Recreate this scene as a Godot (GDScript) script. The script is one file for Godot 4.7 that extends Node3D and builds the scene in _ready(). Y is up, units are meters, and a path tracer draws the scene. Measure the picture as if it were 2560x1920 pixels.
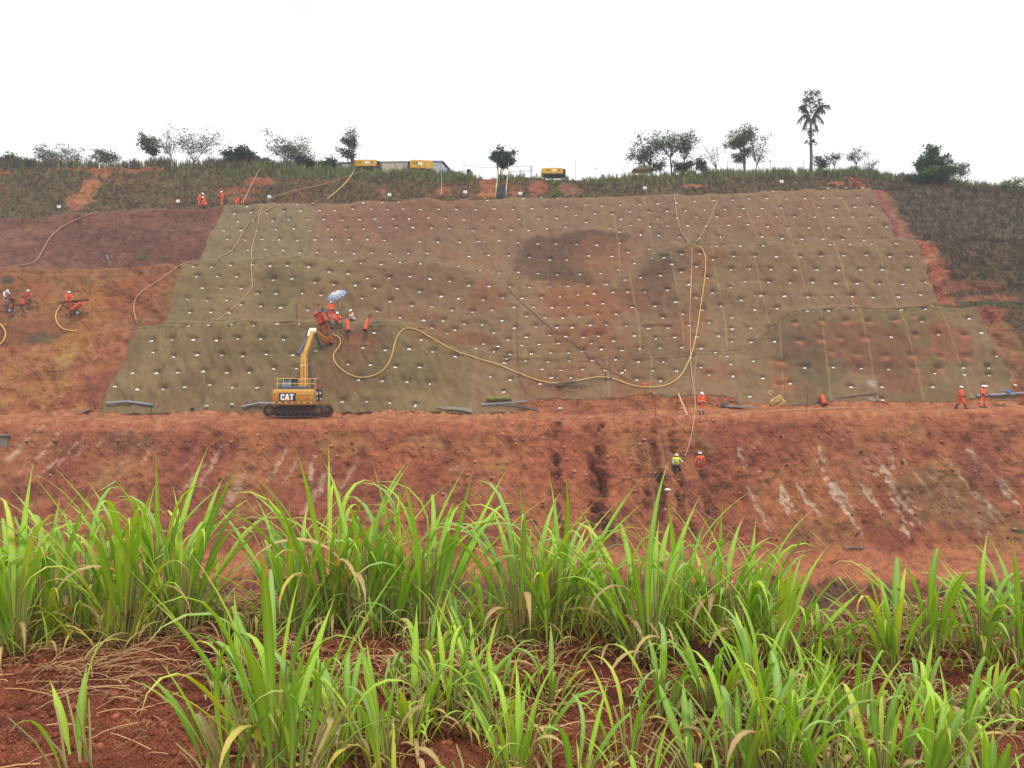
extends Node3D
# A terraced red-soil hillside under repair, seen from a grassy ridge across the valley. Units metres, y up, eye at the origin.

const F := 1920.0          # focal length of the photograph in its own pixels
const CX := 1280.0
const HY := 1000.0         # row of the horizon
var rng := RandomNumberGenerator.new()
var na := FastNoiseLite.new()
var nb := FastNoiseLite.new()
var nc := FastNoiseLite.new()
var M := {}
var taken := {}

func _ready() -> void:
	rng.seed = 7
	setup_view()
	setup_noise()
	setup_materials()
	setup_lines()
	build_hillside()
	build_matting()
	build_foreground()
	build_crest()
	build_machines()
	build_site()
	build_people()
	build_grass()

# ---------------------------------------------------------------- camera, sky, sun, exposure
func setup_view() -> void:
	var cam := Camera3D.new()
	cam.name = "camera"
	add_child(cam)
	cam.set_frustum(0.1, Vector2(0, 0.1 * 40.0 / 1920.0), 0.1, 600.0)
	cam.current = true
	var env := Environment.new()
	env.background_mode = Environment.BG_SKY
	var sm := PanoramaSkyMaterial.new()
	sm.panorama = overcast()
	var sky := Sky.new()
	sky.sky_material = sm
	env.sky = sky
	env.tonemap_mode = Environment.TONE_MAPPER_LINEAR
	env.tonemap_exposure = 1.6
	env.fog_enabled = true
	env.fog_density = 0.0008
	env.fog_light_color = Color(0.93, 0.95, 0.98)
	env.volumetric_fog_enabled = true
	env.volumetric_fog_density = 0.0
	env.sdfgi_enabled = true
	env.ssao_enabled = true
	env.ssil_enabled = true
	var we := WorldEnvironment.new()
	we.name = "world"
	we.environment = env
	add_child(we)
	var sun := DirectionalLight3D.new()
	sun.name = "sun"
	sun.light_energy = 0.5
	sun.light_angular_distance = 14.0
	sun.light_color = Color(1.0, 0.97, 0.93)
	sun.shadow_enabled = true
	sun.rotation_degrees = Vector3(-62, 25, 0)
	add_child(sun)

func overcast() -> ImageTexture:
	# even high cloud, brighter overhead, with thin blue-grey breaks; earth-coloured below the horizon
	var n := FastNoiseLite.new()
	n.seed = 41; n.noise_type = FastNoiseLite.TYPE_SIMPLEX_SMOOTH; n.frequency = 1.0; n.fractal_octaves = 4
	var im := Image.create(512, 256, false, Image.FORMAT_RGBF)
	for y in 256:
		var el := PI * 0.5 - PI * (y + 0.5) / 256.0
		for x in 512:
			var az := TAU * (x + 0.5) / 512.0
			var d := Vector3(cos(el) * sin(az), sin(el), cos(el) * cos(az))
			var c: Color
			if d.y > 0.0:
				var q := d / (d.y + 0.25)
				var t := smoothstep(-0.45, 0.15, n.get_noise_2d(q.x * 0.55 + 3.0, q.z * 0.55))
				var up := lerpf(0.585, 1.03, pow(d.y, 0.95))
				c = Color(0.75, 0.85, 0.91).lerp(Color(1.02, 1.02, 1.02), t) * up
			else:
				c = Color(0.22, 0.17, 0.13).lerp(Color(0.15, 0.1, 0.07), smoothstep(0.0, 0.6, -d.y))
			im.set_pixel(x, y, c)
	return ImageTexture.create_from_image(im)

func setup_noise() -> void:
	na.seed = 3; na.noise_type = FastNoiseLite.TYPE_SIMPLEX_SMOOTH; na.frequency = 1.0
	na.fractal_type = FastNoiseLite.FRACTAL_FBM; na.fractal_octaves = 4
	nb.seed = 11; nb.noise_type = FastNoiseLite.TYPE_SIMPLEX_SMOOTH; nb.frequency = 1.0; nb.fractal_type = FastNoiseLite.FRACTAL_FBM; nb.fractal_octaves = 2
	nc.seed = 23; nc.noise_type = FastNoiseLite.TYPE_SIMPLEX_SMOOTH; nc.frequency = 1.0
	nc.fractal_type = FastNoiseLite.FRACTAL_RIDGED; nc.fractal_octaves = 3

# ---------------------------------------------------------------- small tools
func lin(r: float, g: float, b: float) -> Color:      # a colour picked as 0..255 sRGB, given back as linear values
	return Color(r / 255.0, g / 255.0, b / 255.0).srgb_to_linear()

func noise_tex(seed_: int, freq: float, lo: float, hi: float, octaves := 4, size := 512, stretch := 1.0) -> NoiseTexture2D:
	var n := FastNoiseLite.new()
	n.seed = seed_; n.frequency = freq; n.fractal_octaves = octaves; n.noise_type = FastNoiseLite.TYPE_SIMPLEX_SMOOTH
	n.fractal_type = FastNoiseLite.FRACTAL_FBM
	var t := NoiseTexture2D.new()
	t.width = size; t.height = size; t.seamless = true; t.noise = n; t.seamless_blend_skirt = 0.25
	var g := Gradient.new()
	g.set_color(0, Color(lo, lo, lo)); g.set_color(1, Color(hi, hi, hi))
	t.color_ramp = g
	return t

func mat(r: float, g: float, b: float, rough := 0.75, metal := 0.0) -> StandardMaterial3D:
	var m := StandardMaterial3D.new()
	m.albedo_color = Color(r / 255.0, g / 255.0, b / 255.0)
	m.roughness = rough
	m.metallic = metal
	m.cull_mode = BaseMaterial3D.CULL_DISABLED
	return m

func grimy(r: float, g: float, b: float, rough := 0.7, metal := 0.0, scale := 1.3, lo := 0.62) -> StandardMaterial3D:
	var m := mat(r, g, b, rough, metal)
	m.albedo_texture = M.grime
	m.metallic_specular = 0.3
	m.uv1_triplanar = true
	m.uv1_world_triplanar = true
	m.uv1_scale = Vector3.ONE * scale
	return m

func vmat(rough := 0.95, tex: Texture2D = null, scale := 0.3, bump: Texture2D = null, bump_cm := 3.0, tex2: Texture2D = null, scale2 := 1.5) -> StandardMaterial3D:
	var m := StandardMaterial3D.new()
	m.vertex_color_use_as_albedo = true
	m.roughness = rough
	m.metallic_specular = 0.25
	m.cull_mode = BaseMaterial3D.CULL_DISABLED
	m.uv1_triplanar = true; m.uv1_world_triplanar = true; m.uv1_scale = Vector3.ONE * scale
	if tex: m.albedo_texture = tex
	if bump:
		m.heightmap_enabled = true; m.heightmap_texture = bump; m.heightmap_scale = bump_cm
	if tex2:
		m.detail_enabled = true; m.detail_albedo = tex2; m.detail_blend_mode = BaseMaterial3D.BLEND_MODE_MUL
		m.detail_uv_layer = BaseMaterial3D.DETAIL_UV_2
		m.uv2_triplanar = true; m.uv2_world_triplanar = true; m.uv2_scale = Vector3.ONE * scale2
	return m

func numbered(called: String) -> String:
	var n: int = taken.get(called, 0)
	taken[called] = n + 1
	return called if n == 0 else "%s_%03d" % [called, n]

func tag(o: Node, label: String, category: String, group := "") -> void:
	o.set_meta("label", label)
	o.set_meta("category", category)
	if group: o.set_meta("group", group)

func thing(called: String, label: String, category: String, where := Vector3.ZERO, turn := 0.0, group := "") -> Node3D:
	var o := Node3D.new()
	o.name = numbered(called)
	add_child(o)
	o.position = where
	o.rotation.y = turn
	tag(o, label, category, group)
	return o

func part(called: String, mesh: Mesh, material: Material, parent: Node, xf := Transform3D()) -> MeshInstance3D:
	var o := MeshInstance3D.new()
	o.name = called if parent != self else numbered(called)
	o.mesh = mesh
	if material: o.material_override = material
	o.transform = xf
	o.cast_shadow = GeometryInstance3D.SHADOW_CASTING_SETTING_ON
	parent.add_child(o, true)
	return o

func multi(called: String, mesh: Mesh, material: Material, xfs: Array, cols: Array, parent: Node = self) -> MultiMeshInstance3D:
	var mm := MultiMesh.new()
	mm.transform_format = MultiMesh.TRANSFORM_3D
	mm.use_colors = cols.size() > 0
	mm.mesh = mesh
	mm.instance_count = xfs.size()
	for i in xfs.size():
		mm.set_instance_transform(i, xfs[i])
		if cols.size(): mm.set_instance_color(i, cols[i])
	var o := MultiMeshInstance3D.new()
	o.name = called if parent != self else numbered(called)
	o.multimesh = mm
	o.material_override = material
	parent.add_child(o, true)
	o.set_meta("kind", "stuff")
	return o

func grid_mesh(verts: PackedVector3Array, cols: PackedColorArray, nx: int, ny: int) -> ArrayMesh:
	var idx := PackedInt32Array()
	idx.resize((nx - 1) * (ny - 1) * 6)
	var k := 0
	for j in ny - 1:
		for i in nx - 1:
			var a := j * nx + i
			idx[k] = a; idx[k + 1] = a + nx; idx[k + 2] = a + 1
			idx[k + 3] = a + 1; idx[k + 4] = a + nx; idx[k + 5] = a + nx + 1
			k += 6
	return indexed(verts, cols, idx)

func indexed(verts: PackedVector3Array, cols: PackedColorArray, idx: PackedInt32Array) -> ArrayMesh:
	var arr := []
	arr.resize(Mesh.ARRAY_MAX)
	arr[Mesh.ARRAY_VERTEX] = verts
	if cols.size(): arr[Mesh.ARRAY_COLOR] = cols
	arr[Mesh.ARRAY_INDEX] = idx
	var st := SurfaceTool.new()
	st.create_from_arrays(arr)
	st.generate_normals()
	return st.commit()

func stool() -> SurfaceTool:
	var st := SurfaceTool.new()
	st.begin(Mesh.PRIMITIVE_TRIANGLES)
	return st

func done(st: SurfaceTool, smooth := false) -> ArrayMesh:
	st.generate_normals()
	return st.commit()

func tri(st: SurfaceTool, a: Vector3, b: Vector3, c: Vector3) -> void:
	st.add_vertex(a); st.add_vertex(b); st.add_vertex(c)

func quad(st: SurfaceTool, a: Vector3, b: Vector3, c: Vector3, d: Vector3) -> void:   # corners clockwise seen from the front
	tri(st, a, b, c); tri(st, a, c, d)

func hexa(st: SurfaceTool, p: Array) -> void:   # eight corners: 0-3 bottom loop, 4-7 top loop
	st.set_smooth_group(-1)
	quad(st, p[4], p[5], p[6], p[7])
	quad(st, p[3], p[2], p[1], p[0])
	for i in 4:
		var j := (i + 1) % 4
		quad(st, p[i], p[j], p[j + 4], p[i + 4])

func box(st: SurfaceTool, c: Vector3, s: Vector3, b := Basis(), ch := 0.0) -> void:
	# a box, its top and bottom edges chamfered when ch > 0
	var h := s * 0.5
	if ch <= 0.0:
		var p := []
		for y in [-h.y, h.y]:
			for q in [[-1, -1], [-1, 1], [1, 1], [1, -1]]:
				p.append(c + b * Vector3(q[0] * h.x, y, q[1] * h.z))
		hexa(st, p)
		return
	st.set_smooth_group(-1)
	var rings := [[-h.y, ch], [-h.y + ch, 0.0], [h.y - ch, 0.0], [h.y, ch]]
	var loops := []
	for r in rings:
		var l := []
		var hx: float = h.x - r[1]
		var hz: float = h.z - r[1]
		for q in [[-hx, -hz + ch], [-hx, hz - ch], [-hx + ch, hz], [hx - ch, hz], [hx, hz - ch], [hx, -hz + ch], [hx - ch, -hz], [-hx + ch, -hz]]:
			l.append(c + b * Vector3(q[0], r[0], q[1]))
		loops.append(l)
	for k in 3:
		for i in 8:
			var j := (i + 1) % 8
			quad(st, loops[k][i], loops[k][j], loops[k + 1][j], loops[k + 1][i])
	for i in range(1, 7):
		tri(st, loops[3][0], loops[3][i], loops[3][i + 1])
		tri(st, loops[0][0], loops[0][i + 1], loops[0][i])

func tube(st: SurfaceTool, pts: Array, rad, sides := 8, caps := true, smooth := true) -> void:
	# a pipe swept along points; rad is one radius or a list
	st.set_smooth_group(1 if smooth else -1)
	var rings := []
	var up := Vector3.UP
	var n := pts.size()
	for i in n:
		var t: Vector3 = (pts[mini(i + 1, n - 1)] - pts[maxi(i - 1, 0)]).normalized()
		if i == 0: up = Vector3.UP if absf(t.y) < 0.9 else Vector3.RIGHT
		var s := t.cross(up).normalized()
		up = s.cross(t).normalized()
		var r: float = rad[i] if rad is Array else rad
		var ring := []
		for k in sides:
			var a := TAU * k / sides
			ring.append(pts[i] + (s * cos(a) + up * sin(a)) * r)
		rings.append(ring)
	for i in n - 1:
		for k in sides:
			var j := (k + 1) % sides
			quad(st, rings[i][k], rings[i + 1][k], rings[i + 1][j], rings[i][j])
	if caps:
		st.set_smooth_group(-1)
		for k in range(1, sides - 1):
			tri(st, rings[0][0], rings[0][k], rings[0][k + 1])
			tri(st, rings[n - 1][0], rings[n - 1][k + 1], rings[n - 1][k])

func tube_mesh(pts: Array, rad, sides := 8, caps := true) -> ArrayMesh:
	var st := stool()
	tube(st, pts, rad, sides, caps)
	return done(st)

func box_mesh(c: Vector3, s: Vector3, b := Basis(), ch := 0.0) -> ArrayMesh:
	var st := stool()
	box(st, c, s, b, ch)
	return done(st)

func prism(st: SurfaceTool, poly: Array, axis_x: Vector3, axis_y: Vector3, origin: Vector3, depth: Vector3) -> void:
	# a flat outline (Vector2 list) pushed along depth
	st.set_smooth_group(-1)
	var pv := PackedVector2Array(poly)
	if Geometry2D.is_polygon_clockwise(pv): pv.reverse()
	var ids := Geometry2D.triangulate_polygon(pv)
	var f := []
	var k := []
	for p in pv:
		var w := origin + axis_x * p.x + axis_y * p.y
		f.append(w); k.append(w + depth)
	var flip := axis_x.cross(axis_y).dot(depth) > 0.0
	for i in range(0, ids.size(), 3):
		if flip:
			tri(st, f[ids[i]], f[ids[i + 1]], f[ids[i + 2]]); tri(st, k[ids[i]], k[ids[i + 2]], k[ids[i + 1]])
		else:
			tri(st, f[ids[i]], f[ids[i + 2]], f[ids[i + 1]]); tri(st, k[ids[i]], k[ids[i + 1]], k[ids[i + 2]])
	var n := pv.size()
	for i in n:
		var j := (i + 1) % n
		if flip: quad(st, f[j], f[i], k[i], k[j])
		else: quad(st, f[i], f[j], k[j], k[i])

func prism_mesh(poly: Array, axis_x: Vector3, axis_y: Vector3, origin: Vector3, depth: Vector3) -> ArrayMesh:
	var st := stool()
	prism(st, poly, axis_x, axis_y, origin, depth)
	return done(st)

func curve_through(pts: Array, n: int) -> Array:     # Catmull-Rom through points
	var out := []
	var m := pts.size()
	for i in m - 1:
		var a: Vector3 = pts[maxi(i - 1, 0)]
		var b: Vector3 = pts[i]
		var c: Vector3 = pts[i + 1]
		var d: Vector3 = pts[mini(i + 2, m - 1)]
		for k in n:
			out.append(b.cubic_interpolate(c, a, d, float(k) / n))
	out.append(pts[m - 1])
	return out

func at(px: float, py: float, d: float) -> Vector3:   # the point d metres ahead that the photograph shows at (px, py)
	return Vector3((px - CX) / F * d, (HY - py) / F * d, -d)

# ---------------------------------------------------------------- materials
func setup_materials() -> void:
	M.grime = noise_tex(5, 0.012, 0.66, 1.0, 5)
	M.blotch = noise_tex(6, 0.01, 0.7, 1.08, 5)
	M.speck = noise_tex(8, 0.05, 0.5, 1.2, 6)
	M.lump = noise_tex(9, 0.02, 0.0, 1.0, 6)
	M.weave = noise_tex(10, 0.09, 0.72, 1.08, 3)
	M.soil = vmat(0.97, M.blotch, 0.21, M.lump, 24.0, M.speck, 0.6)
	M.faint = noise_tex(12, 0.012, 0.86, 1.0, 4)
	M.matting = vmat(0.95, M.faint, 0.23, M.weave, 3.0, M.weave, 0.9)
	M.grit = noise_tex(14, 0.11, 0.25, 1.4, 5)
	M.fg_soil = vmat(0.97, M.speck, 1.6, M.grit, 5.0, M.grit, 2.3)
	M.vc = vmat(0.85)
	M.plate = mat(240, 240, 238, 0.6)
	M.nail = mat(70, 66, 64, 0.6, 0.4)
	M.rust = mat(82, 58, 48, 0.9)
	M.black = mat(38, 38, 42, 0.6)
	M.stalk = mat(150, 138, 84, 0.8)
	M.tread = mat(70, 72, 88, 0.7)
	M.grey_metal = mat(150, 148, 146, 0.6)
	M.canopy = mat(228, 206, 160, 0.8)
	M.print_grey = mat(150, 150, 150)
	M.print_light = mat(214, 214, 210)

# ---------------------------------------------------------------- the terraced hillside
# Thirteen level lines run along the hill; v counts them from the valley (0) to the plateau (12).
const ZL := [-41.0, -45.0, -50.3, -57.0, -62.0, -67.65, -70.6, -75.4, -78.4, -84.1, -87.0, -91.4, -135.0]
const X0 := -82.0
const XN := 329
var LY := []        # heights of the lines every half metre

func table(t: Array, x: float) -> float:
	if x <= t[0][0]: return t[0][1]
	for i in range(1, t.size()):
		if x <= t[i][0]:
			var f: float = (x - t[i - 1][0]) / (t[i][0] - t[i - 1][0])
			return lerpf(t[i - 1][1], t[i][1], f)
	return t[t.size() - 1][1]

func setup_lines() -> void:
	var t1 := [[0, 1426], [1300, 1430], [2560, 1432]]
	var t2 := [[0, 1388], [700, 1384], [1500, 1374], [2100, 1380], [2560, 1387]]
	var t3 := [[0, 1047], [700, 1049], [1250, 1047], [1500, 1046], [1700, 1041], [1850, 1033], [2050, 1029], [2560, 1023]]
	var t5 := [[-300, 842], [0, 836], [200, 826], [340, 812], [600, 806], [1000, 803], [1900, 792], [1980, 776], [2100, 768], [2300, 764], [2560, 760]]
	var t7 := [[-200, 668], [0, 668], [280, 668], [440, 652], [800, 645], [1100, 648], [1640, 630], [1740, 613], [1960, 607], [2240, 602], [2560, 598]]
	var t9 := [[-200, 556], [0, 545], [100, 534], [250, 528], [520, 516], [560, 513], [900, 503], [1240, 497], [1700, 486], [2000, 475], [2170, 470], [2300, 466], [2400, 470], [2560, 488]]
	var t11 := [[-100, 424], [0, 416], [60, 411], [250, 412], [450, 408], [650, 413], [850, 426], [1100, 433], [1200, 440], [1300, 444], [1480, 445], [1600, 439], [1750, 431], [1900, 428], [2050, 426], [2180, 433], [2300, 452], [2400, 456], [2480, 468], [2560, 482], [2800, 520]]
	LY = []
	for l in 13: LY.append(PackedFloat32Array())
	for i in XN:
		var x := X0 + i * 0.5
		var y := []
		y.resize(13)
		var py := func(l: int, t: Array) -> float: return (HY - table(t, CX + F * x / -ZL[l])) / F * -ZL[l]
		y[0] = -14.5
		y[1] = py.call(1, t1)
		y[2] = py.call(2, t2)
		y[3] = py.call(3, t3)
		y[4] = y[3] + 0.12
		y[5] = py.call(5, t5)
		y[7] = py.call(7, t7)
		y[9] = py.call(9, t9)
		y[10] = y[9] + 0.1
		y[11] = py.call(11, t11)
		y[12] = y[11] + 0.4 - 9.0 * smoothstep(40.0, 70.0, x)
		# the slipped middle and the dug-out left: benches fade into one concave slope
		for l in [5, 6, 7, 8]:
			var z: float = ZL[l]
			var px := CX + F * x / -z
			var bench: float = y[l] if l in [5, 7] else y[l - 1] + 0.12
			if l == 6: bench = y[5] + 0.12
			var f: float = (z - ZL[4]) / (ZL[9] - ZL[4])
			var slide: float = y[4] + (y[9] - y[4]) * pow(f, 1.13)
			var s := 0.0
			if l < 7: s = smoothstep(960.0, 1260.0, px) * (1.0 - smoothstep(1840.0, 1985.0, px))
			else: s = smoothstep(1010.0, 1290.0, px) * (1.0 - smoothstep(1570.0, 1690.0, px))
			y[l] = lerpf(bench, slide, s)
		for l in [5, 6]:
			var z: float = ZL[l]
			var px := CX + F * x / -z
			var dug: float = lerpf(y[4], y[7], pow((z - ZL[4]) / (ZL[7] - ZL[4]), 1.05))
			y[l] = lerpf(dug, y[l], smoothstep(60.0, 345.0, px + 60.0 * sin(x * 0.7)))
		for l in 13: LY[l].append(y[l])

func line_y(l: int, x: float) -> float:
	var f := clampf((x - X0) * 2.0, 0.0, XN - 1.001)
	var i := int(f)
	return lerpf(LY[l][i], LY[l][i + 1], f - i)

func flat(x: float, v: float) -> Vector3:       # the hill without its lumps, corners a little rounded
	v = clampf(v, 0.0, 12.0)
	var l := mini(int(v), 11)
	var f := v - l
	var y := lerpf(line_y(l, x), line_y(l + 1, x), f)
	var z: float = lerpf(ZL[l], ZL[l + 1], f)
	var rad: float = 0.75 if l in [2, 3] else 0.45
	# rounding: pull towards the neighbour segment close to a line
	var near := roundi(v)
	if near > 0 and near < 12:
		var dz: float = absf(z - ZL[near])
		if dz < rad:
			var w := (1.0 - dz / rad)
			var ym := line_y(near, x)
			var yl := lerpf(ym, line_y(near - 1, x), minf(1.0, rad / absf(ZL[near] - ZL[near - 1])))
			var yr := lerpf(ym, line_y(near + 1, x), minf(1.0, rad / absf(ZL[near + 1] - ZL[near])))
			y += ((yl + yr) * 0.5 - ym) * 0.5 * w * w
	return Vector3(x, y, z)

func rough_y(x: float, v: float) -> float:
	var l := mini(int(v), 11)
	return lerpf(line_y(l, x), line_y(l + 1, x), v - l)

func wall_normal(x: float, v: float) -> Vector3:
	var va := maxf(v - 0.06, 0.0)
	var vb := minf(v + 0.06, 12.0)
	var fz := (rough_y(x, vb) - rough_y(x, va)) / (_z(vb) - _z(va))
	var fx := (rough_y(x + 0.4, v) - rough_y(x - 0.4, v)) / 0.8
	return Vector3(-fx, 1.0, -fz).normalized()

# edges of the matting, as columns of the picture at each line
func edge(t: Array, v: float) -> float:         # t: [[v, px] ...] -> world x on that line
	var l := mini(int(clampf(v, 0, 11.99)), 11)
	var z: float = lerpf(ZL[l], ZL[l + 1], v - l)
	return (table(t, v) - CX) / F * -z

const MAT_LEFT := [[4.0, 247], [5.0, 343], [5.01, 405], [6.0, 413], [7.0, 452], [7.01, 480], [8.0, 492], [9.0, 562]]
const MAT_RIGHT := [[4.0, 2545], [4.4, 2515], [5.0, 2440], [5.01, 2360], [6.0, 2350], [7.0, 2285], [7.01, 2262], [8.0, 2250], [9.0, 2172]]
const GAP_TOP := [[1290, 4.02], [1330, 4.22], [1400, 4.3], [1500, 4.28], [1620, 4.3], [1760, 4.24], [1835, 4.2], [1850, 4.08], [1900, 4.05]]

func under_mat(x: float, v: float) -> float:    # metres inside the matting's edge (negative outside)
	if v < 4.0 or v > 9.0: return -1.0
	var a := minf(x - edge(MAT_LEFT, v), edge(MAT_RIGHT, v) - x)
	if v < 4.5:
		var l := 4
		var z: float = lerpf(ZL[4], ZL[5], v - 4)
		var px := CX + F * x / -z
		if px > 1290 and px < 1900: a = minf(a, (v - table(GAP_TOP, px)) * 8.0)
		else: a = minf(a, (v - 4.03) * 8.0)
	return a

const GULLIES := [[1385, 0.5, 0.28], [1398, 0.3, 0.3], [1492, 1.1, 0.5], [1510, 0.4, 0.35], [1612, 0.7, 0.35], [1650, 0.5, 0.4], [1698, 0.45, 0.35], [1760, 0.35, 0.22], [1775, 0.6, 0.25], [1560, 0.3, 0.12], [1300, 0.3, 0.12], [1150, 0.35, 0.14], [1050, 0.3, 0.14], [2010, 0.3, 0.12], [2120, 0.35, 0.14], [2235, 0.4, 0.18], [2420, 0.4, 0.15]]

func lumps(x: float, v: float, p: Vector3) -> float:     # how far the ground stands proud of flat()
	var d := na.get_noise_3d(p.x * 0.16, p.y * 0.16, p.z * 0.16) * 0.55
	var inside := under_mat(x, v)
	var fine := na.get_noise_3d(p.x * 0.7 + 50.0, p.y * 0.7, p.z * 0.7)
	if v >= 2.0 and v <= 3.1:
		d += fine * 0.24 + nb.get_noise_3d(p.x * 1.9, p.y * 2.6, p.z * 1.9) * 0.11 + maxf(0.0, nc.get_noise_3d(p.x * 0.33, p.y * 0.13, p.z * 0.13) - 0.35) * -0.35
		var h := sin(PI * clampf(v - 2.0, 0.0, 1.0))
		var wob := na.get_noise_2d(p.y * 0.22, 7.0) * 0.9
		for g in GULLIES:
			var q: float = (x + wob - (g[0] - CX) / F * 54.0) / g[1]
			if absf(q) < 2.5: d -= g[2] * 2.1 * exp(-q * q * 2.2) * pow(h, 0.6) * clampf(0.6 + fine * 2.2, 0.05, 1.6)
	elif v > 3.1 and v < 4.0:
		d = d * 0.2 + fine * 0.06
	elif v >= 4.0 and v < 4.45 and inside < 0.0:
		d += fine * 0.35 + nb.get_noise_3d(p.x * 2.0, p.y * 2.0, p.z * 2.0) * 0.16
	elif v > 9.0:
		d += fine * 0.22
	elif inside < 0.0:
		var cut := nc.get_noise_3d(p.x * 0.12 + p.y * 0.2, p.y * 0.1 - p.x * 0.12, p.z * 0.1)
		var k := 0.5 if v > 7.0 else 1.0
		d += (fine * 0.2 + nb.get_noise_3d(p.x * 1.7 + p.y, p.y * 1.7 - p.x * 0.6, p.z * 1.7) * 0.1 + maxf(0.0, cut - 0.3) * -0.7) * k
	return d

func ground(x: float, v: float) -> Vector3:
	var p := flat(x, v)
	return p + wall_normal(x, v) * lumps(x, v, p)

func hit(px: float, py: float, from := 1.5) -> Vector2:      # (x, v) of the ground seen at a place in the photograph
	var last := from
	var v := from
	while v < 12.0:
		var p := flat((px - CX) / F * -_z(v), v)
		if HY - p.y / -p.z * F < py: break
		last = v
		v += 0.05
	var a := last - 0.08
	var b := minf(v + 0.08, 12.0)
	for i in 12:
		var m := (a + b) * 0.5
		var p := ground((px - CX) / F * -_z(m), m)
		if HY - p.y / -p.z * F < py: b = m
		else: a = m
	return Vector2((px - CX) / F * -_z(b), b)

func _z(v: float) -> float:
	var l := mini(int(v), 11)
	return lerpf(ZL[l], ZL[l + 1], v - l)

func spot(px: float, py: float, lift := 0.0, from := 1.5) -> Vector3:
	var h := hit(px, py, from)
	if under_mat(h.x, h.y) > 0.1:
		return mat_point(h.x, h.y)[0] + wall_normal(h.x, h.y) * (lift + 0.03)
	return ground(h.x, h.y) + wall_normal(h.x, h.y) * lift

# soil and mat stains: [px, py, half width px, half height px, r, g, b, strength]; centres are turned into places on the hill
var STAINS := []
func add_stains(list: Array) -> Array:
	var out := []
	for s in list:
		var p := spot(s[0], s[1], 0.0, 1.0)
		var k: float = -p.z / F
		out.append([p, s[2] * k, s[3] * k, lin(s[4], s[5], s[6]), s[7]])
	return out

func stain(c: Color, p: Vector3, list: Array, ragged := 0.5) -> Color:
	var w := na.get_noise_3d(p.x * 0.3 + 9.0, p.y * 0.3, p.z * 0.3) * 1.1 + na.get_noise_3d(p.x * 1.1, p.y * 1.1, p.z * 1.1 + 4.0) * 0.6
	for s in list:
		var dx: float = (p.x - s[0].x) / s[1]
		if absf(dx) > 1.7: continue
		var dy: float = (p.y - s[0].y) / s[2]
		if absf(dy) > 1.7: continue
		var r := sqrt(dx * dx + dy * dy) + w * ragged
		var k: float = (1.0 - smoothstep(0.75, 1.1, r)) * s[4]
		if k > 0.0: c = c.lerp(s[3], k)
	return c

var soil_stains := []
var mat_stains := []
var streaks := []

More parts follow.
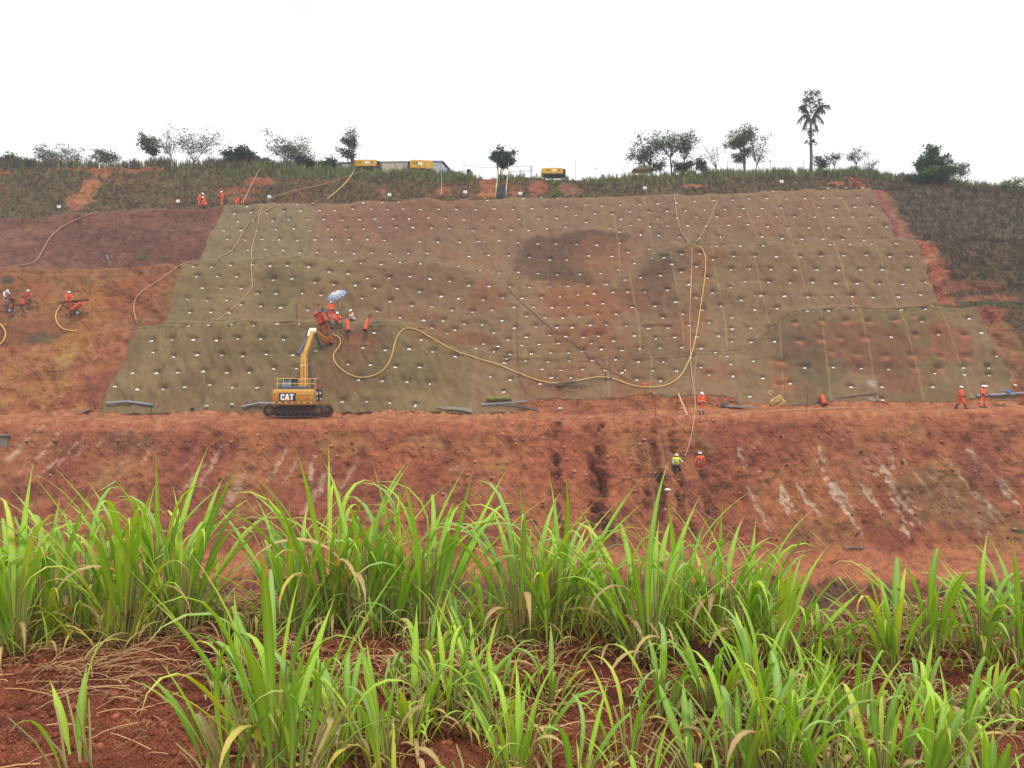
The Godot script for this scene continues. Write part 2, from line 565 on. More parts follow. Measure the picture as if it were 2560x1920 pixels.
func soil_color(x: float, v: float, p: Vector3) -> Color:
	var n1 := na.get_noise_3d(p.x * 0.1, p.y * 0.14, p.z * 0.1 + 40.0)
	var n2 := na.get_noise_3d(p.x * 0.45 + 20.0, p.y * 0.45, p.z * 0.45)
	var n3 := nb.get_noise_3d(p.x * 2.1, p.y * 2.1, p.z * 2.1)
	var red := lin(150, 84, 66)
	var orange := lin(170, 106, 76)
	var tan_ := lin(164, 116, 80)
	var maroon := lin(124, 70, 60)
	var c := red
	var px := CX + F * x / -p.z
	if v < 1.0:
		c = red.lerp(lin(104, 78, 62), smoothstep(-0.3, 0.25, n2 + 0.1))
	elif v < 2.0:
		c = lin(182, 112, 84).lerp(red, smoothstep(0.0, 0.5, n2))
	elif v < 3.05:
		c = red.lerp(orange, smoothstep(-0.25, 0.3, n1)).lerp(maroon, smoothstep(0.1, 0.45, n2) * 0.75)
		c = c.lerp(tan_, smoothstep(0.22, 0.45, na.get_noise_3d(p.x * 0.2 - 30.0, p.y * 0.2, p.z * 0.2)) * 0.7)
		c = c.lerp(lin(180, 108, 82), smoothstep(2.86, 2.98, v) * 0.8)
		# damp soil in the eroded runs
		if x > 1.5 and x < 15.0:
			var wob2 := na.get_noise_2d(p.y * 0.22, 7.0) * 0.9
			for gi in 9:
				var g: Array = GULLIES[gi]
				var q2: float = (x + wob2 - (g[0] - CX) / F * 54.0) / g[1]
				if absf(q2) < 1.5: c = c.lerp(lin(96, 56, 46), 0.34 * smoothstep(1.0, 0.2, absf(q2) * 1.3 + n3 * 1.4 + n2 * 1.2) * clampf(g[2] * 2.6, 0.0, 1.0))
		# pale lime-like runs down the cut
		for s in streaks:
			var q: Vector3 = p - s[0]
			var along: float = q.x * s[1] + q.y * s[2]
			var across: float = q.x * s[2] - q.y * s[1]
			var wob: float = na.get_noise_2d(along * 1.3 + s[0].x, s[0].x) * 0.22
			var r := Vector2(along / s[3], (across + wob) / s[4]).length()
			if r < 1.25:
				var k: float = (1.0 - smoothstep(0.5, 1.2, r + n3 * 1.5 + n2 * 0.6)) * s[5]
				c = c.lerp(lin(206, 176, 160), k)
	elif v < 4.04:
		c = lin(176, 108, 82).lerp(lin(186, 122, 90), smoothstep(-0.2, 0.3, n2))
	elif v < 5.1:
		c = orange.lerp(lin(158, 94, 66), smoothstep(-0.1, 0.4, n1)).lerp(lin(176, 128, 80), smoothstep(0.0, 0.4, n2) * 0.6)
	elif v < 7.1:
		c = lin(156, 104, 72).lerp(lin(146, 90, 68), smoothstep(-0.1, 0.4, n1)).lerp(lin(120, 82, 62), smoothstep(0.2, 0.5, n2) * 0.5)
	elif v < 9.05:
		c = lin(128, 74, 62).lerp(lin(142, 86, 68), smoothstep(-0.2, 0.3, n1)).lerp(maroon, smoothstep(0.1, 0.5, n2) * 0.5)
	else:
		c = lin(112, 92, 72).lerp(lin(124, 90, 70), smoothstep(0.0, 0.4, n1))
	if x > edge(MAT_RIGHT, clampf(v, 4.0, 9.0)) and v > 4.0:
		var off := x - edge(MAT_RIGHT, clampf(v, 4.0, 9.0))
		var path := lin(160, 92, 74).lerp(lin(178, 122, 104), smoothstep(0.1, 0.4, n2))
		c = path.lerp(lin(108, 84, 68), smoothstep(1.4, 2.2, off + n2 * 1.2))
	c = stain(c, p, soil_stains)
	c = c * (1.28 + n3 * 0.2 + n2 * 0.12)
	c.r *= 0.94; c.g *= 0.96; c.b *= 0.82
	if v > 7.0 and v < 9.1: c = c.lerp(Color(0.2, 0.2, 0.2) * c.get_luminance() * 4.5, 0.25)
	c.a = 1.0
	c.a = 1.0
	return c

func build_hillside() -> void:
	soil_stains = add_stains([
		# bare scrapes on the upper slope
		[200, 500, 34, 26, 172, 112, 82, 1.0], [225, 465, 26, 26, 176, 114, 80, 1.0], [255, 432, 26, 20, 172, 110, 80, 1.0], [270, 426, 110, 9, 168, 100, 76, 1.0], [355, 425, 60, 8, 168, 102, 78, 0.9], [10, 432, 24, 6, 158, 98, 78, 0.9], [190, 520, 22, 14, 158, 94, 74, 0.9],
		[650, 455, 44, 16, 164, 100, 76, 1.0], [590, 475, 60, 9, 158, 96, 74, 0.9], [600, 500, 36, 10, 150, 92, 76, 0.8], [560, 485, 30, 6, 156, 96, 74, 0.8],
		[1105, 475, 18, 14, 172, 106, 76, 0.9], [955, 478, 10, 8, 158, 104, 80, 0.8], [958, 492, 8, 5, 172, 110, 78, 0.8],
		[1220, 465, 26, 32, 160, 98, 76, 1.0], [1220, 488, 34, 12, 182, 120, 80, 1.0], [1290, 478, 22, 20, 156, 98, 78, 0.7], [1345, 470, 26, 30, 156, 92, 74, 1.0], [1420, 475, 34, 24, 142, 92, 78, 0.8], [1735, 465, 34, 7, 166, 110, 82, 0.9],
		[2092, 458, 24, 6, 176, 112, 86, 0.9],
		# upper left cut
		[60, 590, 60, 30, 150, 92, 72, 0.8], [300, 600, 150, 40, 122, 72, 62, 0.7], [440, 570, 60, 30, 138, 90, 78, 0.4],
		# dug-out left
		[230, 760, 90, 50, 166, 108, 62, 0.9], [60, 720, 80, 40, 150, 92, 62, 0.8], [330, 740, 70, 60, 156, 92, 68, 0.9], [60, 830, 90, 40, 140, 84, 60, 0.8], [95, 850, 50, 18, 104, 82, 64, 0.9], [20, 700, 22, 16, 92, 74, 64, 0.9],
		[180, 860, 60, 40, 164, 108, 62, 0.9], [175, 890, 30, 38, 170, 132, 84, 0.7], [280, 860, 70, 50, 162, 100, 76, 0.8], [260, 970, 50, 60, 146, 82, 68, 0.9], [120, 960, 70, 40, 166, 112, 68, 0.8], [30, 960, 40, 30, 168, 110, 76, 0.7],
		# lower cut
		[1040, 1110, 60, 24, 160, 122, 84, 0.8], [850, 1110, 70, 40, 164, 112, 70, 0.7], [1000, 1140, 90, 60, 178, 104, 78, 0.6], [1450, 1180, 170, 90, 168, 94, 70, 0.6], [2350, 1230, 120, 60, 138, 104, 74, 0.6], [2450, 1170, 80, 40, 140, 84, 72, 0.7], [2060, 1330, 120, 30, 146, 100, 70, 0.6], [2400, 1290, 120, 40, 138, 98, 74, 0.6], [320, 1110, 80, 30, 132, 86, 70, 0.6], [2150, 1130, 90, 60, 156, 90, 74, 0.6],
		[1480, 1010, 160, 26, 156, 92, 72, 0.8], [1790, 985, 40, 22, 172, 104, 82, 0.9],
		[2420, 715, 90, 18, 138, 80, 66, 0.8], [2440, 745, 100, 8, 168, 108, 92, 0.7],
		[2530, 880, 40, 90, 146, 102, 74, 0.8]])
	streaks = []
	for s in [[1966, 1235, 20, 45, 8, 1.0], [1962, 1255, 2, 22, 14, 1.0], [2006, 1230, 22, 40, 8, 0.9], [2058, 1140, 10, 24, 12, 0.7], [2075, 1200, 25, 50, 8, 0.8], [2095, 1245, 22, 55, 12, 0.9], [2125, 1290, 25, 50, 5, 0.9], [2160, 1215, 25, 50, 8, 0.6], [2185, 1255, 30, 30, 12, 0.8], [2220, 1130, 5, 40, 9, 0.8], [2212, 1175, 30, 40, 10, 0.8], [2245, 1235, 24, 70, 10, 1.0], [2255, 1280, 24, 40, 8, 1.0], [2265, 1322, 10, 16, 12, 0.9], [2345, 1210, 30, 40, 5, 0.7], [2410, 1200, 25, 50, 6, 0.7], [2450, 1240, 35, 60, 8, 0.8], [2530, 1245, 30, 40, 10, 0.9], [2110, 1240, 24, 40, 10, 0.8], [2030, 1260, 24, 34, 8, 0.7], [2300, 1200, 26, 44, 8, 0.7], [2375, 1230, 28, 50, 8, 0.7], [2490, 1190, 30, 50, 8, 0.7], [2475, 1285, 28, 34, 8, 0.7], [2170, 1160, 22, 34, 8, 0.6], [2270, 1240, 26, 40, 9, 0.8], [2435, 1140, 10, 20, 14, 0.6], [2440, 1310, 10, 30, 16, 0.5], [1850, 1140, 10, 30, 9, 0.6], [1895, 1270, 15, 50, 8, 0.6],
		[60, 1110, -32, 46, 6, 0.9], [115, 1120, -32, 60, 6, 0.8], [125, 1165, -38, 50, 7, 0.9], [175, 1130, -30, 45, 6, 0.8], [205, 1125, -30, 40, 4, 0.7], [250, 1110, -28, 40, 5, 0.8], [310, 1085, -40, 30, 9, 0.7], [330, 1130, -34, 50, 8, 0.5], [375, 1125, -20, 30, 6, 0.6], [25, 1140, -40, 40, 10, 0.6], [465, 1160, -20, 30, 4, 0.7], [475, 1205, -30, 40, 7, 0.9], [525, 1165, -20, 50, 10, 0.8], [580, 1240, -28, 50, 12, 0.7], [590, 1205, -25, 35, 8, 0.7],
		[700, 1150, -16, 40, 6, 0.8], [690, 1170, -24, 40, 6, 0.7], [730, 1170, -22, 30, 6, 0.8], [777, 1180, 0, 34, 12, 0.9], [795, 1220, -24, 50, 16, 0.8], [870, 1190, -20, 40, 8, 0.6], [1135, 1170, 80, 16, 8, 0.5], [1240, 1215, 80, 16, 8, 0.5], [1110, 1260, -16, 30, 7, 0.6]]:
		var h := hit(s[0], s[1], 1.9)
		var p := ground(h.x, h.y)
		var k: float = -p.z / F
		var ang := deg_to_rad(s[2])       # lean from straight down
		streaks.append([p, sin(ang), -cos(ang), s[3] * k, s[4] * k * 0.62, s[5] * (1.0 if s[0] > 900 else 0.7)])
	var rows := []
	var per := [6, 12, 70, 18, 44, 11, 36, 10, 38, 7, 34, 6]
	for l in 12:
		for k in per[l]: rows.append(l + float(k) / per[l])
	rows.append(12.0)
	var nx := 620
	var verts := PackedVector3Array()
	var cols := PackedColorArray()
	verts.resize(nx * rows.size())
	cols.resize(nx * rows.size())
	var k := 0
	for v in rows:
		var half: float = -_z(v) * 0.76
		for i in nx:
			var x: float = -half + 2.0 * half * (i - 14) / (nx - 29)
			# coarse wings carry the hill on beyond the picture
			if i < 14: x -= (14 - i) * (14 - i) * 0.45
			elif i > nx - 15: x += (i - nx + 15) * (i - nx + 15) * 0.45
			var p := ground(x, v)
			var c := soil_color(x, v, p)
			var ins := under_mat(x, v)
			if ins > 0.25: p -= wall_normal(x, v) * 0.35 * smoothstep(0.25, 0.7, ins)
			verts[k] = p
			cols[k] = c
			k += 1
	var o := part("hillside", grid_mesh(verts, cols, nx, rows.size()), M.soil, self)
	o.set_meta("kind", "structure")
	o.set_meta("label", "terraced cut slope of bare red and orange soil")

# ---------------------------------------------------------------- erosion matting, its strips, nails and plates
# plates as read off enlargements: [origin x, origin y, [x, y, x, y ...]] at 3.456 enlargement pixels per photograph pixel
const PLATES := [
	[0, 280, [2135,820, 2022,885, 2167,873, 2055,953, 2190,945, 1932,1030, 2080,1028, 1967,1105, 2118,1110, 1992,1205, 2138,1200, 1667,1340, 1830,1343, 1993,1330, 2180,1325, 1705,1425, 1880,1425, 2040,1428, 1747,1525, 1910,1530, 2077,1528, 1620,1625, 1785,1635, 1960,1632]],
	[640, 280, [205,805, 357,800, 490,797, 930,787, 1090,785, 1230,782, 2000,768, 97,878, 242,862, 388,860, 546,858, 678,856, 835,843, 1000,845, 1135,848, 1275,842, 1423,847, 1580,845, 1732,845, 1898,848, 2058,843, 147,945, 286,933, 444,938, 583,937, 742,938, 897,933, 1030,931, 1184,928, 1324,928, 1492,922, 1637,928, 1795,937, 1955,937, 2117,930, 10,1032, 172,1020, 330,1013, 467,1028, 620,1018, 775,1020, 930,1017, 1070,1003, 1215,1003, 1357,1005, 1517,1007, 1668,1010, 1875,1030, 2043,1025, 2205,1023, 55,1108, 197,1107, 358,1115, 506,1112, 652,1107, 805,1107, 962,1107, 1105,1113, 1413,1125, 1570,1127, 1760,1130, 1927,1127, 2100,1120, 83,1192, 236,1203, 373,1222, 527,1217, 686,1215, 847,1228, 1000,1223, 1160,1230, 1318,1225, 1480,1226, 1845,1253, 2008,1245, 2187,1248,
		740,1292, 127,1335, 271,1330, 455,1343, 632,1383, 793,1403, 907,1312, 1085,1322, 1241,1303, 1418,1312, 1597,1340, 1752,1343, 1933,1375, 2097,1395, 147,1452, 310,1447, 510,1477, 672,1495, 862,1503, 963,1442, 1150,1438, 1330,1427, 1503,1447, 1675,1465, 1838,1505, 2013,1510, 2195,1512, 8,1575, 172,1575, 397,1573, 563,1590, 917,1617, 1028,1525, 1220,1530, 1413,1560, 1600,1600, 1750,1617, 1962,1625, 2130,1607, 1157,1640]],
	[1280, 280, [95,754, 248,754, 392,752, 10,845, 172,842, 300,840, 467,825, 630,810, 777,815, 935,810, 1105,803, 1257,795, 1415,790, 1578,775, 1740,768, 1910,767, 2050,755, 2200,752, 60,932, 230,925, 387,925, 552,900, 717,885, 867,890, 1018,867, 1183,868, 1337,862, 1497,858, 1660,850, 1843,845, 2000,840, 2160,837, 143,1028, 303,1013, 463,998, 640,958, 943,932, 1100,932, 1257,928, 1425,918, 1595,913, 1773,910, 1965,910, 2122,912, 845,1010, 930,1042, 1027,985, 1193,992, 1343,992, 1517,988, 1678,988, 1873,983, 2035,980, 2205,995, 58,1133, 222,1143, 380,1148, 557,1150, 731,1155, 933,1138, 1113,1067, 1267,1075, 1447,1085, 1622,1097, 1802,1083, 2158,1085, 150,1260, 325,1280, 473,1285, 665,1250, 862,1250, 1005,1220, 1190,1188,
		1210,1275, 1313,1263, 1466,1233, 1623,1232, 1770,1165, 1970,1163, 2168,1160, 1380,1320, 1594,1338, 1735,1278, 1917,1250, 2098,1250, 55,1390, 225,1400, 393,1413, 587,1408, 765,1402, 914,1367, 1058,1315, 1463,1387, 1280,1418, 1110,1435, 976,1460, 1690,1437, 1898,1365, 2055,1358, 152,1520, 325,1512, 485,1507, 657,1510, 815,1497, 1525,1495, 1888,1522, 2015,1470, 2207,1470, 87,1610, 257,1608, 415,1600, 570,1585, 708,1577, 875,1562, 1000,1558, 1148,1560, 1345,1543, 1590,1610, 1415,1645, 1735,1565, 1980,1630, 2150,1590]],
	[1920, 200, [43,967, 197,958, 365,952, 517,945, 675,940, 812,940, 152,1032, 316,1030, 472,1023, 620,1022, 777,1021, 105,1108, 273,1110, 433,1108, 590,1112, 753,1103, 905,1098, 65,1187, 228,1187, 400,1190, 558,1193, 733,1188, 895,1187, 176,1283, 352,1287, 520,1283, 693,1293, 867,1283, 1023,1273, 122,1377, 297,1380, 477,1382, 645,1385, 827,1388, 1000,1387, 530,1425, 705,1422, 893,1420, 1098,1420, 70,1533, 275,1533, 460,1523, 650,1523, 845,1520, 1050,1530, 1237,1527, 27,1640, 230,1645, 423,1645, 607,1647, 800,1643, 988,1645, 1212,1645]],
	[0, 680, [2083,290, 1640,355, 1827,353, 1985,355, 1633,465, 1805,465, 2007,460, 2197,460, 1310,600, 1490,590, 1675,593, 1875,595, 2055,583, 1320,700, 1500,738, 1703,718, 1913,720, 2092,728, 1150,877, 1347,873, 1540,880, 1755,865, 1947,873, 2150,867, 1000,997, 1195,1018, 1407,1015, 1590,1003, 1808,983, 2012,1003]],
	[640, 680, [42,300, 213,308, 447,337, 1043,340, 1155,257, 1347,295, 1520,303, 1693,338, 1868,348, 2040,338, 1245,400, 1447,425, 1617,425, 1800,455, 1953,463, 2125,423, 185,452, 370,450, 45,580, 240,585, 1018,530, 90,715, 315,718, 517,690, 925,663, 1117,680, 1323,668, 1522,690, 1715,735, 2025,915, 155,842, 348,838, 795,805, 988,810, 1203,823, 1413,821, 10,1000, 883,935, 1090,948, 1303,958, 1503,970, 2140,1040, 740,1125, 957,1125, 1157,1137, 1375,1152, 1425,592, 1520,487, 1650,540, 1717,503, 2055,530, 2177,592, 1965,630, 2090,648, 1895,670, 2057,693, 2147,790, 2165,752, 2195,718, 2197,935]],
	[1280, 680, [15,308, 190,308, 345,310, 490,310, 648,290, 785,278, 1037,310, 1237,297, 1412,262, 1810,297, 1980,245, 2150,210, 125,388, 285,400, 437,402, 582,388, 742,368, 900,367, 1305,398, 1478,370, 1647,333, 2095,332, 20,487, 207,477, 388,485, 518,485, 675,465, 812,460, 985,468, 1177,490, 1350,487, 1530,468, 1703,443, 1902,398, 123,565, 325,553, 463,565, 617,570, 745,557, 1055,557, 1243,582, 1406,568, 1590,565, 1785,560, 1900,495, 2065,490, 85,643, 233,630, 400,622, 685,622, 875,602, 1283,663, 1465,660, 1633,663, 1900,605, 2065,608, 170,710, 335,703, 490,703, 610,688, 773,673, 947,683, 1103,668, 1755,700, 1857,738, 118,775, 310,778, 497,772, 695,770, 893,763, 1093,782, 1308,777, 1540,742, 2088,775, 260,848, 420,855, 610,848, 805,853, 977,853, 1215,855, 1422,857, 1630,828, 1885,802, 340,918, 507,918, 690,920, 950,878, 1078,938, 1285,943, 1700,893, 1905,907, 2167,925, 243,972, 2050,1080]],
	[1920, 680, [7,92, 193,100, 390,95, 585,102, 770,102, 963,107, 1168,112, 1362,95, 145,213, 347,220, 548,220, 730,215, 910,225, 1123,223, 1317,203, 77,320, 338,342, 517,338, 727,332, 945,328, 1152,330, 1352,324, 1322,432, 1745,408, 18,488, 58,607, 1055,568, 1470,545, 1850,532, 1977,733, 320,832, 560,832, 812,838, 1042,850, 1697,832, 1915,832, 193,970, 713,997, 978,998, 1428,998, 1890,987, 2120,987, 982,1112, 1697,893, 1453,883, 1923,897]]]
# hollows whose plates lie under fallen soil
const BURIED := [1920, 680, [225,440, 463,430, 670,432, 862,432, 1090,420, 1247,390, 270,600, 452,590, 620,575, 833,578, 1268,545, 1700,550, 548,700, 765,720, 1005,737, 1245,727, 1490,740, 1720,745, 100,790, 1263,840, 1485,843, 110,980]]

var hollows := {}       # cells of one metre along x -> [[place, width, depth, buried]]
var heaps := []

func add_hollow(p: Vector3, w: float, depth: float, buried: bool) -> void:
	for i in range(int(floor(p.x)) - 1, int(floor(p.x)) + 2):
		if not hollows.has(i): hollows[i] = []
		hollows[i].append([p, w, depth, buried])

func mat_point(x: float, v: float, extra := 0.0) -> Array:     # a point of the matting and how deep it lies in a hollow
	var p := flat(x, v)
	var n := wall_normal(x, v)
	var d := lumps(x, v, p) + 0.05 + extra
	# wrinkles, stronger on the lower left sheets
	var px := CX + F * x / -p.z
	var loose := 1.0 if (v < 5.2 and px < 1250.0) else 0.35
	d += na.get_noise_3d(p.x * 1.1 + p.y * 0.6, (p.y - p.x * 0.5) * 0.3, 3.0) * 0.17 * loose
	d += nb.get_noise_3d(p.x * 2.0, p.y * 0.9, 8.0) * 0.025
	var sink := 0.0
	var mound := 0.0
	for h in hollows.get(int(floor(x)), []):
		var q: Vector3 = h[0]
		var dx: float = (x - q.x) / h[1]
		var up: float = (p.y - q.y) * 1.3
		if absf(up) > 1.2 or absf(dx) > 2.2: continue
		var uu: float = (up - 0.17) / (0.16 if up < 0.17 else h[1] * 0.8)
		var rr: float = dx * dx * (1.0 if up < 0.2 else 0.75) + uu * uu
		var f: float = 1.0 / (1.0 + rr * rr * 1.4)
		sink = maxf(sink, f * h[2])
		if h[3]: mound = maxf(mound, exp(-dx * dx * 1.4) * exp(-pow((up + 0.3) / 0.26, 2.0)))
	return [p + n * (d - sink + mound * 0.14), n, sink, mound]

func mat_color(p: Vector3, v: float, tone: float, mound: float) -> Color:
	var px := CX + F * p.x / -p.z
	var olive := lin(150, 130, 98)
	var brown := lin(154, 126, 100)
	var rusty := lin(154, 114, 88)
	var n1 := na.get_noise_3d(p.x * 0.13, p.y * 0.13, p.z * 0.13 + 70.0)
	var c := brown.lerp(olive, smoothstep(-0.1, 0.35, n1))
	if v < 5.05 and (px < 1180.0 or px > 1860.0):
		c = olive if px < 1300.0 else brown
		c = c.lerp(lin(142, 121, 90), smoothstep(-0.2, 0.3, n1))
	elif v < 7.0:
		c = olive.lerp(brown, smoothstep(800.0, 1000.0, px)).lerp(rusty, smoothstep(0.05, 0.35, n1) * smoothstep(600.0, 1000.0, px))
	else:
		c = lin(150, 134, 108).lerp(lin(154, 126, 104), smoothstep(760.0, 800.0, px)).lerp(rusty, smoothstep(0.1, 0.35, n1) * 0.5 * smoothstep(780.0, 900.0, px))
	c = stain(c, p, mat_stains, 0.35)
	var n3 := nb.get_noise_3d(p.x * 1.4, p.y * 1.4, p.z * 1.4)
	c = c * (tone * 0.84 + n3 * 0.09)
	c.r *= 0.97; c.g *= 0.9; c.b *= 0.78
	if mound > 0.05: c = c.lerp(lin(172, 112, 82), smoothstep(0.12, 0.5, mound + n3 * 0.3))
	c.a = 1.0
	return c

func build_matting() -> void:
	mat_stains = add_stains([
		[1400, 625, 130, 42, 116, 88, 78, 0.9], [1490, 595, 90, 26, 116, 88, 78, 0.9], [1350, 672, 90, 40, 116, 90, 76, 0.8], [1420, 690, 60, 30, 118, 92, 76, 0.7],
		[940, 560, 150, 70, 152, 112, 94, 0.7], [1120, 540, 140, 40, 150, 112, 92, 0.5], [1500, 640, 90, 60, 152, 108, 82, 0.6], [1480, 760, 150, 50, 160, 108, 80, 0.8], [1460, 840, 110, 40, 158, 108, 82, 0.7], [1340, 880, 120, 40, 146, 118, 84, 0.6], [1600, 740, 70, 60, 136, 102, 84, 0.6], [1660, 660, 60, 60, 122, 104, 84, 0.7], [1640, 700, 40, 40, 128, 100, 82, 0.6], [1480, 830, 36, 10, 146, 88, 70, 0.8], [1650, 815, 34, 6, 138, 84, 68, 0.8], [1470, 705, 18, 8, 138, 94, 76, 0.8], [1640, 905, 110, 50, 138, 114, 88, 0.6],
		[890, 860, 70, 40, 128, 92, 74, 0.85], [860, 915, 90, 90, 142, 108, 82, 0.7], [900, 850, 40, 18, 164, 116, 86, 0.7], [1100, 840, 90, 30, 148, 108, 80, 0.6], [1190, 850, 60, 22, 138, 94, 72, 0.8], [1010, 790, 80, 16, 148, 108, 84, 0.7], [700, 850, 60, 60, 128, 112, 80, 0.5], [1000, 930, 100, 60, 128, 114, 82, 0.5],
		[700, 720, 60, 70, 120, 106, 80, 0.6], [1060, 700, 120, 50, 132, 102, 82, 0.6], [900, 720, 60, 60, 146, 118, 88, 0.5],
		[1950, 680, 90, 40, 156, 122, 92, 0.5], [2100, 560, 130, 40, 152, 122, 94, 0.6], [1850, 560, 110, 40, 154, 118, 92, 0.6],
		[2150, 870, 190, 70, 148, 106, 84, 0.8], [2370, 850, 60, 60, 162, 108, 84, 0.8], [2250, 960, 60, 30, 156, 106, 84, 0.7], [2060, 930, 70, 40, 120, 108, 82, 0.6], [1990, 870, 60, 50, 130, 110, 88, 0.6], [2180, 960, 14, 9, 178, 174, 164, 0.9], [2178, 1000, 10, 7, 178, 174, 164, 0.8], [2300, 950, 30, 16, 164, 112, 90, 0.7],
		[1960, 960, 34, 26, 180, 122, 94, 0.9], [1945, 912, 22, 14, 182, 124, 94, 0.9]])
	var all := []
	for group in PLATES:
		for i in range(0, group[2].size(), 2):
			all.append([group[0] + group[2][i] / 3.456, group[1] + group[2][i + 1] / 3.456, false])
	for i in range(0, BURIED[2].size(), 2):
		all.append([BURIED[0] + BURIED[2][i] / 3.456, BURIED[1] + BURIED[2][i + 1] / 3.456, true])
	var placed := []
	for a in all:
		var h := hit(a[0], a[1], 4.0)
		if under_mat(h.x, h.y) < 0.05 and not a[2]:
			placed.append([h, a, false])
			continue
		var p := flat(h.x, h.y)
		var big := rng.randf_range(0.2, 0.36) * (1.15 if h.y < 7.0 else 0.85)
		add_hollow(p, big, rng.randf_range(0.18, 0.36) * (1.0 if h.y < 7.0 else 0.75), a[2])
		placed.append([h, a, true])
	var upper := thing("slope_matting", "long brown erosion matting pinned over the top terrace below the crest", "matting")
	var middle := thing("slope_matting", "brown erosion matting across the middle terrace and the slumped hollow", "matting")
	var lower := thing("slope_matting", "olive erosion matting on the lowest terrace behind the excavator", "matting")
	var right := thing("slope_matting", "matting half buried in red soil on the lowest terrace behind the two walkers", "matting")
	strips(upper, 6.95, 9.012, 20, MAT_LEFT, MAT_RIGHT, 0, 1.0, 1.0, 0.03)
	strips(middle, 4.95, 7.0, 18, MAT_LEFT, MAT_RIGHT, 0, 1.0, 1.0, 0.03)
	strips(lower, 4.03, 5.0, 9, MAT_LEFT, [[4.0, 1322], [5.0, 1294]], 0, 1.0, 0.0)
	strips(middle, 4.0, 5.0, 5, [[4.0, 1318], [5.0, 1290]], [[4.0, 1844], [5.0, 1854]], 1, 0.0, 0.0)
	strips(right, 4.05, 5.0, 6, [[4.0, 1840], [5.0, 1850]], MAT_RIGHT, 0, 0.0, 1.0)
	# the plates
	var st := stool()
	var w := 0.2
	var t := 0.012
	var ring := [Vector3(-w, 0, 0), Vector3(-w * 0.25, w * 0.5, 0), Vector3(w * 0.25, w * 0.5, 0), Vector3(w, 0, 0), Vector3(w * 0.25, -w * 0.5, 0), Vector3(-w * 0.25, -w * 0.5, 0)]
	for i in range(1, 5): tri(st, ring[0] + Vector3(0, 0, t), ring[i] + Vector3(0, 0, t), ring[i + 1] + Vector3(0, 0, t))
	for i in 6:
		var j := (i + 1) % 6
		quad(st, ring[j] + Vector3(0, 0, t), ring[i] + Vector3(0, 0, t), ring[i] - Vector3(0, 0, t), ring[j] - Vector3(0, 0, t))
	var plate := done(st)
	var head := tube_mesh([Vector3(0, 0, -0.3), Vector3(0, 0, 0.05), Vector3(0, 0, 0.07)], [0.02, 0.032, 0.02], 6)
	for q in placed:
		var h: Vector2 = q[0]
		if q[1][2]: continue
		var home: Node3D = upper
		var px: float = q[1][0]
		if h.y < 7.0: home = middle
		if h.y < 5.0: home = lower if px < 1310 else (middle if px < 1845 else right)
		var mp := mat_point(h.x, h.y)
		var n: Vector3 = mp[1]
		var pos: Vector3 = mp[0] + n * 0.09
		var face := (n + Vector3.UP * rng.randf_range(0.0, 0.7)).normalized()
		var xa := Vector3.UP.cross(face).normalized()
		var b := Basis(xa, face.cross(xa), face)
		b = b.rotated(face, rng.randf_range(-0.25, 0.25) if rng.randf() > 0.05 else 1.2)
		var s := rng.randf_range(0.66, 0.92)
		var o := part("anchor_plate", plate, M.plate, home, Transform3D(b.scaled_local(Vector3(s, s * rng.randf_range(0.9, 1.15), 1)), pos))
		part("nail_head", head, M.nail, o)

func strips(owner_: Node3D, v0: float, v1: float, n: int, lt: Array, rt: Array, gap: int, rag_l := 1.0, rag_r := 1.0, raise := 0.0) -> void:
	var nv := int((v1 - v0) * 76.0)
	for s in n:
		var nx := 37
		var tone := rng.randf_range(0.94, 1.05)
		var verts := PackedVector3Array()
		var cols := PackedColorArray()
		var ny := nv + 1
		for j in ny:
			var v := lerpf(v0, v1, float(j) / nv)
			var xl := edge(lt, v)
			var xr := edge(rt, v)
			# ragged outer edge
			var rag := na.get_noise_2d(v * 9.0, s * 3.0) * 0.25
			for i in nx:
				var f := (s + i / float(nx - 1) * 1.03) / n
				var x := lerpf(xl, xr, f)
				if s == 0 and i < 3: x += rag * rag_l * (1.0 - i / 3.0)
				if s == n - 1 and i > nx - 4:
					x = lerpf(xl, xr, minf(f, 1.0)) + rag * rag_r * (1.0 - (nx - 1 - i) / 3.0)
				var vv := v
				if gap == 1:
					var px := CX + F * x / -_z(v)
					vv = lerpf(table(GAP_TOP, px) - 0.02, v1, (v - v0) / (v1 - v0))
				var lap := 0.05 * smoothstep(0.94, 0.985, i / float(nx - 1))
				var e := minf(1.0, minf(j, 3) / 3.0) if v0 < 4.5 else 1.0
				var mp := mat_point(x, vv, lap + raise - (1.0 - e) * 0.03)
				verts.append(mp[0])
				var c := mat_color(mp[0], vv, tone, mp[3])
				if i > nx - 3: c = c.lerp(lin(178, 150, 112), 0.4 if mp[0].x > 8.0 else 0.08)
				cols.append(c)
		part("mat_strip", grid_mesh(verts, cols, nx, ny), M.matting, owner_)

# ---------------------------------------------------------------- the grassy ridge the photograph was taken from
func fg_y(x: float, z: float) -> float:
	var rim := 5.75 - 0.06 * x + na.get_noise_2d(x * 0.5, 3.0) * 0.35
	var d := -z
	var y := -1.6 + na.get_noise_2d(x * 0.55, z * 0.55) * 0.13 + na.get_noise_2d(x * 2.4 + 9.0, z * 2.4) * 0.04
	y += nb.get_noise_2d(x * 9.0, z * 9.0) * 0.012
	if d > rim:
		var o := d - rim
		y -= o * o * 0.55 / (0.6 + o * 0.75)
	return y

func fg_at(px: float, py: float) -> Vector3:
	var d := 1.6 / ((py - HY) / F)
	var x := (px - CX) / F * d
	return Vector3(x, fg_y(x, -d), -d)

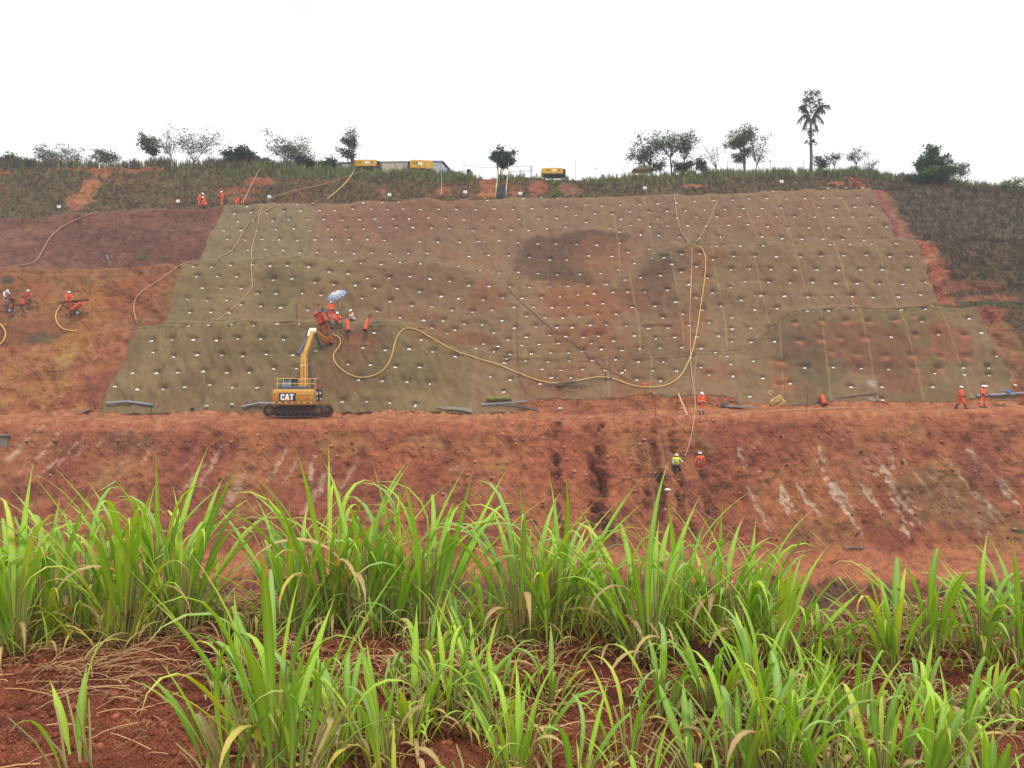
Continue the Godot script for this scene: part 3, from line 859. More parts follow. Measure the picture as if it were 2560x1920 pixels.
func fg_color(x: float, z: float) -> Color:
	var n1 := na.get_noise_2d(x * 0.9 + 4.0, z * 0.9)
	var n2 := nb.get_noise_2d(x * 5.0, z * 5.0)
	var c := lin(134, 78, 56).lerp(lin(114, 66, 50), smoothstep(-0.2, 0.3, n1)).lerp(lin(156, 98, 72), smoothstep(0.1, 0.5, n2) * 0.6)
	c = c * (2.2 + n2 * 0.6)
	c.r *= 1.1; c.g *= 1.0
	c.a = 1.0
	return c

func build_foreground() -> void:
	var nx := 420
	var nz := 230
	var verts := PackedVector3Array()
	var cols := PackedColorArray()
	for j in nz:
		var f := float(j) / (nz - 1)
		var z := -1.2 - 7.3 * f if f < 0.9 else -1.2 - 7.3 * 0.9 - (f - 0.9) * 10.0 * 12.0
		for i in nx:
			var x := (-0.5 + float(i) / (nx - 1)) * (11.0 - z * 0.9 + 6.0)
			verts.append(Vector3(x, fg_y(x, z), z))
			cols.append(fg_color(x, z))
	var o := part("ground", grid_mesh(verts, cols, nx, nz), M.fg_soil, self)
	o.set_meta("kind", "structure")
	o.set_meta("label", "red-brown soil of the near ridge")
	# valley floor between the ridge and the cut
	verts = PackedVector3Array(); cols = PackedColorArray()
	nx = 60; nz = 30
	for j in nz:
		for i in nx:
			var x := -70.0 + 140.0 * i / (nx - 1)
			var z := -12.0 - 31.0 * j / (nz - 1)
			var y := -10.5 - 4.4 * smoothstep(12.0, 24.0, -z) + na.get_noise_2d(x * 0.2, z * 0.2) * 0.8
			verts.append(Vector3(x, y, z))
			var c := lin(110, 84, 60).lerp(lin(150, 88, 66), smoothstep(0.0, 0.3, na.get_noise_2d(x * 0.3 + 5.0, z * 0.3)))
			cols.append(c)
	o = part("valley_floor", grid_mesh(verts, cols, nx, nz), M.soil, self)
	o.set_meta("kind", "structure")
	# straw and clods
	var straw_xf := []
	var straw_col := []
	var st := stool()
	var pts := [Vector3(-0.5, 0, 0), Vector3(-0.15, 0.008, 0.012), Vector3(0.2, 0.01, 0.012), Vector3(0.5, 0, 0.0)]
	for i in 3:
		var w0 := 0.0026
		var a: Vector3 = pts[i]
		var b: Vector3 = pts[i + 1]
		quad(st, a + Vector3(0, 0, -w0), b + Vector3(0, 0, -w0), b + Vector3(0, 0.003, w0), a + Vector3(0, 0.003, w0))
	var straw := done(st)
	for i in 12000:
		var d := 2.9 + 3.3 * sqrt(rng.randf())
		var x := rng.randf_range(-0.75, 0.75) * d
		var z := -d
		var dens := na.get_noise_2d(x * 1.3 + 31.0, z * 1.3) + 0.5 * smoothstep(4.2, 5.6, d)
		if dens < rng.randf_range(-0.25, 0.5): continue
		var l := rng.randf_range(0.06, 0.34)
		var y := fg_y(x, z)
		var b := Basis(Vector3.UP, rng.randf() * TAU).rotated(Vector3.RIGHT, rng.randf_range(-0.25, 0.25)).rotated(Vector3.FORWARD, rng.randf_range(-0.2, 0.2))
		straw_xf.append(Transform3D(b.scaled_local(Vector3(l, 1.0, rng.randf_range(0.35, 1.0))), Vector3(x, y + 0.008 + rng.randf() * 0.02, z)))
		var c := lin(186, 150, 108).lerp(lin(128, 90, 66), rng.randf())
		straw_col.append(c * rng.randf_range(0.7, 1.15))
	var s := multi("straw_litter", straw, M.vc, straw_xf, straw_col)
	tag(s, "dry straw strewn over the red soil between the grass", "straw")
	var clod := clod_mesh(4)
	var cx := []
	var cc := []
	for i in 7000:
		var d := 2.9 + 3.0 * sqrt(rng.randf())
		var x := rng.randf_range(-0.75, 0.75) * d
		var size := 0.004 + 0.02 * pow(rng.randf(), 4.0)
		cx.append(Transform3D(Basis.from_euler(Vector3(rng.randf() * 6.0, rng.randf() * 6.0, 0)).scaled(Vector3.ONE * size), Vector3(x, fg_y(x, -d) + size * 0.3, -d)))
		cc.append(fg_color(x, -d) * rng.randf_range(0.22, 0.5))
	s = multi("soil_crumbs", clod, M.vc, cx, cc)
	tag(s, "small crumbs of red soil on the near ridge", "soil")
	var big := part("dirt_mound", clod_heap(Vector3(0.34, 0.17, 0.16), 5, lin(112, 78, 58)), M.fg_soil, self)
	big.position = fg_at(1760, 1668) + Vector3(0, -0.03, 0)
	tag(big, "crumbly brown dirt mound at the ridge edge behind the bending grass", "mound")
	var rock := part("rock", clod_heap(Vector3(0.1, 0.045, 0.06), 6, lin(96, 66, 62)), M.fg_soil, self)
	rock.position = fg_at(535, 1643)
	tag(rock, "dark purplish flat rock half sunk in the straw", "rock")

func clod_mesh(seed_: int) -> ArrayMesh:
	return clod_heap(Vector3.ONE, seed_, Color(1, 1, 1), 6, 5)

func clod_heap(size: Vector3, seed_: int, c: Color, na_ := 40, nl := 22) -> ArrayMesh:
	var verts := PackedVector3Array()
	var cols := PackedColorArray()
	for j in nl:
		var th := PI * j / (nl - 1)
		for i in na_ + 1:
			var ph := TAU * (i % na_) / na_
			var d := Vector3(sin(th) * cos(ph), cos(th), sin(th) * sin(ph))
			var r := 1.0 + na.get_noise_3d(d.x * 1.6 + seed_ * 7.0, d.y * 1.6, d.z * 1.6) * 0.55 + nb.get_noise_3d(d.x * 5.0, d.y * 5.0 + seed_, d.z * 5.0) * 0.22
			verts.append(d * r * size)
			cols.append(c * (1.0 + nb.get_noise_3d(d.x * 4.0, d.y * 4.0, d.z * 4.0) * 0.3))
	return grid_mesh(verts, cols, na_ + 1, nl)

# ---------------------------------------------------------------- vegetation and buildings along the crest
func is_bare(p: Vector3) -> bool:
	for s in soil_stains:
		var dx: float = (p.x - s[0].x) / s[1]
		var dy: float = (p.y - s[0].y) / s[2]
		if dx * dx + dy * dy < 0.8 and p.y > 3.0: return true
	return false

func tuft_mesh(n: int, seed_: int, width := 0.03, droop := 0.5) -> ArrayMesh:   # one metre tall, white, coloured per copy
	var r := RandomNumberGenerator.new()
	r.seed = seed_
	var st := stool()
	st.set_smooth_group(-1)
	for i in n:
		var a := r.randf() * TAU
		var d := Vector3(cos(a), 0, sin(a))
		var s := d.cross(Vector3.UP) * width * r.randf_range(0.7, 1.3)
		var f := d * r.randf_range(0.0, 0.16)
		var h := r.randf_range(0.5, 1.0)
		var m := f + d * droop * 0.25 * h + Vector3(0, h * 0.6, 0)
		var t := f + d * droop * r.randf_range(0.5, 1.0) * h + Vector3(0, h * r.randf_range(0.8, 1.0), 0)
		st.set_color(Color(0.85, 0.85, 0.85))
		quad(st, f - s, m - s * 0.8, m + s * 0.8, f + s)
		tri(st, m - s * 0.8, t, m + s * 0.8)
	return done(st)

func cover(called: String, label: String, category: String, count: int, pick: Callable, tall: Vector2, palette: Array, mesh: Mesh) -> void:
	var xf := []
	var cols := []
	var tries := 0
	while xf.size() < count and tries < count * 6:
		tries += 1
		var q: Vector3 = pick.call()          # x, v, weight
		if q.z < rng.randf(): continue
		var p := ground(q.x, q.y)
		if is_bare(p): continue
		var h := rng.randf_range(tall.x, tall.y)
		var b := Basis(Vector3.UP, rng.randf() * TAU) * Basis(Vector3.RIGHT, rng.randf_range(-0.2, 0.2))
		xf.append(Transform3D(b.scaled(Vector3(h * rng.randf_range(0.8, 1.3), h, h)), p - Vector3(0, 0.06, 0)))
		var c: Color = palette[rng.randi_range(0, palette.size() - 1)]
		c = c * (rng.randf_range(0.72, 1.15) + 0.4 * na.get_noise_2d(q.x * 0.25, q.y * 3.0))
		c.a = 1.0
		cols.append(c)
	var o := multi(called, mesh, M.vc, xf, cols)
	tag(o, label, category)

func leafy(st: SurfaceTool, c: Vector3, r: float, n: int, size: float, col: Color, rr: RandomNumberGenerator) -> void:
	st.set_smooth_group(-1)
	for i in n:
		var d := Vector3(rr.randfn(), rr.randfn() * 0.7, rr.randfn()) * r * 0.55
		var p := c + d
		var b := Basis.from_euler(Vector3(rr.randf_range(-0.9, 0.9), rr.randf() * TAU, rr.randf_range(-0.9, 0.9)))
		var s := size * rr.randf_range(0.6, 1.3)
		var k := col * rr.randf_range(0.7, 1.25)
		k.a = 1.0
		st.set_color(k)
		var a := p + b * Vector3(-s, 0, 0)
		var e := p + b * Vector3(s, 0, 0)
		var m := p + b * Vector3(0, 0.06 * s, s * 0.45)
		var l := p + b * Vector3(0, 0.06 * s, -s * 0.45)
		tri(st, a, m, e); tri(st, a, e, l)

func tree(called: String, label: String, category: String, foot_px: Array, crowns: Array, dens: float, leaf: float, col: Color, depth := 94.0, lean := 0.0) -> void:
	# crowns: [px, py, half width px, half height px]
	var rr := RandomNumberGenerator.new()
	rr.seed = int(foot_px[0]) * 13 + 5
	var x: float = (foot_px[0] - CX) / F * depth
	var v := 11.0 + (depth - 91.4) / 43.6
	var foot := ground(x, v)
	foot.y = minf(foot.y, (HY - foot_px[1]) / F * depth) - 0.1
	var o := thing(called, label, category, foot)
	var k := depth / F
	var wood := stool()
	var crown := stool()
	for c in crowns:
		var mid := at(c[0], c[1], depth + rr.randf_range(-1.0, 1.0)) - foot
		var rx: float = c[2] * k * 1.3
		var ry: float = c[3] * k * 1.22
		var fork := Vector3(mid.x * 0.5, maxf(0.3, mid.y - ry * 1.1), mid.z * 0.5)
		var rad := clampf(mid.y * 0.02, 0.035, 0.09)
		tube(wood, [Vector3(0, -0.2, 0), fork * Vector3(0.35, 0.5, 0.5), fork], [rad * 1.5, rad * 1.15, rad], 5, false)
		var limbs := 4 + int(rx * 1.3)
		for i in limbs:
			var a := TAU * i / limbs + rr.randf_range(-0.4, 0.4)
			var rise := rr.randf_range(-0.5, 0.9)
			var e := mid + Vector3(cos(a) * rx * 0.72 * sqrt(1.0 - rise * rise * 0.7), ry * rise * 0.8, sin(a) * rx * 0.6)
			var bend := fork.lerp(e, 0.5) + Vector3(rr.randf_range(-0.15, 0.15), ry * 0.15, 0)
			tube(wood, [fork, bend, e], [rad * 0.7, rad * 0.45, rad * 0.22], 4, false)
			var twigs := 7 + int(rx * 2.2)
			for t in twigs:
				var f := rr.randf_range(0.3, 1.0)
				var s := fork.lerp(bend, f * 2.0) if f < 0.5 else bend.lerp(e, f * 2.0 - 1.0)
				var dirv := Vector3(rr.randfn(), rr.randfn() * 0.8 + 0.25, rr.randfn()).normalized()
				var g := s + dirv * Vector3(rx, ry, rx) * rr.randf_range(0.2, 0.45)
				var q := (g - mid) / Vector3(rx, ry, rx)
				if q.length() > 1.0: g = mid + q.normalized() * Vector3(rx, ry, rx) * rr.randf_range(0.85, 1.05)
				tube(wood, [s, g], [maxf(0.022, rad * 0.22), 0.012], 3, false)
				leafy(crown, g, 0.3 + 0.1 * rx, int(dens * 1.7 * rr.randf_range(0.5, 1.5)), leaf * 0.95, col * rr.randf_range(0.75, 1.2), rr)
	part("trunk", done(wood), M.bark, o)
	part("crown", done(crown), M.vleaf, o)

func palm() -> void:
	var foot := ground((2027 - CX) / F * 94.0, 11.06)
	var o := thing("palm_tree", "tall palm on the crest smothered by a leafy climber", "palm tree", foot)
	var top := at(2027, 300, 94) - foot
	part("trunk", tube_mesh([Vector3(0, -0.2, 0), top * Vector3(1, 0.33, 1) + Vector3(0.06, 0, 0), top * Vector3(1, 0.66, 1), top], [0.22, 0.19, 0.17, 0.15], 8), M.bark, o)
	var rr := RandomNumberGenerator.new()
	rr.seed = 88
	for f in [[2072, 262, 0], [1996, 300, 0], [2000, 268, 1], [2055, 300, 1], [2008, 320, 1], [2042, 322, 0], [2060, 275, 2]]:
		var st := stool()
		st.set_smooth_group(-1)
		var tip := at(f[0], f[1], 94.0 + rr.randf_range(-1.2, 1.2)) - foot
		var mid := top.lerp(tip, 0.5) + Vector3(0, 0.7, 0)
		var pts := curve_through([top, mid, tip], 9)
		tube(st, pts, 0.025, 3, false)
		st.set_smooth_group(-1)
		for i in range(3, pts.size()):
			for s in [-1, 1]:
				for q in 2:
					var p: Vector3 = pts[i] + (pts[i] - pts[i - 1]) * 0.5 * q
					var e := p + Vector3(s * 0.28 + rr.randf_range(-0.1, 0.1), -rr.randf_range(0.45, 0.9), rr.randf_range(-0.3, 0.3))
					var w := Vector3(0.045, 0.02, 0.03)
					tri(st, p - w, e, p + w)
		part("frond", done(st), M.palm, o)
	var st2 := stool()
	for i in 16:
		leafy(st2, Vector3(rr.randf_range(-0.35, 0.35), top.y - 1.1 - rr.randf() * 1.6, rr.randf_range(-0.3, 0.3)) + top * Vector3(1, 0, 1), 0.25, 12, 0.14, lin(92, 80, 70), rr)
	part("dead_skirt", done(st2), M.vleaf, o)
	var st3 := stool()
	for c in [[2032, 243, 28, 18, 50], [2030, 265, 30, 22, 46], [2008, 272, 16, 16, 18], [2050, 270, 12, 12, 12], [2028, 355, 16, 8, 14]]:
		for i in c[4]:
			var p := at(c[0] + rr.randf_range(-1, 1) * c[2] * 0.8, c[1] + rr.randf_range(-1, 1) * c[3] * 0.8, 94.0 + rr.randf_range(-1, 1) * 0.8) - foot
			leafy(st3, p, 0.28, 12, 0.13, lin(74, 92, 66) * rr.randf_range(0.7, 1.2), rr)
	part("climber", done(st3), M.vleaf, o)

func build_crest() -> void:
	M.bark = mat(112, 100, 92, 0.9)
	M.vleaf = vmat(0.75)
	M.palm = mat(98, 104, 88, 0.75)
	var tuft := tuft_mesh(10, 4)
	var thin := tuft_mesh(14, 9, 0.018, 0.35)
	var dry := [lin(120, 98, 78), lin(104, 84, 70), lin(126, 114, 82), lin(106, 108, 74), lin(98, 78, 66), lin(96, 102, 66), lin(126, 92, 72)]
	var crest_pick := func() -> Vector3:
		var v := rng.randf_range(9.95, 11.1)
		return Vector3(rng.randf_range(-0.72, 0.72) * -_z(v), v, 1.0)
	cover("dry_brush", "low dry brown brush all over the slope below the skyline", "brush", 9000, crest_pick, Vector2(0.25, 0.6), dry, tuft)
	var right_pick := func() -> Vector3:
		var v := rng.randf_range(6.2, 10.0)
		var x0 := edge(MAT_RIGHT, minf(v, 9.0)) + 2.0
		return Vector3(rng.randf_range(x0, 0.74 * -_z(v)), v, 1.0)
	cover("dry_brush", "dry brown brush on the hillside right of the matting", "brush", 7000, right_pick, Vector2(0.25, 0.65), dry, tuft)
	var low_pick := func() -> Vector3:
		var v := rng.randf_range(4.2, 5.6)
		var x0 := edge(MAT_RIGHT, v) + 0.3
		return Vector3(rng.randf_range(x0, x0 + 9.0), v, 0.7)
	cover("dry_brush", "dark scrub in the lower right corner of the cut", "brush", 700, low_pick, Vector2(0.2, 0.5), dry, tuft)
	var foot_pick := func() -> Vector3:
		var v := rng.randf_range(0.05, 0.97)
		return Vector3(rng.randf_range(-0.72, 0.72) * -_z(v), v, smoothstep(0.0, 0.3, na.get_noise_2d(v * 1.3, 4.0) + rng.randf_range(-0.1, 0.5)))
	cover("dry_brush", "dark dry weeds on the bank under the lowest bench", "brush", 1500, foot_pick, Vector2(0.25, 0.6), dry, tuft)
	var green := [lin(140, 150, 90), lin(122, 138, 78), lin(158, 160, 104), lin(140, 132, 96), lin(116, 116, 82)]
	var rim_pick := func() -> Vector3:
		var x := rng.randf_range(-0.7, 0.7) * 92.0
		var px := CX + F * x / 92.0
		var w := 0.75 if px > 640 else 0.45
		if px > 1190 and px < 1470: w = 0.12
		if px > 2220: w = 0.4
		if px < 640: w *= 0.5
		return Vector3(x, rng.randf_range(10.72, 11.04) if px < 1500 or px > 1800 else rng.randf_range(10.5, 11.04), w)
	cover("rim_grass", "green and straw-coloured tall grass along the skyline", "grass", 2600, rim_pick, Vector2(0.5, 1.15), green, thin)
	var grey := [lin(120, 112, 94), lin(104, 98, 84), lin(134, 122, 98)]
	var left_pick := func() -> Vector3:
		var x := rng.randf_range(-0.7, -0.28) * 92.0
		return Vector3(x, rng.randf_range(10.95, 11.06), 0.5 + na.get_noise_2d(x * 0.3, 2.0))
	cover("rim_grass", "grey dry grass along the skyline at the left", "grass", 700, left_pick, Vector2(0.6, 1.5), grey, thin)
	var bright := [lin(118, 140, 66), lin(138, 152, 76), lin(96, 128, 62)]
	var ledge_pick := func() -> Vector3:
		var k := rng.randf()
		if k < 0.45:
			var px := rng.randf_range(1640, 2010)
			return Vector3((px - CX) / F * 75.4, 7.0 + rng.randf_range(-0.03, 0.08), smoothstep(-0.2, 0.2, na.get_noise_2d(px * 0.03, 1.0)))
		if k < 0.7: return Vector3((rng.randf_range(2330, 2560) - CX) / F * 67.7, 5.0 + rng.randf_range(-0.02, 0.1), 1.0)
		if k < 0.85: return Vector3((rng.randf_range(0, 560) - CX) / F * 84.1, 9.0 + rng.randf_range(-0.02, 0.1), smoothstep(0.0, 0.3, na.get_noise_2d(rng.randf() * 9.0, 6.0)))
		return Vector3((rng.randf_range(990, 1150) - CX) / F * 75.4, 7.0 + rng.randf_range(0.0, 0.08), 0.5)
	cover("ledge_grass", "short green grass along the edges of the terraces", "grass", 420, ledge_pick, Vector2(0.2, 0.45), bright, thin)
	# single tufts one can point at
	for t in [[358, 648, 0.75, "larger green grass tuft on the ledge at the upper left"], [410, 650, 0.6, "smaller green grass tuft beside the larger one on the upper left ledge"], [1388, 488, 0.9, "bright green grass tuft hanging below the right-hand compressor"], [1385, 462, 1.0, "green grass clump at the foot of the right-hand compressor"], [1740, 612, 0.6, "green tuft at the knot of the two hoses"], [1312, 486, 0.5, "small green tuft right of the stairs below the skyline"], [575, 440, 1.0, "pale green grass clump below the round dark bush"], [600, 445, 0.8, "bright green grass clump left of the orange scrape"], [1065, 640, 0.35, "tiny green plant beside the thin rod on the upper ledge"], [2155, 975, 0.3, "thin green weed on the soil-covered matting"], [952, 1075, 0.35, "small green weed on the red bank below the excavator"], [2547, 1330, 0.4, "green weed near the foot of the lowest cut at the right edge"], [350, 804, 0.4, "small olive weed at the left corner of the lowest matting"]]:
		var h := hit(t[0], t[1], 1.9)
		var p := ground(h.x, h.y)
		var o := thing("grass_tuft", t[3], "grass tuft", p)
		var xf := []
		var cs := []
		for i in 14:
			var s: float = t[2] * rng.randf_range(0.5, 1.1)
			xf.append(Transform3D(Basis(Vector3.UP, rng.randf() * TAU).scaled(Vector3(s, s, s)), Vector3(rng.randf_range(-0.6, 0.6) * t[2], -0.05, rng.randf_range(-0.2, 0.2))))
			cs.append(bright[rng.randi_range(0, 2)] * rng.randf_range(0.8, 1.2))
		multi("blades", thin, M.vc, xf, cs, o)
	# trees
	var dk := lin(106, 122, 96)
	var gr := lin(84, 104, 66)
	tree("shrub", "low flat-topped green shrub at the far left of the skyline", "shrub", [38, 415], [[38, 402, 36, 9]], 18, 0.16, gr)
	tree("tree", "small dark sparse tree left of a taller see-through one", "tree", [118, 412], [[114, 386, 24, 22]], 12, 0.14, dk)
	tree("tree", "see-through tree, second from the left on the skyline", "tree", [172, 412], [[168, 378, 36, 32]], 8, 0.13, dk)
	tree("tree", "little umbrella-shaped dark tree above the orange path", "tree", [268, 414], [[262, 391, 32, 12]], 13, 0.15, dk)
	tree("tree", "slanting small tree left of the big bare round one", "tree", [396, 408], [[364, 357, 25, 20], [378, 375, 14, 10]], 14, 0.15, dk)
	tree("tree", "slender tree against the big bare round one", "tree", [434, 408], [[420, 358, 24, 26]], 8, 0.12, dk)
	tree("tree", "big round nearly bare tree with fanned branches", "tree", [482, 408], [[490, 354, 60, 38]], 8, 0.12, lin(92, 98, 88))
	tree("bush", "round dense dark green bush right of the bare tree", "bush", [602, 425], [[598, 388, 34, 24], [606, 406, 36, 20]], 34, 0.17, lin(62, 86, 60))
	tree("bush", "tiny dark bush between the round bush and the wide tree", "bush", [655, 418], [[654, 405, 14, 7]], 20, 0.14, lin(66, 82, 64))
	tree("tree", "wide airy tree left of the yellow compressors", "tree", [733, 420], [[712, 366, 50, 34], [762, 392, 36, 22]], 11, 0.14, dk)
	tree("bush", "dark bluish bush under the wide airy tree", "bush", [765, 435], [[764, 417, 30, 19]], 34, 0.17, lin(60, 78, 64))
	tree("bush", "green bush left of the first compressor", "bush", [825, 432], [[826, 417, 30, 13]], 28, 0.17, lin(82, 104, 70))
	tree("tree", "thin tall sapling beside the first yellow compressor", "tree", [882, 425], [[876, 343, 16, 24], [886, 352, 10, 20], [862, 352, 12, 10], [854, 378, 14, 14], [874, 385, 12, 10]], 6, 0.14, lin(82, 92, 78))
	tree("tree", "compact dark tree beside the top of the stairs", "tree", [1248, 445], [[1262, 388, 22, 20], [1268, 404, 18, 14], [1240, 390, 11, 12]], 26, 0.16, lin(66, 86, 72))
	tree("tree", "airy tree at the left of the group of three", "tree", [1632, 428], [[1618, 366, 38, 38], [1592, 388, 22, 18], [1650, 410, 16, 14]], 11, 0.14, dk)
	tree("tree", "middle tree of the group of three, right of the stairs", "tree", [1680, 428], [[1672, 355, 44, 30]], 13, 0.14, dk)
	tree("tree", "rightmost tree of the group of three", "tree", [1706, 428], [[1716, 358, 30, 34]], 13, 0.14, lin(82, 98, 80))
	tree("bush", "dark tangled bush below the group of three trees", "bush", [1708, 432], [[1708, 415, 22, 16]], 24, 0.14, lin(92, 88, 82))
	tree("bush", "dark upright bush right of the tangled one", "bush", [1756, 432], [[1754, 408, 14, 22]], 24, 0.13, lin(92, 88, 82))
	tree("tree", "leafless leaning sapling between the tree groups", "tree", [1806, 428], [[1776, 388, 24, 26]], 3, 0.09, lin(110, 104, 96))
	tree("tree", "tall tree with layered crown left of the palm", "tree", [1864, 430], [[1856, 338, 36, 24], [1836, 352, 24, 12], [1852, 385, 22, 20]], 15, 0.14, dk)
	tree("tree", "lower forked tree against the layered one", "tree", [1884, 430], [[1900, 372, 28, 34]], 9, 0.13, dk)
	tree("shrub", "dark shrub right of the foot of the palm", "shrub", [2056, 428], [[2056, 403, 18, 14]], 14, 0.13, lin(82, 86, 78))
	tree("shrub", "see-through shrub second right of the palm", "shrub", [2086, 424], [[2086, 396, 13, 16]], 7, 0.11, lin(100, 98, 90))
	tree("tree", "spindly bare tree midway between the palm and the green tree", "tree", [2142, 424], [[2140, 386, 22, 22]], 8, 0.11, lin(94, 100, 84))
	tree("shrub", "leafless grey shrub right of the spindly tree", "shrub", [2176, 426], [[2176, 402, 22, 20]], 4, 0.1, lin(116, 108, 102))
	tree("tree", "full bright green tree at the right end of the skyline", "tree", [2335, 462], [[2326, 396, 26, 24], [2338, 420, 34, 26], [2330, 442, 46, 14]], 36, 0.17, lin(78, 112, 58), 90.0)
	tree("tree", "feathery grey-green tree right of the full green one", "tree", [2398, 462], [[2396, 426, 26, 24]], 9, 0.14, dk, 92.0)
	tree("bush", "yellow-green bush at the right end of the hill", "bush", [2520, 484], [[2520, 468, 34, 12]], 22, 0.15, lin(128, 138, 80), 92.0)
	palm()
	crest_works()

func beam(st: SurfaceTool, a: Vector3, b: Vector3, w: float, h: float, ch := 0.0) -> void:
	var y := (b - a).normalized()
	var ref := Vector3.BACK if absf(y.z) < 0.95 else Vector3.UP
	var x := y.cross(ref).normalized()
	var z := x.cross(y)
	box(st, (a + b) * 0.5, Vector3(w, (b - a).length(), h), Basis(x, y, z), ch)

func beam_mesh(a: Vector3, b: Vector3, w: float, h: float, ch := 0.0) -> ArrayMesh:
	var st := stool()
	beam(st, a, b, w, h, ch)
	return done(st)

func compressor(label: String, px0: float, px1: float, top: float, foot: float, flip: bool, stepped: bool, tilt: float) -> void:
	var d := 95.0
	var k := d / F
	var w := (px1 - px0) * k
	var h := (foot - top) * k
	var o := thing("air_compressor", label, "compressor", at((px0 + px1) * 0.5, foot, d), 0.0, "yellow compressors on the crest")
	o.rotation.z = tilt
	var yel: Material = M.comp_yellow
	part("housing", box_mesh(Vector3(0, h * 0.56, 0), Vector3(w * 0.9, h * 0.8, 1.7), Basis(), 0.06), yel, o, Transform3D(Basis(), Vector3((-0.05 if not flip else 0.05) * w, 0, 0)))
	if stepped: part("cooler_box", box_mesh(Vector3(-w * 0.46, h * 0.48, 0), Vector3(w * 0.14, h * 0.66, 1.5), Basis(), 0.04), yel, o)
	part("roof_panel", box_mesh(Vector3(0, h * 1.0, 0), Vector3(w * 0.72, h * 0.09, 1.3), Basis(), 0.03), M.comp_dark, o)
	part("chassis", box_mesh(Vector3(0, h * 0.08, 0), Vector3(w * 0.86, h * 0.15, 1.5)), M.black, o)
	var end := part("end_grille", box_mesh(Vector3((0.44 if not flip else -0.44) * w, h * 0.45, 0), Vector3(w * 0.13, h * 0.82, 1.62), Basis(), 0.05), M.comp_dark, o)
	for i in 4: part("slat", box_mesh(Vector3((0.44 if not flip else -0.44) * w, h * (0.18 + 0.17 * i), 0.83), Vector3(w * 0.11, 0.05, 0.05)), M.black, end)
	part("name_panel", box_mesh(Vector3(0.02 * w, h * 0.62, 0.86), Vector3(w * 0.17, h * 0.24, 0.02)), M.plate, o)
	for x in [-0.24, -0.12] if flip else [-0.24, 0.24]:
		for q in 2: part("louvre", box_mesh(Vector3(x * w, h * (0.6 + 0.14 * q), 0.86), Vector3(w * 0.09, h * 0.05, 0.03)), M.comp_dark, o)
	part("round_sticker", tube_mesh([Vector3(0.3 * w, h * 0.6, 0.84), Vector3(0.3 * w, h * 0.6, 0.865)], 0.07, 8), M.plate, o)
	part("door_seam", box_mesh(Vector3(0.2 * w, h * 0.55, 0.855), Vector3(0.03, h * 0.66, 0.02)), M.comp_dark, o)
	part("exhaust", tube_mesh([Vector3(-0.06 * w, h, 0), Vector3(-0.06 * w, h + 0.28, 0)], 0.05, 6), M.black, o)

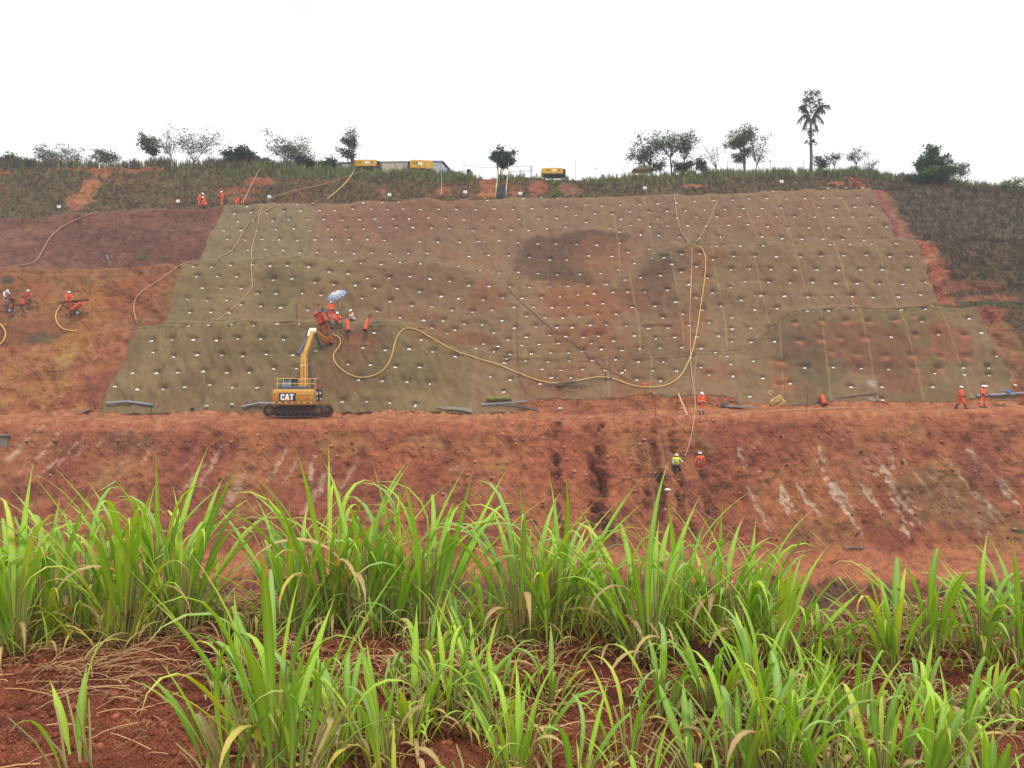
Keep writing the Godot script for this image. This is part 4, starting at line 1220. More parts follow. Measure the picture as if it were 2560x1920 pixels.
func crest_works() -> void:
	M.comp_yellow = grimy(255, 198, 66, 0.5)
	M.comp_dark = mat(92, 74, 66, 0.7)
	M.tan_rail = mat(214, 190, 150, 0.7)
	M.shed_grey = grimy(206, 212, 220, 0.7, 0.0, 0.4)
	M.shed_beige = grimy(226, 212, 190, 0.7, 0.0, 0.4)
	compressor("yellow compressor with a brown roof beside the thin sapling", 886, 952, 404, 424, false, false, 0.0)
	compressor("tilted yellow compressor with a dark left end, in front of the shed gable", 1020, 1082, 405, 430, true, false, -0.05)
	compressor("lone yellow compressor right of the stairs", 1355, 1413, 424, 442, false, true, 0.0)
	# shed: cladding sheets along the long wall and up the gable end
	var d := 104.0
	var base := at(980, 442, d)
	var o := thing("metal_shed", "long pale metal shed behind the compressors", "shed", base)
	var i := 0
	for px in range(846, 1062, 18):
		var a := at(px, 440, d) - base
		var b := at(px + 17.6, 440, d) - base
		var top: float = (at(px, 406 if px > 900 else 410, d) - base).y
		var st := stool()
		box(st, Vector3((a.x + b.x) * 0.5, top * 0.5, 0), Vector3(b.x - a.x - 0.02, top, 0.06))
		for q in 4: box(st, Vector3(lerpf(a.x, b.x, (q + 0.5) / 4.0), top * 0.5, 0.045), Vector3(0.05, top - 0.04, 0.03))
		part("cladding_sheet", done(st), M.shed_grey if px < 940 or i == 9 else M.shed_beige, o)
		i += 1
	for px in range(1064, 1124, 12):
		var t := 405.0 if px < 1100 else 405.0 + (px + 6 - 1108) * 1.15
		var a := at(px, 440, d) - base
		var b := at(px + 11.7, 440, d) - base
		var top := (at(px, t, d) - base).y
		var top2 := (at(px, t + (0.0 if px < 1097 else 13.0), d) - base).y
		part("gable_sheet", prism_mesh([Vector2(a.x, 0), Vector2(b.x, 0), Vector2(b.x, top2), Vector2(a.x, top)], Vector3.RIGHT, Vector3.UP, Vector3(0, 0, 0.03), Vector3(0, 0, -0.06)), M.shed_grey, o)
	var ra := at(843, 407, d) - base
	var rb := at(1066, 404, d) - base
	part("roof", prism_mesh([Vector2(ra.x, ra.y), Vector2(rb.x, rb.y), Vector2(rb.x, rb.y + 0.1), Vector2(ra.x, ra.y + 0.08)], Vector3.RIGHT, Vector3.UP, Vector3(0, 0, 0.12), Vector3(0, 0, -6.0)), M.shed_grey, o)
	var rc := at(1109, 404, d) - base
	part("gable_roof", prism_mesh([Vector2(rb.x, rb.y), Vector2(rc.x, rb.y), Vector2(rc.x + 1.1, rb.y - 1.35), Vector2(rc.x + 1.15, rb.y - 1.25), Vector2(rc.x, rb.y + 0.12), Vector2(rb.x, rb.y + 0.12)], Vector3.RIGHT, Vector3.UP, Vector3(0, 0, 0.12), Vector3(0, 0, -6.0)), M.shed_grey, o)
	# stairs
	var lo := spot(1252, 498, 0.1, 9.2)
	var hi := at(1259, 438, 92.2)
	o = thing("site_stairs", "dark steel stairs with pale handrails climbing to the crest", "stairs", lo)
	var run := hi - lo
	for k in 18:
		var f := (k + 0.5) / 18.0
		part("tread", box_mesh(run * f, Vector3(1.05, 0.09, 0.42)), M.tread, o)
	for s in [-1, 1]:
		var off := Vector3(s * 0.58, 0, 0)
		part("stringer", beam_mesh(off, off + run, 0.07, 0.24), M.black, o)
		var up := Vector3(0, 1.0, 0)
		part("handrail", tube_mesh([off + up, off + run + up], 0.028, 5), M.tan_rail, o)
		part("midrail", tube_mesh([off + up * 0.5, off + run + up * 0.5], 0.02, 5), M.tan_rail, o)
		for k in 5: part("post", tube_mesh([off + run * (k / 4.0), off + run * (k / 4.0) + up * 1.02], 0.024, 5), M.tan_rail, o)
		part("top_post", tube_mesh([off + run, off + run + Vector3(0, 1.5 if s > 0 else 1.2, 0)], 0.03, 5), M.tan_rail, o)
	# platform rail to the right of the stairs
	var g0 := at(1270, 441, 92.6)
	o = thing("guard_rail", "grey guard rail on the crest right of the stairs", "railing", g0)
	var g1 := at(1330, 441, 92.6) - g0
	for h in [0.62, 1.2]: part("rail", tube_mesh([Vector3(0, h, 0), g1 + Vector3(0, h + 0.05, 0)], 0.04, 5), M.grey_metal, o)
	for f in [0.0, 0.95, 1.0]: part("post", tube_mesh([g1 * f - Vector3(0, 0.3, 0), g1 * f + Vector3(0, 1.25, 0)], 0.045, 5), M.grey_metal, o)
	# masts, posts, wires
	for q in [[1438, 446, 401, "tall thin mast right of the lone compressor"], [1160, 434, 405, "thin mast left of the stairs"], [1243, 440, 410, "post beside the compact dark tree"], [1560, 440, 412, "thin post left of the yellow canopy"], [1818, 428, 404, "fence post between the sapling and the layered tree"], [1927, 426, 400, "fence post left of the palm"], [2010, 424, 402, "short fence post at the foot of the palm"], [2038, 420, 386, "slanting pole at the foot of the palm"]]:
		var a := at(q[0], q[1], 93.5)
		var po := thing("post", q[3], "post", a)
		part("shaft", tube_mesh([Vector3(0, -0.4, 0), at(q[0] - (6 if q[0] == 2038 else 0), q[2], 93.5) - a], 0.035, 5), M.grey_metal, po)
		part("cap", box_mesh(at(q[0] - (6 if q[0] == 2038 else 0), q[2], 93.5) - a, Vector3(0.09, 0.06, 0.09), Basis(), 0.01), M.grey_metal, po)
	var fm := FogMaterial.new()
	fm.density = 0.1
	fm.albedo = Color(0.8, 0.82, 0.85)
	for q in [[1078, 392, 0.5, 2.2], [1073, 360, 1.0, 3.0], [1080, 325, 1.3, 3.4]]:
		var fv := FogVolume.new()
		fv.name = numbered("smoke")
		fv.shape = RenderingServer.FOG_VOLUME_SHAPE_ELLIPSOID
		fv.size = Vector3(q[2], q[3], q[2])
		fv.position = at(q[0], q[1], 97)
		fv.material = fm
		add_child(fv)
		tag(fv, ["faint smoke just above the tilted compressor", "faint smoke halfway up the plume", "top of the faint smoke plume"][taken["smoke"] - 1], "smoke", "smoke plume over the compressors")
	wire("sagging cable from the thin mast to the stairs", [at(1160, 412, 93.5), at(1200, 418, 93.5), at(1243, 419, 93.5)], 0.02)
	wire("fence wire running to the foot of the palm", [at(1818, 405, 93.5), at(1870, 408, 93.5), at(1927, 404, 93.5), at(1970, 406, 93.5), at(2010, 404, 93.5)], 0.015)
	# canopy, tarp and barrel
	var c0 := at(1606, 432, 97)
	o = thing("canopy", "pale yellow canopy top behind the crest left of the trees", "canopy", c0)
	part("roof", prism_mesh([Vector2(-1.35, 0.2), Vector2(1.35, 0.2), Vector2(1.2, 0.3), Vector2(0.35, 0.68), Vector2(-0.35, 0.68), Vector2(-1.2, 0.3)], Vector3.RIGHT, Vector3.UP, Vector3(0, 0, 1), Vector3(0, 0, -2)), M.canopy, o)
	for s in [-1.2, 1.2]: part("leg", tube_mesh([Vector3(s, -1.2, 0.9), Vector3(s, 0.2, 0.9)], 0.03, 5), M.grey_metal, o)
	o = part("tarpaulin", prism_mesh([Vector2(-1.4, 0), Vector2(1.3, -0.3), Vector2(0.7, 0.05), Vector2(0.2, 0.12), Vector2(-0.6, 0.32), Vector2(-1.4, 0.42)], Vector3.RIGHT, Vector3.UP, Vector3.ZERO, Vector3(0, 0, -1.4)), mat(58, 62, 78), self)
	o.position = at(1145, 434, 94)
	tag(o, "dark blue tarpaulin heap right of the shed gable", "tarpaulin")
	var br := thing("barrel", "dark blue barrel lying left of the stairs on the crest", "barrel", at(1172, 430, 93.5))
	part("drum", tube_mesh([Vector3(0, 0, 0.35), Vector3(0, 0, 0.3), Vector3(0, 0, -0.3), Vector3(0, 0, -0.35)], [0.24, 0.27, 0.27, 0.24], 12), mat(58, 62, 92, 0.5), br)
	part("rim", tube_mesh([Vector3(0, 0, 0.33), Vector3(0, 0, 0.37)], [0.28, 0.28], 12), M.black, br)
	# placards
	for q in [[147, 519, "leftmost of the white placards below the skyline"], [442, 505, "white placard left of the crew on the top terrace"], [673, 494, "white placard right of the crew on the top terrace"], [974, 489, "white placard below the two compressors"], [1163, 482, "white placard left of the stairs"], [1301, 486, "white placard right of the stairs"], [1612, 472, "white placard in the green brush below the canopy"], [1954, 456, "rightmost of the white placards, left of the palm"]]:
		var h := hit(q[0], q[1] + 7, 9.3)
		var p := ground(h.x, h.y)
		var s := thing("placard", q[2], "sign", p, 0.0, "white placards below the skyline")
		part("stake", tube_mesh([Vector3(0, -0.2, 0), Vector3(0, 0.5, 0.02)], 0.02, 4), M.grey_metal, s)
		part("board", box_mesh(Vector3(0, 0.42, 0.06), Vector3(0.42, 0.32, 0.02)), M.plate, s)
		part("printed_mark", box_mesh(Vector3(0.01, 0.41, 0.075), Vector3(0.12, 0.1, 0.006)), M.print_grey, s)
	var sg := thing("placard", "white placard on a thin pole against the sky", "sign", at(1489, 446, 93))
	part("stake", tube_mesh([Vector3(0, -0.4, 0), Vector3(0, 1.25, 0)], 0.012, 4), M.grey_metal, sg)
	part("board", box_mesh(Vector3(0, 1.2, 0.03), Vector3(0.3, 0.24, 0.02)), M.print_light, sg)

func wire(label: String, pts: Array, r: float) -> void:
	var o := part("cable", tube_mesh(curve_through(pts, 6), r, 4), M.black, self)
	tag(o, label, "cable")

# ---------------------------------------------------------------- excavator and drill rigs
func crawler(owner_: Node3D, z: float) -> void:
	# endless track seen from the side: belt of ribbed shoes, frame, idler, sprocket, rollers
	var L := 1.86
	var R := 0.44
	var y0 := 0.48
	var st := stool()
	st.set_smooth_group(-1)
	var path := []
	for i in 12: path.append(Vector2(L, y0) + Vector2(cos(-PI / 2 + PI * i / 11.0), sin(-PI / 2 + PI * i / 11.0)) * R)
	for i in 14: path.append(Vector2(lerpf(L, -L, (i + 1) / 15.0), y0 + R - 0.05 * sin(PI * (i + 1) / 15.0)))
	for i in 12: path.append(Vector2(-L, y0) + Vector2(cos(PI / 2 + PI * i / 11.0), sin(PI / 2 + PI * i / 11.0)) * R)
	for i in 14: path.append(Vector2(lerpf(-L, L, (i + 1) / 15.0), y0 - R))
	var n := path.size()
	for i in n:
		var a: Vector2 = path[i]
		var b: Vector2 = path[(i + 1) % n]
		var m := (a + b) * 0.5
		var d := (b - a).normalized()
		var nn := Vector2(d.y, -d.x)
		var bs := Basis(Vector3(d.x, d.y, 0), Vector3(nn.x, nn.y, 0), Vector3(0, 0, 1))
		box(st, Vector3(m.x, m.y, z), Vector3((b - a).length() * 0.94, 0.045, 0.6), bs)
		box(st, Vector3(m.x, m.y, z) + Vector3(nn.x, nn.y, 0) * 0.035, Vector3(0.03, 0.035, 0.6), bs)
	part("track_belt", done(st), M.track, owner_)
	var fr := part("track_frame", prism_mesh([Vector2(-1.7, 0.3), Vector2(1.7, 0.3), Vector2(1.75, 0.6), Vector2(1.2, 0.78), Vector2(0.35, 0.98), Vector2(-0.6, 0.98), Vector2(-1.3, 0.72), Vector2(-1.75, 0.62)], Vector3.RIGHT, Vector3.UP, Vector3(0, 0, z + 0.2), Vector3(0, 0, -0.4)), M.track_dark, owner_)
	for s in [-1, 1]:
		var w := part("idler" if s < 0 else "sprocket", tube_mesh([Vector3(L * s, y0, z - 0.24), Vector3(L * s, y0, z - 0.2), Vector3(L * s, y0, z + 0.2), Vector3(L * s, y0, z + 0.26)], [0.34, 0.38, 0.38, 0.32], 16), M.track_dark, owner_)
		part("hub", tube_mesh([Vector3(L * s, y0, z + 0.25), Vector3(L * s, y0, z + 0.32)], [0.2, 0.16], 12), M.track, w)
	for i in 7: part("roller", tube_mesh([Vector3(-1.35 + 0.45 * i, 0.17, z - 0.24), Vector3(-1.35 + 0.45 * i, 0.17, z + 0.25)], 0.11, 8), M.track_dark, fr)
	for x in [-0.7, 0.6]: part("carrier_roller", tube_mesh([Vector3(x, 0.84, z - 0.2), Vector3(x, 0.84, z + 0.24)], 0.08, 8), M.track_dark, fr)

func letter(pts: Array, s: float, x: float, y: float) -> Array:
	var out := []
	for p in pts: out.append(Vector2(x + p[0] * s, y + p[1] * s))
	return out

func excavator() -> Vector3:
	var base := ground((748 - CX) / F * 59.8, 3.56)
	base.y += 0.02
	var o := thing("excavator", "yellow crawler excavator on the bench with its boom raised over the matting", "excavator", base)
	M.yel = grimy(222, 164, 72, 0.65, 0.0, 0.9)
	M.yel2 = grimy(206, 142, 52, 0.55, 0.0, 1.1)
	M.cream = mat(238, 226, 190, 0.6)
	M.track = grimy(122, 86, 70, 1.0)
	M.track_dark = grimy(92, 66, 56, 1.0)
	M.slate = mat(62, 72, 92, 0.55)
	M.orange = grimy(226, 104, 66, 0.6, 0.0, 1.2)
	M.orange2 = grimy(190, 76, 52, 0.65, 0.0, 1.2)
	M.chrome = mat(225, 228, 230, 0.25, 0.6)
	M.dark = mat(46, 46, 52, 0.6)
	M.glass = mat(120, 138, 144, 0.12)
	M.red_mark = mat(222, 92, 52, 0.6)
	M.white = mat(240, 240, 240, 0.6)
	crawler(o, 1.28)
	crawler(o, -1.28)
	part("carbody", box_mesh(Vector3(0, 0.72, 0), Vector3(1.6, 0.36, 2.2), Basis(), 0.08), M.track_dark, o)
	part("swing_ring", tube_mesh([Vector3(0, 0.85, 0), Vector3(0, 1.04, 0)], 0.75, 20), M.track_dark, o)
	part("platform", box_mesh(Vector3(0, 1.1, -0.2), Vector3(3.0, 0.16, 3.6), Basis(), 0.03), M.yel2, o)
	# counterweight with rounded shoulders
	var st := stool()
	var prof := [Vector2(1.0, 1.0), Vector2(1.86, 1.02), Vector2(1.94, 1.12), Vector2(1.94, 1.85), Vector2(1.88, 2.03), Vector2(1.72, 2.12), Vector2(1.0, 2.12)]
	var xs := [-1.57, -1.5, -1.36, 1.36, 1.5, 1.57]
	var ins := [0.14, 0.05, 0.0, 0.0, 0.05, 0.14]
	st.set_smooth_group(1)
	for i in 5:
		for k in prof.size() - 1:
			var f := func(ii: int, kk: int) -> Vector3: return Vector3(xs[ii], prof[kk].y - (ins[ii] if kk > 3 else 0.0), prof[kk].x - (ins[ii] if prof[kk].x > 1.5 else 0.0))
			quad(st, f.call(i, k), f.call(i, k + 1), f.call(i + 1, k + 1), f.call(i + 1, k))
	st.set_smooth_group(-1)
	for i in [0, 5]:
		var c := []
		for k in prof.size(): c.append(Vector3(xs[i], prof[k].y - (ins[i] if k > 3 else 0.0), prof[k].x - (ins[i] if prof[k].x > 1.5 else 0.0)))
		for k in range(1, prof.size() - 1):
			if i == 0: tri(st, c[0], c[k + 1], c[k])
			else: tri(st, c[0], c[k], c[k + 1])
	var cw := part("counterweight", done(st), M.yel, o)
	part("lower_lip", box_mesh(Vector3(0, 0.98, 1.45), Vector3(3.06, 0.12, 0.9), Basis(), 0.03), M.yel2, cw)
	part("seam", box_mesh(Vector3(0.86, 1.67, 1.945), Vector3(0.9, 0.025, 0.02)), M.yel2, cw)
	part("seam", box_mesh(Vector3(-1.38, 1.67, 1.94), Vector3(0.3, 0.025, 0.03)), M.yel2, cw)
	for i in 13:
		part("reflector_tape", box_mesh(Vector3(-1.4 + i * 0.235, 1.1, 1.945), Vector3(0.14, 0.06, 0.014)), M.red_mark if i % 2 else M.cream, cw)
	var pz := 1.95
	var pn := part("name_panel", box_mesh(Vector3(-0.35, 1.53, pz), Vector3(1.26, 0.62, 0.03)), M.dark, cw)
	var C := [[0.62, 0.64], [0.62, 0.8], [0.5, 1.0], [0.14, 1.0], [0.0, 0.84], [0.0, 0.16], [0.14, 0.0], [0.5, 0.0], [0.62, 0.16], [0.62, 0.34], [0.4, 0.34], [0.4, 0.2], [0.24, 0.2], [0.24, 0.8], [0.4, 0.8], [0.4, 0.64]]
	var A := [[0.0, 0.0], [0.24, 0.0], [0.28, 0.2], [0.5, 0.2], [0.54, 0.0], [0.78, 0.0], [0.54, 1.0], [0.24, 1.0]]
	var T := [[0.2, 0.0], [0.44, 0.0], [0.44, 0.8], [0.64, 0.8], [0.64, 1.0], [0.0, 1.0], [0.0, 0.8], [0.2, 0.8]]
	var s := 0.5
	part("letter", prism_mesh(letter(C, s * 0.94, -0.85, 1.29), Vector3.RIGHT, Vector3.UP, Vector3(0, 0, pz + 0.016), Vector3(0, 0, 0.012)), M.white, pn)
	part("letter", prism_mesh(letter(A, s * 0.94, -0.545, 1.29), Vector3.RIGHT, Vector3.UP, Vector3(0, 0, pz + 0.016), Vector3(0, 0, 0.012)), M.white, pn)
	part("letter", prism_mesh(letter(T, s * 0.94, -0.17, 1.29), Vector3.RIGHT, Vector3.UP, Vector3(0, 0, pz + 0.016), Vector3(0, 0, 0.012)), M.white, pn)
	part("triangle_mark", prism_mesh([Vector2(-0.58, 1.28), Vector2(-0.15, 1.28), Vector2(-0.362, 1.46)], Vector3.RIGHT, Vector3.UP, Vector3(0, 0, pz + 0.03), Vector3(0, 0, 0.012)), mat(250, 178, 30, 0.6), pn)
	for q in [[-1.36, 0.85], [0.83, 1.1]]:
		var m := part("red_emblem", prism_mesh(letter([[0.5, 0.0], [0.9, 0.16], [1.0, 0.45], [0.78, 0.62], [0.5, 0.48], [0.22, 0.62], [0.0, 0.45], [0.1, 0.16]], 0.27 * q[1], q[0] - 0.13, 1.36), Vector3.RIGHT, Vector3.UP, Vector3(0, 0, pz - 0.005), Vector3(0, 0, 0.014)), M.red_mark, cw)
		part("emblem_crown", prism_mesh(letter([[0.25, 0.68], [0.5, 0.58], [0.75, 0.68], [0.66, 0.95], [0.34, 0.95]], 0.27 * q[1], q[0] - 0.13, 1.36), Vector3.RIGHT, Vector3.UP, Vector3(0, 0, pz - 0.005), Vector3(0, 0, 0.014)), M.red_mark, m)
	part("lamp_dot", tube_mesh([Vector3(1.13, 1.4, 1.93), Vector3(1.13, 1.4, 1.97)], 0.04, 8), M.track, cw)
	# right flank
	var fl := part("side_grille", box_mesh(Vector3(1.48, 1.66, -0.1), Vector3(0.1, 0.98, 2.1), Basis(), 0.03), M.dark, o)
	for q in [[1.82, 0.6, 0.26, 0.3], [1.42, 0.6, 0.14, 0.16], [1.38, -0.6, 0.18, 0.3], [1.86, -0.4, 0.2, 0.4]]:
		part("sticker", box_mesh(Vector3(1.54, q[0], q[1]), Vector3(0.014, q[2], q[3])), M.white, fl)
	part("side_sill", box_mesh(Vector3(1.5, 1.1, -0.3), Vector3(0.12, 0.16, 2.6), Basis(), 0.02), M.yel2, o)
	part("side_panel", box_mesh(Vector3(-1.48, 1.6, -0.1), Vector3(0.1, 0.86, 2.1), Basis(), 0.03), M.yel2, o)
	part("engine_hood", box_mesh(Vector3(-0.2, 2.2, 0.35), Vector3(2.3, 0.3, 1.5), Basis(), 0.08), M.slate, o)
	part("body_block", box_mesh(Vector3(0, 1.62, 0.0), Vector3(2.86, 0.96, 2.1), Basis(), 0.04), M.slate, o)
	part("exhaust", tube_mesh([Vector3(0.92, 2.2, 0.1), Vector3(0.92, 2.75, 0.1), Vector3(0.9, 2.9, 0.0)], 0.09, 8), M.dark, o)
	# cab
	var cab := part("cab", box_mesh(Vector3(-1.12, 2.0, -1.35), Vector3(1.0, 1.8, 1.5), Basis(), 0.08), M.slate, o)
	part("rear_window", box_mesh(Vector3(-1.15, 2.52, -0.59), Vector3(0.66, 0.44, 0.03)), M.glass, cab)
	part("side_window", box_mesh(Vector3(-0.61, 2.45, -1.35), Vector3(0.03, 0.6, 1.0)), M.glass, cab)
	part("roof_pad", box_mesh(Vector3(-1.12, 2.95, -1.35), Vector3(0.92, 0.1, 1.4), Basis(), 0.03), M.dark, cab)
	part("frame_post", box_mesh(Vector3(-0.68, 2.5, -0.58), Vector3(0.12, 0.8, 0.05)), M.dark, cab)
	# guard rails round the top deck
	var rails := part("deck_rail", tube_mesh([Vector3(-1.5, 2.95, 0.95), Vector3(1.5, 2.95, 0.95)], 0.025, 6), M.rail_yellow, o)
	part("deck_rail", tube_mesh([Vector3(-1.5, 2.55, 0.95), Vector3(1.5, 2.55, 0.95)], 0.025, 6), M.rail_yellow, o)
	for x in [-1.42, -0.95, -0.45, 0.25, 1.1, 1.48]: part("rail_post", tube_mesh([Vector3(x, 2.1, 0.95), Vector3(x, 2.96, 0.95)], 0.022, 6), M.rail_yellow, rails)
	for x in [-1.5, 1.5]:
		part("side_rail", tube_mesh([Vector3(x, 2.95, 0.95), Vector3(x, 2.95, -0.8), Vector3(x, 2.2, -0.9)], 0.025, 6), M.rail_yellow, rails)
	part("mirror_arm", tube_mesh([Vector3(1.5, 2.15, 0.3), Vector3(1.55, 2.95, 0.3), Vector3(1.82, 2.4, 0.3), Vector3(1.8, 1.8, 0.3)], 0.03, 6), M.dark, o)
	part("fire_extinguisher", tube_mesh([Vector3(1.56, 2.16, 0.4), Vector3(1.56, 2.5, 0.4), Vector3(1.56, 2.56, 0.4)], [0.07, 0.07, 0.03], 8), mat(150, 40, 40, 0.5), o)
	# boom, stick, cylinders
	var B0 := Vector3(0.42, 1.9, 0.1)
	var B1 := at(761, 893, 62.3) - base
	var B2 := at(783, 829, 64.9) - base
	var boom := stool()
	beam(boom, B0, B1 + (B1 - B0).normalized() * 0.12, 0.4, 0.6, 0.04)
	beam(boom, B1 - (B2 - B1).normalized() * 0.12, B2, 0.3, 0.44, 0.04)
	var bm := part("boom", done(boom), M.yel, o)
	part("boom_cap", tube_mesh([B2 + Vector3(-0.26, 0, 0), B2 + Vector3(0.26, 0, 0)], 0.3, 12), M.cream, bm)
	for q in [-0.18, -0.06, 0.08]:
		part("hydraulic_line", tube_mesh([B0 + Vector3(q, 0.3, 0.42), B1 + Vector3(q, -0.1, 0.46), B2 + Vector3(q, -0.2, 0.42)], 0.028, 5), M.yel2 if q < 0.0 else M.track, bm)
	for f in [0.35, 0.75]: part("clamp", box_mesh(B0.lerp(B1, f) + Vector3(0, 0, 0.4), Vector3(0.5, 0.08, 0.12)), M.cream, bm)
	for sgn in [-1, 1]: part("boom_cylinder", tube_mesh([Vector3(0.42 + sgn * 0.42, 1.4, -1.2), B0.lerp(B1, 0.75) + Vector3(sgn * 0.34, 0, -0.3)], [0.11, 0.09], 8), M.dark, bm)
	var S2 := at(818, 852, 66.0) - base
	var stick := part("stick", beam_mesh(B2 + Vector3(0, 0.05, -0.1), S2, 0.42, 0.5, 0.03), M.yel2, o)
	var c0 := B1 + Vector3(-0.42, 0.2, 0.3)
	var c1 := at(770, 842, 64.4) - base
	part("stick_cylinder", tube_mesh([c0, c1], 0.13, 10), M.slate, o)
	part("piston_rod", tube_mesh([c1, at(774, 826, 64.7) - base], 0.09, 8), M.chrome, stick)
	for k in 3:
		part("drooping_hose", tube_mesh(curve_through([B2 + Vector3(0.3, -0.1 - 0.05 * k, 0.25), at(796 + 3 * k, 858 + 4 * k, 65.2) - base, at(804 + 2 * k, 868 + 3 * k, 65.4) - base, at(813, 862, 65.6) - base, at(814, 840 + 3 * k, 65.8) - base], 5), 0.035, 5), M.dark, stick)
	# drilling head at the end of the stick
	var dh := part("drill_head", box_mesh(at(824, 850, 66.1) - base, Vector3(0.5, 0.62, 0.5), Basis(Vector3.BACK, 0.25), 0.05), M.orange2, o)
	part("bracket_rib", box_mesh(at(822, 846, 65.8) - base, Vector3(0.1, 0.7, 0.12), Basis(Vector3.BACK, -0.5)), M.orange, dh)
	part("bracket_rib", box_mesh(at(829, 848, 65.8) - base, Vector3(0.1, 0.6, 0.12), Basis(Vector3.BACK, 0.15)), M.orange, dh)
	part("swivel", tube_mesh([at(812, 832, 66.2) - base, at(813, 826, 66.2) - base, at(812, 812, 66.3) - base], [0.2, 0.26, 0.22], 10), M.orange, dh)
	part("swivel_hole", tube_mesh([at(812, 821, 65.93) - base, at(812, 821, 65.9) - base], 0.1, 8), M.dark, dh)
	part("mast_rail", beam_mesh(at(806, 772, 66.4) - base, at(832, 822, 66.1) - base, 0.22, 0.3, 0.02), M.track_dark, dh)
	part("mast_rail", beam_mesh(at(814, 775, 66.2) - base, at(828, 818, 65.9) - base, 0.1, 0.12), M.track, dh)
	part("feed_box", beam_mesh(at(793, 783, 66.3) - base, at(806, 810, 66.1) - base, 0.62, 0.6, 0.05), M.orange2, dh)
	part("feed_lid", beam_mesh(at(790, 782, 66.2) - base, at(793, 789, 66.1) - base, 0.42, 0.62, 0.03), M.orange, dh)
	part("rotary_box", beam_mesh(at(808, 781, 65.9) - base, at(817, 803, 65.8) - base, 0.3, 0.34, 0.03), M.orange, dh)
	part("motor", tube_mesh([at(798, 776, 66.2) - base, at(799, 783, 66.0) - base], 0.14, 10), M.slate, dh)
	part("motor", tube_mesh([at(811, 776, 66.0) - base, at(812, 783, 65.9) - base], 0.15, 10), M.slate, dh)
	part("top_arm", beam_mesh(at(797, 760, 66.4) - base, at(800, 779, 66.3) - base, 0.14, 0.14, 0.02), M.orange, dh)
	part("top_knob", tube_mesh([at(795, 759, 66.3) - base, at(800, 759, 66.3) - base], 0.1, 8), M.orange, dh)
	part("drill_rod", tube_mesh([at(818, 800, 66.2) - base, at(833, 826, 66.6) - base], 0.05, 6), M.track, dh)
	return base

func wagon_drill(label: String, px: float, py: float, mast: Array, legs: Array, barrel: Array, wheel: Array) -> void:
	# a light drill on a wheeled frame; all pieces read off the photograph at the slope's distance
	var foot := spot(px, py, 0.0, 4.0)
	var d := -foot.z - 0.5
	var o := thing("wagon_drill", label, "drill rig", foot)
	part("mast", beam_mesh(at(mast[0], mast[1], d) - foot, at(mast[2], mast[3], d) - foot, 0.16, 0.18, 0.015), M.orange2, o)
	part("drill_rod", tube_mesh([at(mast[0], mast[1] - 2, d - 0.12) - foot, at(mast[2], mast[3] - 2, d - 0.12) - foot], 0.04, 6), M.track, o)
	part("hammer", tube_mesh([at(barrel[0], barrel[1], d - 0.3) - foot, at(barrel[2], barrel[3], d - 0.3) - foot], [0.2, 0.22], 12), M.orange, o)
	part("hammer_collar", tube_mesh([at(barrel[0], barrel[1], d - 0.32) - foot, at(lerpf(barrel[0], barrel[2], 0.15), lerpf(barrel[1], barrel[3], 0.15), d - 0.32) - foot], [0.235, 0.235], 12), M.orange2, o)
	for l in legs: part("leg", beam_mesh(at(l[0], l[1], d) - foot, at(l[2], l[3], d) - foot, 0.09, 0.09), M.track_dark, o)
	var w := part("wheel", tube_mesh([at(wheel[0], wheel[1], d - 0.2) - foot, at(wheel[0], wheel[1], d - 0.36) - foot], [0.25, 0.25], 14), M.dark, o)
	part("rim", tube_mesh([at(wheel[0], wheel[1], d - 0.36) - foot, at(wheel[0], wheel[1], d - 0.39) - foot], [0.14, 0.12], 12), M.grey_metal, w)
	part("control_box", box_mesh(at((mast[0] + mast[2]) * 0.5, (mast[1] + mast[3]) * 0.5, d - 0.2) - foot, Vector3(0.4, 0.22, 0.3), Basis(), 0.03), M.track_dark, o)

func build_machines() -> void:
	M.rail_yellow = mat(226, 184, 96, 0.6)
	excavator()
	wagon_drill("orange wagon drill on the dug-out slope at the left edge of the photo", 40, 782, [22, 736, 36, 762], [[20, 766, 16, 783], [34, 762, 30, 780], [50, 764, 62, 783], [40, 762, 58, 764]], [57, 762, 54, 748], [24, 776])
	wagon_drill("orange wagon drill with a small wheel, second rig from the left", 185, 788, [150, 757, 222, 750], [[172, 772, 180, 792], [188, 776, 184, 790], [196, 774, 198, 790], [155, 762, 182, 776]], [178, 776, 204, 759], [194, 782])

# ---------------------------------------------------------------- hoses, cables, pipes, stakes and odds and ends
func zoomed(ox: float, oy: float, list: Array) -> Array:      # enlargement pixels to photograph pixels
	var out := []
	for i in range(0, list.size(), 2): out.append(Vector2(ox + list[i] / 3.456, oy + list[i + 1] / 3.456))
	return out

func lay(px: Array, lift: float, from := 1.9) -> Array:
	var out := []
	for p in px: out.append(spot(p.x, p.y, lift, from))
	return out

func hose(called: String, label: String, category: String, px: Array, r: float, m: Material, lift := 0.1, from := 1.9) -> void:
	var pts := []
	# settle on the ground between the points that were read off
	for i in px.size() - 1:
		var n := maxi(1, int(px[i].distance_to(px[i + 1]) / 14.0))
		for k in n: pts.append(px[i].lerp(px[i + 1], float(k) / n))
	pts.append(px[px.size() - 1])
	var p3 := lay(pts, lift + r, from)
	# even out jumps in depth so that the hose hangs instead of leaping
	for pass_ in 2:
		for i in range(1, p3.size() - 1): p3[i] = (p3[i - 1] + p3[i] * 2.0 + p3[i + 1]) * 0.25
	var o := part(called, tube_mesh(curve_through(p3, 3), r, 6), m, self)
	tag(o, label, category)

